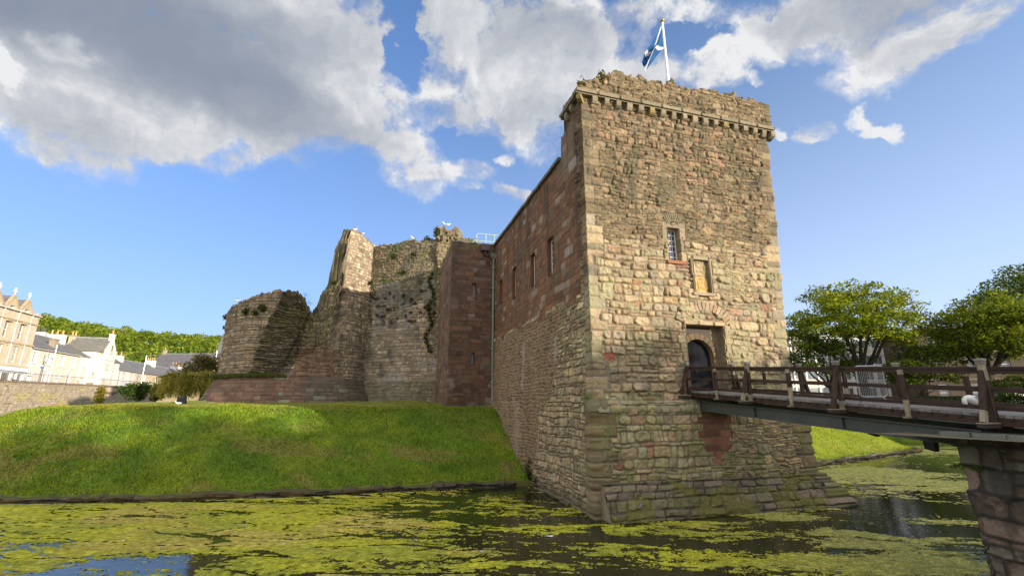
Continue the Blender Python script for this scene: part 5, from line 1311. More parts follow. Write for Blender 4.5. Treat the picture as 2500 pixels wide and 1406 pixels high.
for i, x in enumerate(bays):                                 # dormer gables with windows and finials
    d = MB((.45, .36, .23)); f0 = o+FE*x+FM*.03; pl = [(-1.0, 15.3), (1.0, 15.3), (1.0, 16.9)]
    pl = [f0+FE*a+UP*z for a, z in ((-1.05, 15.3), (1.05, 15.3), (1.05, 17.0), (.0, 18.45), (-1.05, 17.0))]
    d2 = MB(); facade(d2, f0-FE*1.05, FE, FM, 2.1, 15.3, 17.0, [(.6, 1.5, 15.45, 17.0)], (.54, .45, .31), .3)
    d2.prism([f0+FE*1.05+UP*17.0, f0-FE*1.05+UP*17.0, f0+UP*18.5], -FM*.3, (.45, .36, .23))
    for s_ in (1, -1):
        d2.quad(f0+FE*1.05*s_+UP*15.3, f0+FE*1.05*s_+UP*17.0, f0+FE*1.05*s_+UP*17.0-FM*2.2, f0+FE*1.05*s_+UP*15.3-FM*2.2, (.42, .34, .22))
        for k in range(5): d2.box(f0+FE*s_*(.98-.21*k)+UP*(17.05+.3*k)-FM*.12, FE*.13, FM*.17, UP*.17, (.40, .32, .21))
    do = d2.build('dormer', M['stone'], ten)
    r2 = MB((.14, .135, .13))
    for s_ in (1, -1): r2.quad(f0+FE*1.1*s_+UP*16.95-FM*.1, f0+UP*18.4-FM*.1, f0+UP*18.4-FM*4.4, f0+FE*1.1*s_+UP*16.95-FM*3)
    r2.build('dormer_roof', M['slate'], ten)
    win(ten, f0-FE*1.05, FE, FM, (.6, 1.5, 15.45, 17.0), 1, 2, .3, t=.1, glass=(.12, .2, .34))
    fi = MB((.78, .77, .74)); q = f0+UP*18.6-FM*.15; fi.tube([q, q+UP*.75], .07, 6); fi.box(q+UP*.45, FE*.26, FM*.06, UP*.08); fi.ball(q+UP*.78, .12); fi.build('finial', M['trim'], ten)
chimney(ten, o+FE*(W-3.9)-FM*5+UP*18.6, FE, FM, 2.6, .9, 1.3, 0, (.42, .36, .25))
chimney(ten, o+FE*(W-10.9)-FM*5+UP*18.6, FE, FM, 2.6, .9, 1.5, 5, (.42, .36, .25))
gutter(ten, o, FE, FM, W, 16.5, [W-.5-1.25, W-4.4, W-7.3], 9.3, (.70, .68, .62))
# shop front
sh = MB((.70, .71, .72)); so = [(W-1.5, W-.35, 6.95, 8.2), (W-2.45, W-1.7, 6.3, 8.3), (W-4.6, W-2.65, 6.95, 8.2), (W-7.6, W-5.0, 6.95, 8.2), (W-8.6, W-7.8, 6.3, 8.3)]
facade(sh, o+FM*.05, FE, FM, W, zg, 9.05, so, (.66, .67, .68), .3); sh.box(o+FE*W/2+FM*.2+UP*8.75, FE*W/2, FM*.14, UP*.26, (.72, .73, .75)); sh.build('shop_front', M['paint'], ten)
for p in so:
    if p[2] > 6.5: win(ten, o+FM*.05, FE, FM, p, 1, 1, .3, sash=False, glass=(.16, .13, .10), name='shop_window')
    else: doorway(ten, o+FM*.05, FE, FM, p, (.30, .29, .28), .3)
# ---- cream house
t0, t1 = -3.86, 8.4; o = fp_(t0); W = t1-t0; zg = 6.5
cr = thing('house', 'cream painted two storey house with white window surrounds beside the tenement', 'house', fp_((t0+t1)/2, zg))
up4 = [(x-.42, x+.42, 9.95, 11.55) for x in (1.05, 4.35, 7.6, 10.75)]; lo = [(4.0, 4.85, 7.3, 8.85), (9.9, 10.8, 7.2, 8.9)]; drs = [(.55, 1.5, 6.6, 8.75), (6.9, 7.85, 6.6, 8.75)]
mb = MB(); facade(mb, o, FE, FM, W, zg-.4, 12.05, up4+lo+drs, CREAM, .2, WHITE); box_sides(mb, o, FE, FM, W, 8, zg-.4, 12.05, CREAM); mb.build('wall', M['render'], cr)
for p in up4+lo: win(cr, o, FE, FM, p, 3, 4, .18, surround=WHITE)
for p in drs: doorway(cr, o, FE, FM, p, (.72, .74, .70)); win(cr, o, FE, FM, (p[0], p[1], p[3]-.55, p[3]-.05), 2, 1, .12, sash=False, name='fanlight', glass=(.25, .27, .22), surround=WHITE)
gable_roof(cr, o, FE, FM, W, 8, 12.05, 14.65, CREAM)
gutter(cr, o, FE, FM, W, 11.95, [6.2, 12.1], 6.6, (.55, .48, .36))
d = MB(WHITE); q = o+FE*.4+FM*-1.35; facade(d, q, FE, FM, 1.35, 12.2, 13.9, [(.2, 1.15, 12.45, 13.6)], WHITE, .1)
for x in (0, 1.35): d.quad(q+FE*x+UP*12.2, q+FE*x+UP*13.9, q+FE*x-FM*2.4+UP*13.9, q+FE*x-FM*2.4+UP*12.2, (.3, .3, .3))
d.hexa([q-FE*.1+FM*.15+UP*13.9, q+FE*1.45+FM*.15+UP*13.9, q+FE*1.45-FM*2.6+UP*14.2, q-FE*.1-FM*2.6+UP*14.2, q-FE*.1+FM*.15+UP*14.0, q+FE*1.45+FM*.15+UP*14.0, q+FE*1.45-FM*2.6+UP*14.3, q-FE*.1-FM*2.6+UP*14.3], (.3, .31, .33)); d.build('dormer', M['paint'], cr)
win(cr, q, FE, FM, (.2, 1.15, 12.45, 13.6), 3, 3, .1, sash=False)
chimney(cr, o+FE*11.9-FM*3.6+UP*13.2, FM, FE, 2.3, .85, 2.1, 3, (.78, .76, .70)); chimney(cr, o+FE*11.9-FM*6.4+UP*13.2, FM, FE, 2.6, .85, 2.4, 6, (.74, .72, .66), (.10, .09, .08))
chimney(cr, o+FE*6.9-FM*1.2+UP*12.4, FE, FM, 1.0, .75, 1.6, 0, (.33, .26, .19))
# ---- white house with projecting gabled wing
zg = 6.6
wh = thing('house', 'white harled old house with a projecting crow stepped gabled wing and steep slate roof', 'house', fp_(13, zg))
o = fp_(8.45); W = 3.0; op = [(1.55, 2.05, 8.6, 10.2), (.75, 1.15, 7.1, 7.8)]
mb = MB(); facade(mb, o, FE, FM, W, zg-.4, 12.1, op, WHITE, .25, (.55, .44, .32)); box_sides(mb, o, FE, FM, W, 7.5, zg-.4, 12.1, WHITE)
G0 = fp_(11.45); PW = 2.15; GW = 3.5; zE, zR = 13.3, 15.55
opA = [(-0, 0, 0, 0)]
sideop = [(.55, 1.05, 8.75, 9.5), (1.15, 1.75, 12.65, 13.2), (.2, 1.3, 6.5, 7.75)]
facade(mb, G0-FM*1.6, FM, -FE, 1.6+PW, zg-.4, zE, [(a+1.6, b+1.6, c, d) for a, b, c, d in sideop], (.79, .77, .70), .2, (.5, .4, .28))
gop = [(1.55, 1.95, 13.0, 14.3), (1.1, 1.5, 10.1, 10.9), (.9, 1.3, 7.2, 8.2)]
GO = G0+FM*PW
facade(mb, GO, FE, FM, GW, zg-.4, zE, gop[1:], WHITE, .2, (.5, .4, .28))
mb.quad(GO+FE*GW+UP*(zg-.4), GO+FE*GW-FM*4+UP*(zg-.4), GO+FE*GW-FM*4+UP*zE, GO+FE*GW+UP*zE, WHITE)
for (xa, xb) in ((0, GW),):                                  # gable triangle with the attic window opening
    ax_, bx_, cz, dz_ = gop[0]; k = (zR-zE)/(GW/2)
    mb.add([GO+UP*zE, GO+FE*ax_+UP*zE, GO+FE*ax_+UP*(zE+k*ax_)], [(0, 1, 2)], WHITE)
    mb.add([GO+FE*GW+UP*zE, GO+FE*bx_+UP*(zE+k*(GW-bx_)), GO+FE*bx_+UP*zE], [(0, 1, 2)], WHITE)
    mb.add([GO+FE*ax_+UP*dz_, GO+FE*bx_+UP*dz_, GO+FE*bx_+UP*(zE+k*(GW-bx_)), GO+FE*(GW/2)+UP*zR, GO+FE*ax_+UP*min(zE+k*ax_, zR)], [(0, 1, 2, 3, 4)], WHITE)
mb.build('wall', M['render'], wh)
for p in op: win(wh, o, FE, FM, p, 2, 4, .22, surround=(.52, .42, .31))
for p in sideop[:2]: win(wh, G0, FM, -FE, p, 3, 2, .18, surround=(.50, .40, .28), sash=False, glass=(.12, .10, .07))
doorway(wh, G0, FM, -FE, sideop[2], (.33, .30, .25))
for p in gop: win(wh, GO, FE, FM, p, 2, 3, .18, surround=(.50, .40, .28))
m = MB((.62, .57, .48)); m.box(GO+FE*GW/2+UP*11.75+FM*.04, FE*(GW/2+.02), FM*.05, UP*.06); m.box(G0+FM*PW/2+UP*11.75-FE*.04, FM*(PW/2-.01), FE*.05, UP*.06); m.build('string_course', M['trim'], wh)
r = MB((.15, .145, .125)); mid = GW/2; E0 = GO-FM*.25; th = .14; k = (zR-zE)/mid
for (xe, s_) in ((-.2, 1), (GW+.2, -1)):
    ez = zE-.2*k; r.hexa([E0+FE*xe+UP*ez, E0+FE*mid+UP*zR, E0+FE*mid-FM*5.6+UP*zR, E0+FE*xe-FM*5.6+UP*ez, E0+FE*xe+UP*(ez+th), E0+FE*mid+UP*(zR+th), E0+FE*mid-FM*5.6+UP*(zR+th), E0+FE*xe-FM*5.6+UP*(ez+th)])
rfo = r.build('roof', M['slate'], wh)
q = MB((.30, .32, .35)); q.tube([E0+FE*mid+UP*(zR+th), E0+FE*mid-FM*5.6+UP*(zR+th)], .12, 6); q.build('ridge', M['steel'], rfo)
s = MB((.70, .67, .58))
for kx in range(6):
    for s_ in (1, -1): s.box(GO-FM*.14+FE*(mid+s_*(mid-.12-.27*kx))+UP*(zE+.02+.345*kx), FE*.16, FM*.16, UP*.2)
s.build('crow_steps', M['trim'], wh)
chimney(wh, GO-FM*.35+FE*mid+UP*(zR-.3), FE, FM, .8, .6, 1.1, 1, (.78, .75, .66)); chimney(wh, GO-FM*6.0+FE*mid+UP*(zR-1.2), FM, FE, 1.0, .7, 1.5, 2, (.45, .36, .25))
gable_roof(wh, o, FE, FM, W+.5, 7.5, 12.1, 14.2, None, col=(.17, .165, .14))
o2 = fp_(15.0); W2 = 7.3; op2 = [(1.0, 1.55, 10.2, 11.6), (1.1, 1.7, 7.9, 9.7), (1.0, 1.9, 6.7, 7.6), (4.5, 5.1, 10.2, 11.6), (4.5, 5.1, 8.0, 9.6)]
m = MB(); facade(m, o2, FE, FM, W2, zg-.3, 12.0, op2, WHITE, .2, (.5, .4, .28)); box_sides(m, o2, FE, FM, W2, 7, zg-.3, 12.0, WHITE); m.build('wall', M['render'], wh)
for p in op2: win(wh, o2, FE, FM, p, 2, 4, .18, surround=(.50, .40, .28))
gable_roof(wh, o2, FE, FM, W2, 7, 12.0, 13.9, WHITE)
# ---- white cottage and long stone row
def row(name, label, cat, t0, t1, zg, ze, zr, col, ops, doors, D=7.5, mat='render', sur=None, chim=(), frame=WFR, gl=(.07, .08, .09)):
    o = fp_(t0); W = t1-t0; h = thing(name, label, cat, fp_((t0+t1)/2, zg))
    m = MB(); facade(m, o, FE, FM, W, zg-.4, ze, ops+doors, col, .2, sur or col); box_sides(m, o, FE, FM, W, D, zg-.4, ze, col); m.build('wall', M[mat], h)
    for p in ops: win(h, o, FE, FM, p, 2, 4, .18, surround=sur, frame=frame, glass=gl)
    for p in doors: doorway(h, o, FE, FM, p, (.55, .56, .55))
    gable_roof(h, o, FE, FM, W, D, ze, zr, col, gm=mat)
    gutter(h, o, FE, FM, W, ze-.08, [.3, W-.3], zg)
    for (x, w, hh, n, cc) in chim: chimney(h, o+FE*x-FM*D/2+UP*(zr-.6), FM, FE, w, .8, hh, n, cc)
    return h, o
h, o = row('cottage', 'white cottage with an arched cart door between the white house and the stone terrace', 'cottage', 22.4, 30.6, 7.2, 10.75, 13.1, WHITE, [(1.9, 2.5, 9.2, 10.1), (5.2, 6.2, 8.9, 10.4)], [], sur=(.45, .35, .26), chim=[(7.7, 1.8, 1.5, 2, (.62, .58, .50))])
m = MB((.55, .57, .58)); pts = [(1.2, 7.2), (4.2, 7.2)]+[(2.7+1.5*math.cos(a), 8.1+.75*math.sin(a)) for a in np.linspace(0, math.pi, 11)]
m.prism([o+FE*a+UP*z+FM*.01 for a, z in pts], FM*.04)
for a in np.linspace(1.4, 4.0, 8): m.box(o+FE*a+UP*7.9+FM*.06, FE*.012, FM*.012, UP*.65, (.40, .41, .42))
m.build('cart_door', M['paint'], h)
row('terrace', 'long low stone terrace with grey slate roof and white chimneys', 'terrace', 30.7, 66, 7.5, 10.8, 13.3, (.50, .42, .29), [(x, x+.9, 8.95, 10.3) for x in (3.2, 8.9, 14.4, 20, 26, 31)], [(6.2, 7.3, 7.5, 9.4), (17, 18, 7.5, 9.4), (28, 29, 7.5, 9.4)], mat='stone', sur=(.55, .48, .36), gl=(.35, .36, .36),
    chim=[(15.5, 1.9, 1.6, 4, (.78, .76, .70)), (30.5, 1.6, 1.6, 2, (.78, .76, .70)), (34.8, 1.6, 1.6, 2, (.7, .66, .58))])
# ---- big slate roofed hall behind, and the sandstone church end beside the drum
def local_house(name, label, cat, P0, ex, W, D, zg, ze, zr, col, ops, chim=None, mat='stone', rc=(.12, .115, .12)):
    ex = Vector(ex).normalized(); nrm = Vector((ex.y, -ex.x, 0)); P0 = Vector(P0); h = thing(name, label, cat, P0+ex*W/2+UP*zg)
    m = MB(); facade(m, P0, ex, nrm, W, zg, ze, ops, col, .25); box_sides(m, P0, ex, nrm, W, D, zg, ze, col); m.build('wall', M[mat], h)
    for p in ops: win(h, P0, ex, nrm, p, 2, 4, .2)
    gable_roof(h, P0, ex, nrm, W, D, ze, zr, col, gm=mat, col=rc)
    if chim:
        for (x, n) in chim: chimney(h, P0+ex*x-nrm*D/2+UP*(zr-.3), nrm, ex, 1.0, .9, 1.8, n, (.33, .28, .20))
    return h
a = at(350, 892, 158); b = at(545, 880, 158)
local_house('church_hall', 'large hall with a long dark slate roof below the wooded hill', 'hall', (a.x, 158, 0), (1, -.04, 0), (b.x-a.x), 14, 3.0, 15.5, 21.6, (.45, .38, .27), [(4+5*k, 5+5*k, 9, 12.5) for k in range(5)], [(1.0, 1)])
a = at(519, 900, 105)
local_house('church', 'sandstone church gable just showing left of the round tower', 'church', (a.x, 105, 0), (1, .35, 0), 16, 9, 3.0, 14.5, 20.5, (.50, .40, .25), [(2+3.5*k, 3+3.5*k, 8.5, 12) for k in range(4)])
# ---- retaining wall, railing, lamps, signpost
def wl_style(U, V):
    s = stones(U, V, .30, .42, 1100, split=.25, vs=.15, rnd=.7, mort=.03); h = relief(U, V, s, 1101, .06, .08, .05, .04)
    return h, mixc(paint(U, V, s, [(4, (.36, .29, .19)), (3, (.30, .24, .16)), (2, (.42, .36, .26)), (1, (.22, .18, .12))], (.36, .30, .22), 1102, .45, .04), (.40, .34, .10), .5*sstep(.6, .7, fbm(U*.5, V, 1103, 3)))
wa, wb = fp_(-46, 0, WALLD), fp_(80, 0, WALLD)
L_ = (wb-wa).length
wlo = sheet('street_wall', [('line', wa.xy, wb.xy, .12)], 2.2, lambda u: street_z(u-46)+.18, .09, wl_style, None, cap=.5, capn=2, capcol=(.22, .17, .12), back=5.5, capdrop=-.01)
tag(wlo, 'long rubble retaining wall below the street on the left', 'wall')
cpg = MB((.23, .175, .12)); u = 0.
while u < L_: 
    c = fp_(u-46+.5, street_z(u-46)+.24, WALLD-.18); k = random.uniform(.8, 1.15); cpg.box(c, FE*.49, FM*.30, UP*.07, tuple(x*k for x in (.23, .175, .12)), .02); u += 1.
cpo = cpg.build('coping', M['trim'], wlo)
rl = thing('street_railing', 'thin black iron railing along the top of the street wall', 'railing', fp_(10, 6.9, WALLD-.15))
m = MB((.05, .05, .05)); m2 = MB((.05, .05, .05))
for z in (.35, 1.15): m.tube([fp_(-40, street_z(-40)+z, WALLD-.15), fp_(78, street_z(78)+z, WALLD-.15)], .022, 5)
m.build('rail', M['black'], rl)
t = -40.
while t < 78: m2.tube([fp_(t, street_z(t)+.3, WALLD-.15), fp_(t, street_z(t)+1.28, WALLD-.15)], .011, 4); t += .28 if t < 30 else .4
tag(m2.build('baluster', M['black'], rl), kind='stuff')
def lamp(px, py, Y, zg, label):
    p = at(px, py, Y); l = thing('street_lamp', label, 'street lamp', (p.x, Y, zg), 'street lamps on the left')
    m = MB((.55, .56, .56)); m.tube([Vector((p.x, Y, zg)), Vector((p.x, Y, zg+2)), Vector((p.x, Y, p.z))], [.10, .075, .05], 8); m.build('pole', M['galv'], l)
    m = MB((.55, .56, .56)); e = Vector((p.x, Y, p.z)); m.tube([e-UP*.1, e+FM*.5+UP*.12, e+FM*1.3+UP*.15], .035, 6); m.box(e+FM*1.6+UP*.13, FM*.35, FE*.1, UP*.05, (.4, .4, .4)); m.build('lamp_head', M['galv'], l)
lamp(140, 842, 66, 6.5, 'tall street lamp standing in front of the cream house')
lamp(358, 868, 96, 7.2, 'tall street lamp standing in front of the stone terrace')
lamp(530, 856, 92, 7.2, 'tall street lamp beside the church left of the round tower')
p = at(104, 905, 61); zg = 6.4
sp = thing('fingerpost', 'black fingerpost sign with white arms and a ring on top on the street', 'signpost', (p.x, 61, zg))
m = MB((.03, .035, .06)); P = Vector((p.x, 61, 0)); m.tube([P+UP*zg, P+UP*(zg+2.7)], .05, 8)
ring = [P+UP*(zg+2.95)+FE*.2*math.cos(a)+FM*.0+UP*.2*math.sin(a) for a in np.linspace(0, 2*math.pi, 17)]; m.tube(ring, .03, 6); m.build('post', M['black'], sp)
for (zz, l, dirv, cc) in ((2.55, -1.7, FE*.5+FM*.5, (.75, .76, .78)), (2.3, .95, FE, (.70, .72, .76)), (2.1, .95, FE, (.70, .72, .76)), (1.9, 1.3, FE*.9-FM*.2, (.70, .72, .76)), (2.35, -.6, FE, (.06, .08, .2))):
    m = MB(cc); dv = dirv.normalized(); c = P+UP*(zg+zz); s_ = 1 if l > 0 else -1; L = abs(l)
    side = dv.cross(UP)*.012; m.prism([c+dv*s_*.06-UP*.09, c+dv*s_*L-UP*.09, c+dv*s_*(L+.1), c+dv*s_*L+UP*.09, c+dv*s_*.06+UP*.09], side)
    for k in range(5): m.box(c+dv*s_*(.18+(L-.3)*k/5+.06)+side*.0-dv.cross(UP)*.002, dv*.05, dv.cross(UP)*.004, UP*.025, (.10, .14, .32))
    m.build('sign_arm', M['sign'], sp)
tag(sp, 'fingerpost with white arms and a ring on top standing on the street')
# planter of red stone, wall pier and yellow shrub at the end of the lawn
b0 = on_ground(258, 972, 30, 58); m = MB((.24, .115, .075)); b = at(258, 966, 50)
gz_ = float(ground_z(np.array([b.x]), np.array([50.]))[0])
bz = min(gz_, b.z-.4)
m.box(Vector((b.x, 50, bz+.45)), Vector((1.15, 0, 0)), Vector((0, .5, 0)), UP*.35, (.20, .085, .05), .02); m.box(Vector((b.x, 50, bz+.84)), Vector((1.2, 0, 0)), Vector((0, .55, 0)), UP*.05, (.15, .06, .04), .02)
m.box(Vector((b.x+1.75, 50.1, bz+.45)), Vector((.55, 0, 0)), Vector((0, .5, 0)), UP*.36, (.42, .33, .22), .02); m.box(Vector((b.x, 50, bz+.05)), Vector((1.3, 0, 0)), Vector((0, .6, 0)), UP*.06, (.2, .1, .07)); tag(m.build('planter', M['trim']), 'low red stone box at the end of the lawn under the street wall', 'planter')
pr_ = at(262, 946, 51.5); m = MB((.42, .34, .24)); zb_ = bz
m.box(Vector((pr_.x, 51.5, (zb_+pr_.z)/2)), Vector((.55, 0, 0)), Vector((0, .45, 0)), UP*(pr_.z-zb_)/2); m.box(Vector((pr_.x, 51.5, pr_.z-.55)), Vector((.75, 0, 0)), Vector((0, .6, 0)), UP*.09, (.16, .12, .085)); m.box(Vector((pr_.x, 51.5, pr_.z+.07)), Vector((.62, 0, 0)), Vector((0, .5, 0)), UP*.08, (.20, .155, .11), .03); tag(m.build('wall_pier', M['stone']), 'stone pier with a dark ledge at the end of the street wall', 'stone pier')
b = at(247, 955, 50.8); shrub('shrub', 'yellow green shrub growing against the stone pier', [Vector((b.x, 50.8, b.z-.3)), Vector((b.x+.1, 50.8, b.z+.2)), Vector((b.x-.1, 50.8, b.z-.7)), Vector((b.x, 50.7, b.z-.9))], 700, .5, 71, size=.09, cols=((.22, .20, .02), (.16, .17, .02), (.26, .22, .03)), cat='shrub')

# ================================================================== TOWN, RIGHT
# ---- office block behind the left tree
OX = Vector((1, .10, 0)).normalized(); ON = Vector((OX.y, -OX.x, 0)); Y0 = 92.
oa = at(1905, 880, Y0); ob = at(2262, 880, Y0+4); O = Vector((oa.x, Y0, 0)); W = (ob.x-oa.x)*1.0; zt_ = at(2060, 818, Y0).z; zg = 3.9
of = thing('office_block', 'four storey cream and white panelled office block behind the trees', 'office block', O+OX*W/2+UP*zg)
nb_ = 13; bw = W/nb_; fl = (zt_-zg-.9)/4; ops = []
for i in range(nb_):
    for k in range(4): ops.append((i*bw+.28, (i+1)*bw-.28, zg+.4+k*fl+fl*.40, zg+.4+k*fl+fl*.92))
m = MB(); facade(m, O, OX, ON, W, zg, zt_, ops, (.52, .46, .35), .18, (.62, .62, .60)); box_sides(m, O, OX, ON, W, 14, zg, zt_, (.52, .48, .40)); m.quad(O+UP*zt_, O+OX*W+UP*zt_, O+OX*W-ON*14+UP*zt_, O-ON*14+UP*zt_, (.2, .2, .2)); m.build('wall', M['render'], of)
m = MB((.66, .67, .67))
for i in range(nb_+1): m.box(O+OX*i*bw+ON*.06+UP*(zg+zt_)/2, OX*.14, ON*.07, UP*(zt_-zg)/2)
for k in range(5): m.box(O+OX*W/2+ON*.05+UP*(zg+.42+k*fl), OX*W/2, ON*.055, UP*.16)
m.box(O+OX*W/2+ON*.15+UP*(zt_+.1), OX*(W/2+.3), ON*.3, UP*.2, (.50, .51, .52)); m.build('facade_grid', M['paint'], of)
rg = random.Random(5)
for p in ops:
    gl = rg.choice([(.16, .18, .17), (.10, .12, .12), (.24, .25, .22), (.12, .16, .15)]); win(of, O, OX, ON, p, 2, 1, .15, frame=(.72, .73, .73), sash=False, glass=gl, t=.1)
m = MB((.5, .5, .5))
for zz in (.7, 1.1): m.tube([O+ON*-.3+UP*(zt_+zz), O+OX*W-ON*.3+UP*(zt_+zz)], .03, 5)
for i in range(14): m.tube([O+OX*W*i/13-ON*.3+UP*zt_, O+OX*W*i/13-ON*.3+UP*(zt_+1.1)], .03, 5)
m.build('roof_railing', M['steel'], of)
# ---- sandstone block on the right, tree shade put into its dark colour
Y1 = 84.; sa = at(2243, 850, Y1); SO = Vector((sa.x, Y1, 0)); SX = Vector((1, -.16, 0)).normalized(); SN = Vector((SX.y, -SX.x, 0)); W = 44.; zt_ = at(2245, 803, Y1).z
sb = thing('sandstone_building', 'sooty sandstone building with tree shade painted into its stone behind the right hand trees', 'building', SO+SX*W/2+UP*3.9)
ops = []; 
for i in range(8):
    for (a, b) in ((4.6, 7.6), (9.4, 12.6), (14.0, 16.2)): ops.append((1.8+i*5.2, 3.5+i*5.2, a, b))
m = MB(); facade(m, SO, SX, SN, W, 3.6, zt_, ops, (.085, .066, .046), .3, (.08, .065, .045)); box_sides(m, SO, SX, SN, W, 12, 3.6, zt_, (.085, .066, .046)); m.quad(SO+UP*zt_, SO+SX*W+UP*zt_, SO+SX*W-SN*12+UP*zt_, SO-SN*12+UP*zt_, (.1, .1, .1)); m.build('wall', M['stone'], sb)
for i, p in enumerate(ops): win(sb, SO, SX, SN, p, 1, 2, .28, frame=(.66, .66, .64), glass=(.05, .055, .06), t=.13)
m = MB((.17, .14, .105)); m.box(SO+SX*W/2+SN*.2+UP*(zt_+.12), SX*(W/2+.3), SN*.35, UP*.22)
for z in (8.4, 13.3): m.box(SO+SX*W/2+SN*.06+UP*z, SX*(W/2+.05), SN*.12, UP*.16)
m.build('cornice', M['trim'], sb)
m = MB((.05, .035, .03)); so = SO+SN*.05
m.box(so+SX*11+UP*4.6+SN*.12, SX*5.5, SN*.12, UP*.5, (.045, .03, .028)); m.box(so+SX*27+UP*7.55+SN*.2, SX*6, SN*.2, UP*.4, (.03, .03, .035)); m.build('shop_front', M['paint'], sb)
# ---- vehicles
def car(label, loc, rz, col, L=4.3, W=1.75, H=1.45, van=False):
    c = thing('parked_van' if van else 'parked_car', label, 'van' if van else 'car', (0, 0, 0))
    if van: prof = [(-.5, .22), (.5, .22), (.5, .48), (.45, .55), (.36, .96), (.30, 1.0), (-.49, 1.0), (-.5, .3)]; gl = [(.46, .58), (.375, .93), (.30, .95), (.30, .58)]
    else: prof = [(-.5, .28), (.5, .26), (.5, .48), (.46, .56), (.24, .62), (.10, .95), (-.02, 1.0), (-.22, .99), (-.38, .66), (-.49, .60)]; gl = [(.20, .64), (.08, .93), (-.20, .95), (-.34, .66)]
    b = MB(col); ins = .0
    lo_ = [Vector((x*L, -W/2, z*H)) for x, z in prof]
    n = len(prof); vs = []
    for y, k in ((-W/2, .0), (-W/2+.12, 1), (W/2-.12, 1), (W/2, .0)):
        for x, z in prof: vs.append(Vector((x*L*(1 if k else .985), y*(1 if z < .62 else .86), z*H*(1 if k else .985))))
    fs = [tuple(range(n))[::-1], tuple(range(3*n, 4*n))]
    for r in range(3):
        for i in range(n): fs.append((r*n+i, r*n+(i+1) % n, (r+1)*n+(i+1) % n, (r+1)*n+i))
    b.add(vs, fs); body = b.build('body', M['car'], c, smooth=False, local=True)
    for s_ in (1, -1):
        g = MB((.02, .025, .03)); y = s_*(W/2*(.925))
        g.prism([Vector((x*L, y, z*H)) for x, z in gl], (0, s_*.03, 0)); g.build('side_window', M['glass'], c, local=True)
        h = MB((.7, .7, .68)); h.ball((L*.485, s_*W*.36, H*.45), .10); h.build('headlight', M['glass'], c, local=True)
        h = MB((.4, .02, .02)); h.box((-L*.495, s_*W*.38, H*.5), (.02, 0, 0), (0, .09, 0), (0, 0, .12)); h.build('tail_light', M['car'], c, local=True)
    g = MB((.02, .025, .03)); x0, z0 = (gl[0][0], gl[0][1]); x1, z1 = gl[1]; g.quad(Vector((x0*L+.08, -W*.38, z0*H)), Vector((x0*L+.08, W*.38, z0*H)), Vector((x1*L+.08, W*.36, z1*H)), Vector((x1*L+.08, -W*.36, z1*H))); g.build('windscreen', M['glass'], c, local=True)
    for x in (.31, -.31):
        for s_ in (1, -1):
            w = MB((.02, .02, .02)); w.lathe((x*L, s_*(W/2-.2), .32), [(.05, -.0), (.31, 0), (.32, .05), (.32, .16), (.30, .2), (.05, .2)], 16, axis=(0, s_, 0)); wo = w.build('wheel', M['rubber'], c, local=True)
            w = MB((.4, .41, .42)); w.lathe((x*L, s_*(W/2-.2), .32), [(.03, .20), (.20, .205), (.2, .215), (.03, .22)], 12, axis=(0, s_, 0)); w.build('rim', M['galv'], wo, local=True)
    c.location = loc; c.rotation_euler = (0, 0, rz); return c
def gnd(x, y): return float(ground_z(np.array([x]), np.array([y]))[0])
p = at(2190, 966, 68); car('dark parked car behind the bridge railing under the trees', (p.x, 68, gnd(p.x, 68)+.02), RAD(172), (.02, .022, .028))
p = at(2475, 955, 63); car('pale green van parked behind the bridge at the right edge', (p.x, 63, gnd(p.x, 63)+.02), RAD(178), (.42, .47, .40), L=6.0, W=2.0, H=2.5, van=True)

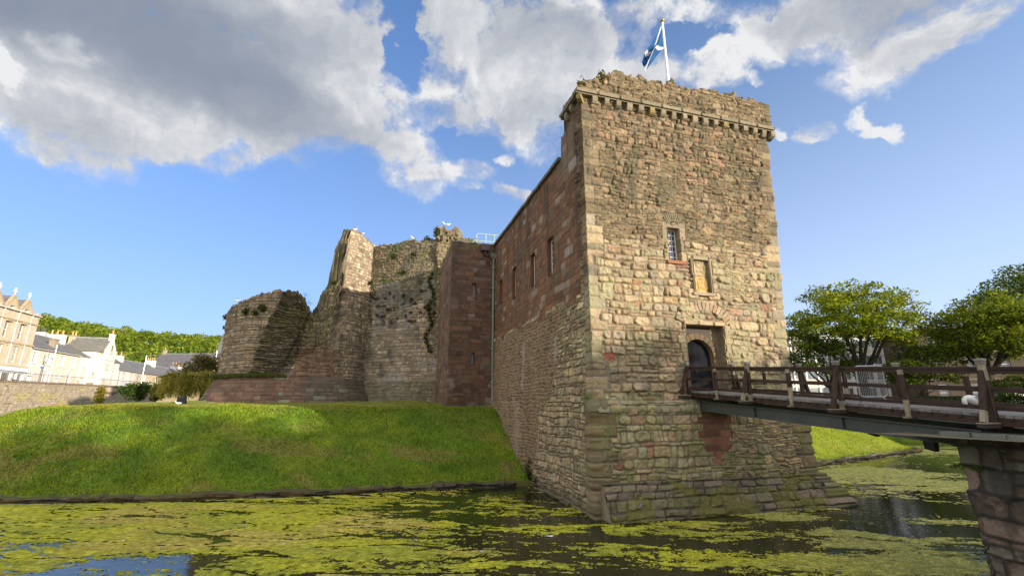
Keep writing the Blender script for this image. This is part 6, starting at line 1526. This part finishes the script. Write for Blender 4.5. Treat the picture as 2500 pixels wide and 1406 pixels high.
# ================================================================== TREES
def grow(name, label, base, top, rx, ry, zc, rz_, seed, trunk_r=.35, nclus=90, nleaf=90, csize=1.0, lsize=.20, cols=None, fork=.30, lean=(0, 0), group=None, limbs=6, cflat=.5, shell=.55, barkc=(.045, .036, .027), parent_stuff=None):
    """tapered trunk with limbs reaching leaf clusters spread through an uneven crown"""
    rg = np.random.default_rng(seed); base = np.array(base, float); H = top-base[2]
    tr = thing(name, label, 'tree', base, group)
    mb = MB(barkc); fz = base[2]+H*fork; fk = np.array([base[0]+lean[0]*.4, base[1]+lean[1]*.4, fz])
    mb.tube([base-np.array([0, 0, .3]), base+np.array([0, 0, .25]), (base+fk)/2+np.array([.08, .05, 0]), fk], [trunk_r*1.5, trunk_r*1.12, trunk_r*.92, trunk_r*.85], 9)
    cen = np.array([base[0]+lean[0], base[1]+lean[1], zc])
    # cluster centres: shell of a lumpy ellipsoid, some inside
    C = []
    while len(C) < nclus:
        d = rg.normal(0, 1, 3); d /= np.linalg.norm(d)
        if d[2] < -.55: continue
        lump = 1+.30*(fbm(np.array([d[0]*1.8+seed]), np.array([d[1]*1.8+d[2]*2.3]), seed+3, 3)[0]-.5)*2
        k = shell+(1-shell)*rg.random()**.5
        C.append(cen+d*np.array([rx, ry, rz_])*k*lump)
    C = np.array(C)
    nodes = []; 
    for i in range(limbs):
        a = 2*math.pi*(i+rg.random()*.6)/limbs; el = rg.uniform(.25, 1.1); tgt = cen+np.array([math.cos(a)*rx*.62*math.cos(el*.8), math.sin(a)*ry*.62*math.cos(el*.8), rz_*(-.25+.75*el/1.1)])
        mid = fk+(tgt-fk)*.45+np.array([0, 0, -.06*H*(1-el)])+rg.normal(0, .25, 3)
        pts = [fk-np.array([0, 0, .2]), fk+(mid-fk)*.5+rg.normal(0, .1, 3), mid, mid+(tgt-mid)*.5+rg.normal(0, .2, 3), tgt]; r0 = trunk_r*rg.uniform(.42, .62)
        mb.tube(pts, [r0*1.1, r0*.85, r0*.62, r0*.42, r0*.22], 6)
        for f in np.linspace(.3, 1, 7):
            x = f*(len(pts)-1); j = min(int(x), len(pts)-2); nodes.append((pts[j]+(pts[j+1]-pts[j])*(x-j), r0*(.8-.62*f)))
    NP = np.array([n_[0] for n_ in nodes])
    for c in C:
        dd = np.linalg.norm(NP-c, axis=1)+np.maximum(0, NP[:, 2]-c[2])*1.2; j = int(dd.argmin()); s_ = NP[j]; r = max(nodes[j][1]*.5, .025)
        m_ = (s_+c)/2+np.array([0, 0, .05*np.linalg.norm(c-s_)])+rg.normal(0, .18, 3)
        mb.tube([s_, m_, c], [r, r*.6, .015], 5, cap=False)
        for q in range(3):
            e = c+rg.normal(0, csize*.55, 3)*np.array([1, 1, .5]); mb.tube([m_+(c-m_)*.5, (c+e)/2, e], [r*.4, .02, .008], 4, cap=False)
    mb.build('trunk', M['bark'], tr, smooth=True)
    cols = cols or [(.050, .082, .014), (.065, .10, .015), (.040, .068, .012)]
    cb = .75+.5*rg.random(nclus)
    def f(r2, n):
        i = r2.integers(0, nclus, n); q = r2.normal(0, 1, (n, 3)); q /= np.linalg.norm(q, axis=1)[:, None]; k = r2.random(n)**.45
        sz = csize*(.7+.6*cb[i])[:, None]
        return C[i]+q*k[:, None]*sz*np.array([1, 1, cflat]), cb[i]
    V, F, Cc = leafcloud(nclus*nleaf, f, lsize, cols, seed+9, up=.4)
    link_mesh('crown', V, F, M['leaf'], tr, Cc)
    return tr
YEL = [(.17, .235, .014), (.24, .29, .016), (.11, .17, .014)]
DKG = [(.075, .12, .016), (.095, .145, .016), (.055, .09, .013)]
def px_tree(px, pyb, Y, pytop, name, label, crown, **kw):
    """crown: (pixel left, right, top, bottom) of the crown; converted to metres at distance Y"""
    b = at(px, 960, Y); l, r, t, bt = crown; L, Rr = at(l, (t+bt)/2, Y), at(r, (t+bt)/2, Y); cx = (l+r)/2; zt = at(cx, t, Y).z; zb = at(cx, bt, Y).z
    gz = gnd(b.x, Y); rx = (Rr.x-L.x)/2; return grow(name, label, (b.x, Y, gz), zt, rx, rx*.9, (zt+zb)/2, (zt-zb)/2, lean=((L.x+Rr.x)/2-b.x, 0), **kw)
px_tree(2108, 0, 66, 0, 'sycamore_tree', 'spreading sycamore nearest the tower with light shining through yellow green leaves', (1938, 2240, 690, 905), seed=21, trunk_r=.62, nclus=185, nleaf=95, csize=1.25, lsize=.20, cols=YEL, fork=.26, limbs=9, cflat=.42, shell=.30)
px_tree(2040, 0, 69, 0, 'sycamore_tree', 'second sycamore trunk close behind the nearest one with lower foliage by the tower', (1915, 2090, 800, 960), seed=22, trunk_r=.40, nclus=60, nleaf=80, csize=1.2, lsize=.20, cols=DKG, fork=.3, limbs=5, cflat=.45, shell=.3)
px_tree(2400, 0, 60, 0, 'sycamore_tree', 'wide dark sycamore in front of the sandstone building', (2305, 2570, 722, 935), seed=23, trunk_r=.58, nclus=210, nleaf=95, csize=1.3, lsize=.19, cols=[(.13, .19, .016), (.19, .23, .014), (.085, .13, .014)], fork=.28, limbs=9, cflat=.45, shell=.25)
px_tree(2520, 0, 66, 0, 'lime_tree', 'tall pale green tree rising highest at the right edge', (2420, 2680, 640, 900), seed=24, trunk_r=.5, nclus=200, nleaf=100, csize=1.4, lsize=.20, cols=[(.10, .16, .035), (.13, .185, .035), (.08, .13, .028)], fork=.2, limbs=8, shell=.3, cflat=.6)
px_tree(2240, 0, 62, 0, 'young_tree', 'low bushy green tree between the two large sycamores', (2175, 2320, 845, 972), seed=25, trunk_r=.16, nclus=75, nleaf=80, csize=1.0, lsize=.18, cols=DKG, fork=.15, limbs=5, cflat=.5, shell=.3)
px_tree(2480, 0, 56, 0, 'young_tree', 'small leafy tree low at the right edge behind the railing', (2440, 2570, 905, 990), seed=26, trunk_r=.12, nclus=45, nleaf=70, csize=.7, lsize=.15, cols=DKG, fork=.15, limbs=4, cflat=.6, shell=.3)
# clipped dark hedge on the far bank
hx0, hx1 = at(2225, 985, 56).x, at(2620, 985, 56).x
hz = gnd((hx0+hx1)/2, 56)
def hf(rg, n):
    P = np.stack([rg.uniform(hx0, hx1, n), 56+rg.uniform(-.5, .5, n), hz+rg.random(n)**.6*1.3], -1); return P, np.ones(n)
V, F, C = leafcloud(12000, hf, .10, [(.020, .035, .010), (.028, .045, .012)], 44); tag(link_mesh('hedge', V, F, M['leafdense'], None, C), 'low dark clipped hedge on the far bank behind the bridge', 'hedge')
# trees along the street to the right of the camera: they keep the evening sun off the moat
for i, (x, y, h) in enumerate(((44, -17, 16.5), (46, -10.5, 14.2), (45, -4.5, 11.2), (47, .6, 9.2), (42, -23, 16.5))):
    grow('street_tree', ['broad street tree outside the right edge of the view', 'second street tree outside the right edge of the view', 'third street tree outside the right edge of the view', 'fourth street tree outside the right edge of the view', 'fifth street tree outside the right edge of the view'][i], (x, y, 3.0), 3.0+h, 5.0, 4.2, 3.0+h*.52, h*.48, 60+i, .3, 75, 80, 1.3, .26, DKG, .2, group='street trees beside the camera', shell=.2, cflat=.7)

# ---- weeping tree and shrubs at the left of the round tower
def weeping(px, pyb, pyt, Y, label, seed, rpx, n=46):
    rg = np.random.default_rng(seed); b = at(px, pyb, Y); t = at(px, pyt, Y); gz = b.z-.3; R_ = (at(px+rpx, pyt, Y).x-at(px, pyt, Y).x)
    tr = thing('weeping_tree', label, 'tree', (b.x, Y, gz)); H = t.z-gz; mb = MB((.06, .045, .03))
    mb.tube([(b.x, Y, gz-.2), (b.x+.1, Y, gz+H*.4), (t.x, Y, gz+H*.82)], [.24, .19, .12], 8)
    Vs = []; Fs = []; Cs = []; P = []; nb = 0
    for i in range(n):
        a = rg.uniform(0, 6.28); r = R_*rg.uniform(.35, 1.0); top = np.array([t.x, Y, gz+H*rg.uniform(.70, .86)]); out = np.array([t.x+math.cos(a)*r, Y+math.sin(a)*r, gz+H*(1.02-.35*(r/R_)**2)*rg.uniform(.85, 1.0)])
        m_ = (top+out)/2+np.array([0, 0, .28]); mb.tube([top, m_, out], [.06, .04, .02], 5, cap=False)
        for k in range(11):
            q0 = m_+(out-m_)*rg.uniform(-.2, 1.05)+rg.normal(0, .18, 3); L = rg.uniform(.45, 1.0)*(q0[2]-gz); m2 = int(L/.075)
            dr = rg.normal(0, .10, 2)
            for j in range(m2):
                z = q0[2]-j*.075; P.append((q0[0]+dr[0]*j*.075+rg.normal(0, .05), q0[1]+dr[1]*j*.075+rg.normal(0, .05), z))
    mb.build('trunk', M['bark'], tr, smooth=True); P = np.array(P)
    V, F, C = leafcloud(len(P), lambda r2, n_: (P, .45+1.1*fbm(P[:, 0]*2.5, P[:, 2]*.8, seed, 3)), .085, [(.34, .35, .05), (.40, .37, .08), (.22, .27, .035), (.40, .30, .12)], seed, up=-.2, aspect=.35)
    link_mesh('crown', V, F, M['leaf'], tr, C); return tr
weeping(446, 968, 908, 47, 'weeping tree with drooping olive branches on the lawn beside the round tower', 81, 66, 46)
weeping(497, 960, 906, 50, 'second smaller weeping tree touching the round tower', 82, 38, 30)
def bush(px, py, Y, r, label, seed, cols, n=1500, hgt=1.):
    b = at(px, py, Y); gz = b.z; bs = thing('bush', label, 'bush', (b.x, Y, gz-.2)); mb = MB((.05, .038, .025)); rg = np.random.default_rng(seed); C = []
    for i in range(13):
        a = rg.uniform(0, 6.28); rr = r*rg.uniform(.1, .8); e = np.array([b.x+math.cos(a)*rr, Y+math.sin(a)*rr*.7, gz+r*hgt*rg.uniform(.0, 1.35)]); C.append(e); mb.tube([(b.x, Y, gz-.3), ((b.x+e[0])/2, (Y+e[1])/2, gz+r*.4), e], [.05, .03, .01], 5, cap=False)
    mb.build('stem', M['bark'], bs); C = np.array(C)
    def f(r2, n):
        i = r2.integers(0, len(C), n); q = r2.normal(0, 1, (n, 3)); q /= np.linalg.norm(q, axis=1)[:, None]; return C[i]+q*(r2.random(n)**.5)[:, None]*r*.42, .7+.6*r2.random(n)
    V, F, Cc = leafcloud(n, f, .095, cols, seed+1); link_mesh('foliage', V, F, M['leaf'], bs, Cc)
GB = [(.07, .13, .025), (.10, .17, .03), (.05, .10, .02)]
bush(309, 972, 47, .95, 'rounded green bush at the end of the lawn by the red stone box', 91, GB); bush(342, 972, 48, 1.05, 'second rounded green bush on the lawn edge beside the first', 92, GB); bush(380, 974, 48, .95, 'olive green bush at the foot of the larger weeping tree', 93, [(.14, .16, .03), (.10, .14, .025)])
px_dark = at(490, 960, 62)
grow('dark_tree', 'dark brownish tree behind the weeping trees under the church', (px_dark.x, 62, 4.0), at(490, 872, 62).z, 2.6, 2.4, at(490, 905, 62).z, 2.2, 95, .2, 60, 80, .7, .13, [(.13, .125, .04), (.11, .11, .035), (.15, .13, .055)], .3, limbs=6, shell=.2, cflat=.8)

# ---- wooded hill
hx = np.linspace(-900, 250, 90); hy = np.linspace(190, 620, 40); HX, HY = np.meshgrid(hx, hy)
def hill_z(X, Y):
    ridge = np.interp(X/np.maximum(Y, 1)*400, [-900, -520, -430, -386, -352, -305, -258, -200, -120, -20, 120, 260], [70, 72, 66, 61, 55, 50, 47, 43, 34, 20, 8, 4])
    return 4+ridge*sstep(185, 400, Y)*(Y/400)**.35+4*(fbm(X*.02, Y*.02, 990, 3)-.5)
gi = np.arange(HX.size).reshape(HX.shape); hq = np.stack([gi[:-1, :-1], gi[:-1, 1:], gi[1:, 1:], gi[1:, :-1]], -1).reshape(-1, 4)
hc = np.empty((HX.size, 3)); hc[:] = (.05, .08, .015)
tag(link_mesh('hill', np.stack([HX, HY, hill_z(HX, HY)], -1).reshape(-1, 3), hq, M['ground'], None, hc, smooth=True), 'green hill rising behind the town', 'hill', kind='structure')
rg = np.random.default_rng(5); CN = []
for Y in np.arange(205, 425, 9.0):
    for X in np.arange(-1.15*Y, -.40*Y, 9.5): CN.append((X+rg.normal(0, 3), Y+rg.normal(0, 3)))
CN = np.array(CN); cz = hill_z(CN[:, 0], CN[:, 1]); cr = rg.uniform(4.2, 7.2, len(CN)); ch = rg.uniform(.8, 1.3, len(CN)); ct = rg.integers(0, 3, len(CN))
HC = np.array([(.14, .20, .014), (.19, .235, .016), (.10, .155, .014)])
per = 120; i = np.repeat(np.arange(len(CN)), per); n = len(i); q = rg.normal(0, 1, (n, 3)); q /= np.linalg.norm(q, axis=1)[:, None]; q[:, 2] = np.where(q[:, 2] < -.3, -q[:, 2], q[:, 2])
lump = 1+.28*(fbm(q[:, 0]*2.2+i*3.1, q[:, 1]*2.2+q[:, 2]*2, 996, 2)-.5)*2
P = np.stack([CN[i, 0], CN[i, 1], cz[i]+4], -1)+q*(cr[i]*lump)[:, None]*np.stack([np.ones(n), np.ones(n), ch[i]], -1)
V, F, C = leafcloud(n, lambda r2, n_: (P, np.ones(n_)), .85, [(1, 1, 1)], 97, up=.2, aspect=.8)
C = C*np.repeat(HC[ct[i]], 4, 0)
tag(link_mesh('woodland', V, F, M['leafdense'], None, C), 'bright green woodland covering the hill behind the town', 'woodland', kind='stuff')

# ================================================================== SKY, SUN, CAMERA
AZ, EL = RAD(125), RAD(11)
w = bpy.data.worlds.new('World'); SC.world = w; w.use_nodes = True
nt = w.node_tree; N, L = nt.nodes, nt.links; N.clear()
out = N.new('ShaderNodeOutputWorld'); bg = N.new('ShaderNodeBackground'); L.new(bg.outputs[0], out.inputs[0]); bg.inputs[1].default_value = .15
sky = N.new('ShaderNodeTexSky'); sky.sky_type = 'NISHITA'; sky.sun_disc = False; sky.sun_elevation = EL; sky.sun_rotation = AZ; sky.air_density = 1.0; sky.dust_density = 1.0; sky.ozone_density = 3.0; sky.altitude = 50
tc = N.new('ShaderNodeTexCoord'); nrm = N.new('ShaderNodeVectorMath'); nrm.operation = 'NORMALIZE'; L.new(tc.outputs['Generated'], nrm.inputs[0])
sep = N.new('ShaderNodeSeparateXYZ'); L.new(nrm.outputs[0], sep.inputs[0])
def mth(op, a, b=None, c=None, clamp=False):
    n = N.new('ShaderNodeMath'); n.operation = op; n.use_clamp = clamp
    for i, v in enumerate((a, b, c)):
        if v is None: continue
        if isinstance(v, (int, float)): n.inputs[i].default_value = v
        else: L.new(v, n.inputs[i])
    return n.outputs[0]
def mapr(v, a, b, c, d, smooth=True):
    n = N.new('ShaderNodeMapRange'); n.interpolation_type = 'SMOOTHSTEP' if smooth else 'LINEAR'
    L.new(v, n.inputs[0])
    for i, x in enumerate((a, b, c, d)): n.inputs[i+1].default_value = x
    return n.outputs[0]
den = mth('ADD', sep.outputs[1], 1.0); den = mth('MAXIMUM', den, .05)
cmb = N.new('ShaderNodeCombineXYZ'); L.new(mth('DIVIDE', sep.outputs[0], den), cmb.inputs[0]); L.new(mth('DIVIDE', sep.outputs[2], den), cmb.inputs[1])
P2 = cmb.outputs[0]                                          # stereographic chart of the sky, about the +Y horizon
def st(px, py):
    d = Vector(ray(px, py)).normalized(); return d.x/(1+d.y), d.z/(1+d.y)
def noise(v, sc, det, rough, dist=0., lac=2.0):
    n = N.new('ShaderNodeTexNoise'); n.inputs['Scale'].default_value = sc; n.inputs['Detail'].default_value = det; n.inputs['Roughness'].default_value = rough; n.inputs['Distortion'].default_value = dist
    L.new(v, n.inputs['Vector']); return n
wn = noise(P2, 5.0, 4, .55); ws = N.new('ShaderNodeVectorMath'); ws.operation = 'SUBTRACT'; L.new(wn.outputs['Color'], ws.inputs[0]); ws.inputs[1].default_value = (.5, .5, .5)
wm = N.new('ShaderNodeVectorMath'); wm.operation = 'MULTIPLY_ADD'; L.new(ws.outputs[0], wm.inputs[0]); wm.inputs[1].default_value = (.16, .10, 0); L.new(P2, wm.inputs[2])
wn2 = noise(P2, 19.0, 6, .6); ws2 = N.new('ShaderNodeVectorMath'); ws2.operation = 'SUBTRACT'; L.new(wn2.outputs['Color'], ws2.inputs[0]); ws2.inputs[1].default_value = (.5, .5, .5)
wm2 = N.new('ShaderNodeVectorMath'); wm2.operation = 'MULTIPLY_ADD'; L.new(ws2.outputs[0], wm2.inputs[0]); wm2.inputs[1].default_value = (.075, .06, 0); L.new(wm.outputs[0], wm2.inputs[2]); PW = wm2.outputs[0]
def blob(px, py, rx, ry, rot, weight, src=PW, inner=.25):
    """soft ellipse; radii in photograph pixels near that direction"""
    x, y = st(px, py); x2, _ = st(px+20, py); _, y2 = st(px, py-20); sx, sy = abs(x2-x)/20, abs(y2-y)/20
    m = N.new('ShaderNodeMapping'); m.vector_type = 'TEXTURE'; m.inputs['Location'].default_value = (x, y, 0); m.inputs['Rotation'].default_value = (0, 0, RAD(rot)); m.inputs['Scale'].default_value = (rx*sx, ry*sy, 1)
    L.new(src, m.inputs[0]); ln = N.new('ShaderNodeVectorMath'); ln.operation = 'LENGTH'; L.new(m.outputs[0], ln.inputs[0])
    return mth('MULTIPLY', mapr(ln.outputs['Value'], inner, 1.0, 1.0, 0.0), weight)
def total(bl, src=PW):
    t = None
    for b in bl:
        v = blob(*b, src=src); t = v if t is None else mth('ADD', t, v)
    return t
CLOUDS = [(380, 60, 720, 330, -4, 1.0), (120, 260, 420, 200, -12, .75), (420, 330, 330, 100, -5, .6), (640, 270, 420, 170, -10, .75), (820, 120, 220, 300, 10, .7), (880, 330, 200, 75, -12, .55), (1050, 260, 160, 110, 0, .6),
          (1250, 130, 330, 230, 0, .95), (1340, 270, 220, 140, -10, .8), (1500, 120, 170, 200, 10, .55), (1560, 190, 140, 60, -10, .45), (1060, 40, 120, 80, 20, .5),
          (1010, 390, 190, 70, -14, .50), (1010, 440, 110, 80, -30, .42), (1130, 425, 110, 50, -15, .42), (1245, 492, 75, 34, -10, .42), (1235, 392, 46, 34, 0, .40), (1120, 475, 60, 24, -15, .36),
          (1705, 180, 90, 85, -20, .55), (1770, 212, 60, 30, 0, .45), (1890, 342, 40, 24, 0, .42), (1990, 318, 80, 45, 10, .40), (2110, 270, 60, 30, -20, .36), (2150, 305, 60, 30, -40, .36),
          (2080, 10, 480, 130, 8, 1.0), (2210, 110, 270, 120, 14, .8), (2380, 60, 220, 90, 25, .5), (1850, 60, 220, 100, 0, .5), (1660, 10, 170, 60, 0, .4),
          (60, 705, 130, 12, -4, .22), (-300, 260, 320, 160, 0, .5), (2900, 60, 380, 140, 10, .5)]
HOLES = [(975, 130, 55, 150, 8, -.9), (935, 5, 70, 60, 0, -.5), (1505, 85, 60, 60, 10, -.35), (1690, 75, 130, 60, -20, -.55), (1930, 95, 80, 40, -10, -.3), (1090, 340, 110, 30, -10, -.3), (1600, 60, 40, 120, 0, -.25), (0, 470, 200, 60, 0, -.4)]
dsum = total(CLOUDS+HOLES)
n1 = noise(PW, 6.5, 9, .62); n2 = noise(P2, 26.0, 10, .68)
f = mth('ADD', mth('MULTIPLY', mth('SUBTRACT', n1.outputs[0], .5), 3.2), mth('MULTIPLY', mth('SUBTRACT', n2.outputs[0], .5), 2.6))
field = mth('ADD', mth('MINIMUM', dsum, 1.25), f)
cover = mth('MULTIPLY', mapr(field, .05, .75, 0, 1), mapr(dsum, .02, .30, 0, 1))
# veil near cloud edges
veil = mth('MULTIPLY', mapr(field, -.25, .5, 0, .5), mapr(dsum, .02, .25, 0, 1))
alpha = mth('MAXIMUM', cover, veil)
DARK = [(400, 80, 600, 270, -6, 1.35), (650, 290, 380, 150, -14, .8), (250, 20, 500, 160, 0, .6), (60, 60, 260, 110, 0, .35), (150, 320, 300, 90, -10, .35), (900, 60, 300, 170, 0, .4), (2060, 20, 380, 110, 0, .65), (1270, 60, 220, 130, 0, .35), (1200, 290, 300, 70, 0, .3), (1440, 60, 160, 120, 0, .25)]
LIGHT = [(60, 165, 120, 95, -25, -.75), (240, 165, 60, 40, -20, -.55), (770, 250, 130, 130, 0, -.35), (590, 120, 80, 70, 0, -.18)]
n3 = noise(PW, 4.0, 6, .6)
dk = mth('ADD', total(DARK+LIGHT), mth('ADD', mth('MULTIPLY', mth('SUBTRACT', n3.outputs[0], .5), 1.2), .02))
dk = mth('ADD', dk, mth('MULTIPLY', mth('SUBTRACT', n2.outputs[0], .5), .12))
n1b_v = N.new('ShaderNodeVectorMath'); n1b_v.operation = 'ADD'; L.new(PW, n1b_v.inputs[0]); n1b_v.inputs[1].default_value = (.022, -.012, 0)
n1b = noise(n1b_v.outputs[0], 7.0, 9, .62)
n2b_v = N.new('ShaderNodeVectorMath'); n2b_v.operation = 'ADD'; L.new(P2, n2b_v.inputs[0]); n2b_v.inputs[1].default_value = (.008, -.004, 0)
n2b = noise(n2b_v.outputs[0], 26.0, 10, .68)
dk = mth('ADD', dk, mth('MULTIPLY', mth('SUBTRACT', n1b.outputs[0], n1.outputs[0]), 1.9)); dk = mth('ADD', dk, mth('MULTIPLY', mth('SUBTRACT', n2b.outputs[0], n2.outputs[0]), .5))
dkc = mth('MAXIMUM', mth('ADD', dk, .12), 0); shade = mth('DIVIDE', dkc, mth('ADD', dkc, .62))
mixc_ = N.new('ShaderNodeMix'); mixc_.data_type = 'RGBA'; L.new(shade, mixc_.inputs[0])
CW = 2.4; mixc_.inputs[6].default_value = (.98*CW, .985*CW, 1.0*CW, 1); mixc_.inputs[7].default_value = (.11*CW, .175*CW, .30*CW, 1)
# clear sky, graded deeper towards the zenith and paler at the horizon
tint = N.new('ShaderNodeMix'); tint.data_type = 'RGBA'; tint.blend_type = 'MULTIPLY'; tint.inputs[0].default_value = 1; L.new(sky.outputs[0], tint.inputs[6]); tint.inputs[7].default_value = (1.05, 1.0, 1.05, 1)
el_ = mth('MAXIMUM', sep.outputs[2], 0); hz = mth('POWER', mth('SUBTRACT', 1.0, el_), 2.7)
rt = mapr(mth('ADD', mth('MULTIPLY', sep.outputs[0], .906), mth('MULTIPLY', sep.outputs[1], -.423)), -.95, .40, .40, 5.0)
glow = N.new('ShaderNodeMix'); glow.data_type = 'RGBA'; glow.blend_type = 'ADD'; glow.inputs[0].default_value = 1; L.new(tint.outputs[2], glow.inputs[6])
gcol = N.new('ShaderNodeMix'); gcol.data_type = 'RGBA'; gcol.blend_type = 'MULTIPLY'; gcol.inputs[0].default_value = 1; gcol.inputs[6].default_value = (1.0, .97, .62, 1); L.new(mth('MULTIPLY', hz, rt), gcol.inputs[7]); L.new(gcol.outputs[2], glow.inputs[7])
def vec(op, a, b):
    n = N.new('ShaderNodeVectorMath'); n.operation = op; L.new(a, n.inputs[0])
    if isinstance(b, tuple): n.inputs[1].default_value = b
    else: L.new(b, n.inputs[1])
    return n.outputs[0]
dn_ = vec('ADD', vec('MULTIPLY', glow.outputs[2], (.22, .22, .13)), (1, 1, 1)); clear = vec('DIVIDE', vec('MULTIPLY', glow.outputs[2], (.74, .90, 1.04)), dn_)
fin = N.new('ShaderNodeMix'); fin.data_type = 'RGBA'; L.new(alpha, fin.inputs[0]); L.new(clear, fin.inputs[6]); L.new(mixc_.outputs[2], fin.inputs[7])
# unseen bright cloud overhead and behind the camera, added to fill the shade
pl_ = N.new('ShaderNodeVectorMath'); pl_.operation = 'LENGTH'; L.new(P2, pl_.inputs[0])
nb_s = noise(nrm.outputs[0], 2.6, 7, .6)
ab_ = mth('MULTIPLY', mapr(pl_.outputs['Value'], .60, .95, 0, 1), mapr(nb_s.outputs[0], .36, .58, .15, 1))
fb_ = N.new('ShaderNodeMix'); fb_.data_type = 'RGBA'; L.new(ab_, fb_.inputs[0]); L.new(fin.outputs[2], fb_.inputs[6]); fb_.inputs[7].default_value = (4.3, 4.1, 3.85, 1)
L.new(fb_.outputs[2], bg.inputs[0])
w.cycles.sampling_method = 'MANUAL'; w.cycles.sample_map_resolution = 1024

l = bpy.data.lights.new('sun', 'SUN'); l.energy = 3.05; l.color = (1, .88, .73); l.angle = RAD(.5)
lo_ = bpy.data.objects.new('sun', l); COL.objects.link(lo_)
sd_ = Vector((math.sin(AZ)*math.cos(EL), math.cos(AZ)*math.cos(EL), math.sin(EL)))
lo_.rotation_euler = sd_.to_track_quat('Z', 'Y').to_euler()
cam = bpy.data.objects.new('camera', bpy.data.cameras.new('camera')); COL.objects.link(cam)
cam.location = (0, 0, EYE); cam.rotation_euler = (math.pi/2+PITCH, 0, 0); cam.data.sensor_width = 36; cam.data.lens = FPX/2500*36
cam.data.clip_start = .1; cam.data.clip_end = 6000; SC.camera = cam
SC.view_settings.view_transform = 'Standard'; SC.view_settings.look = 'None'; SC.view_settings.exposure = 1.28; SC.view_settings.gamma = 1
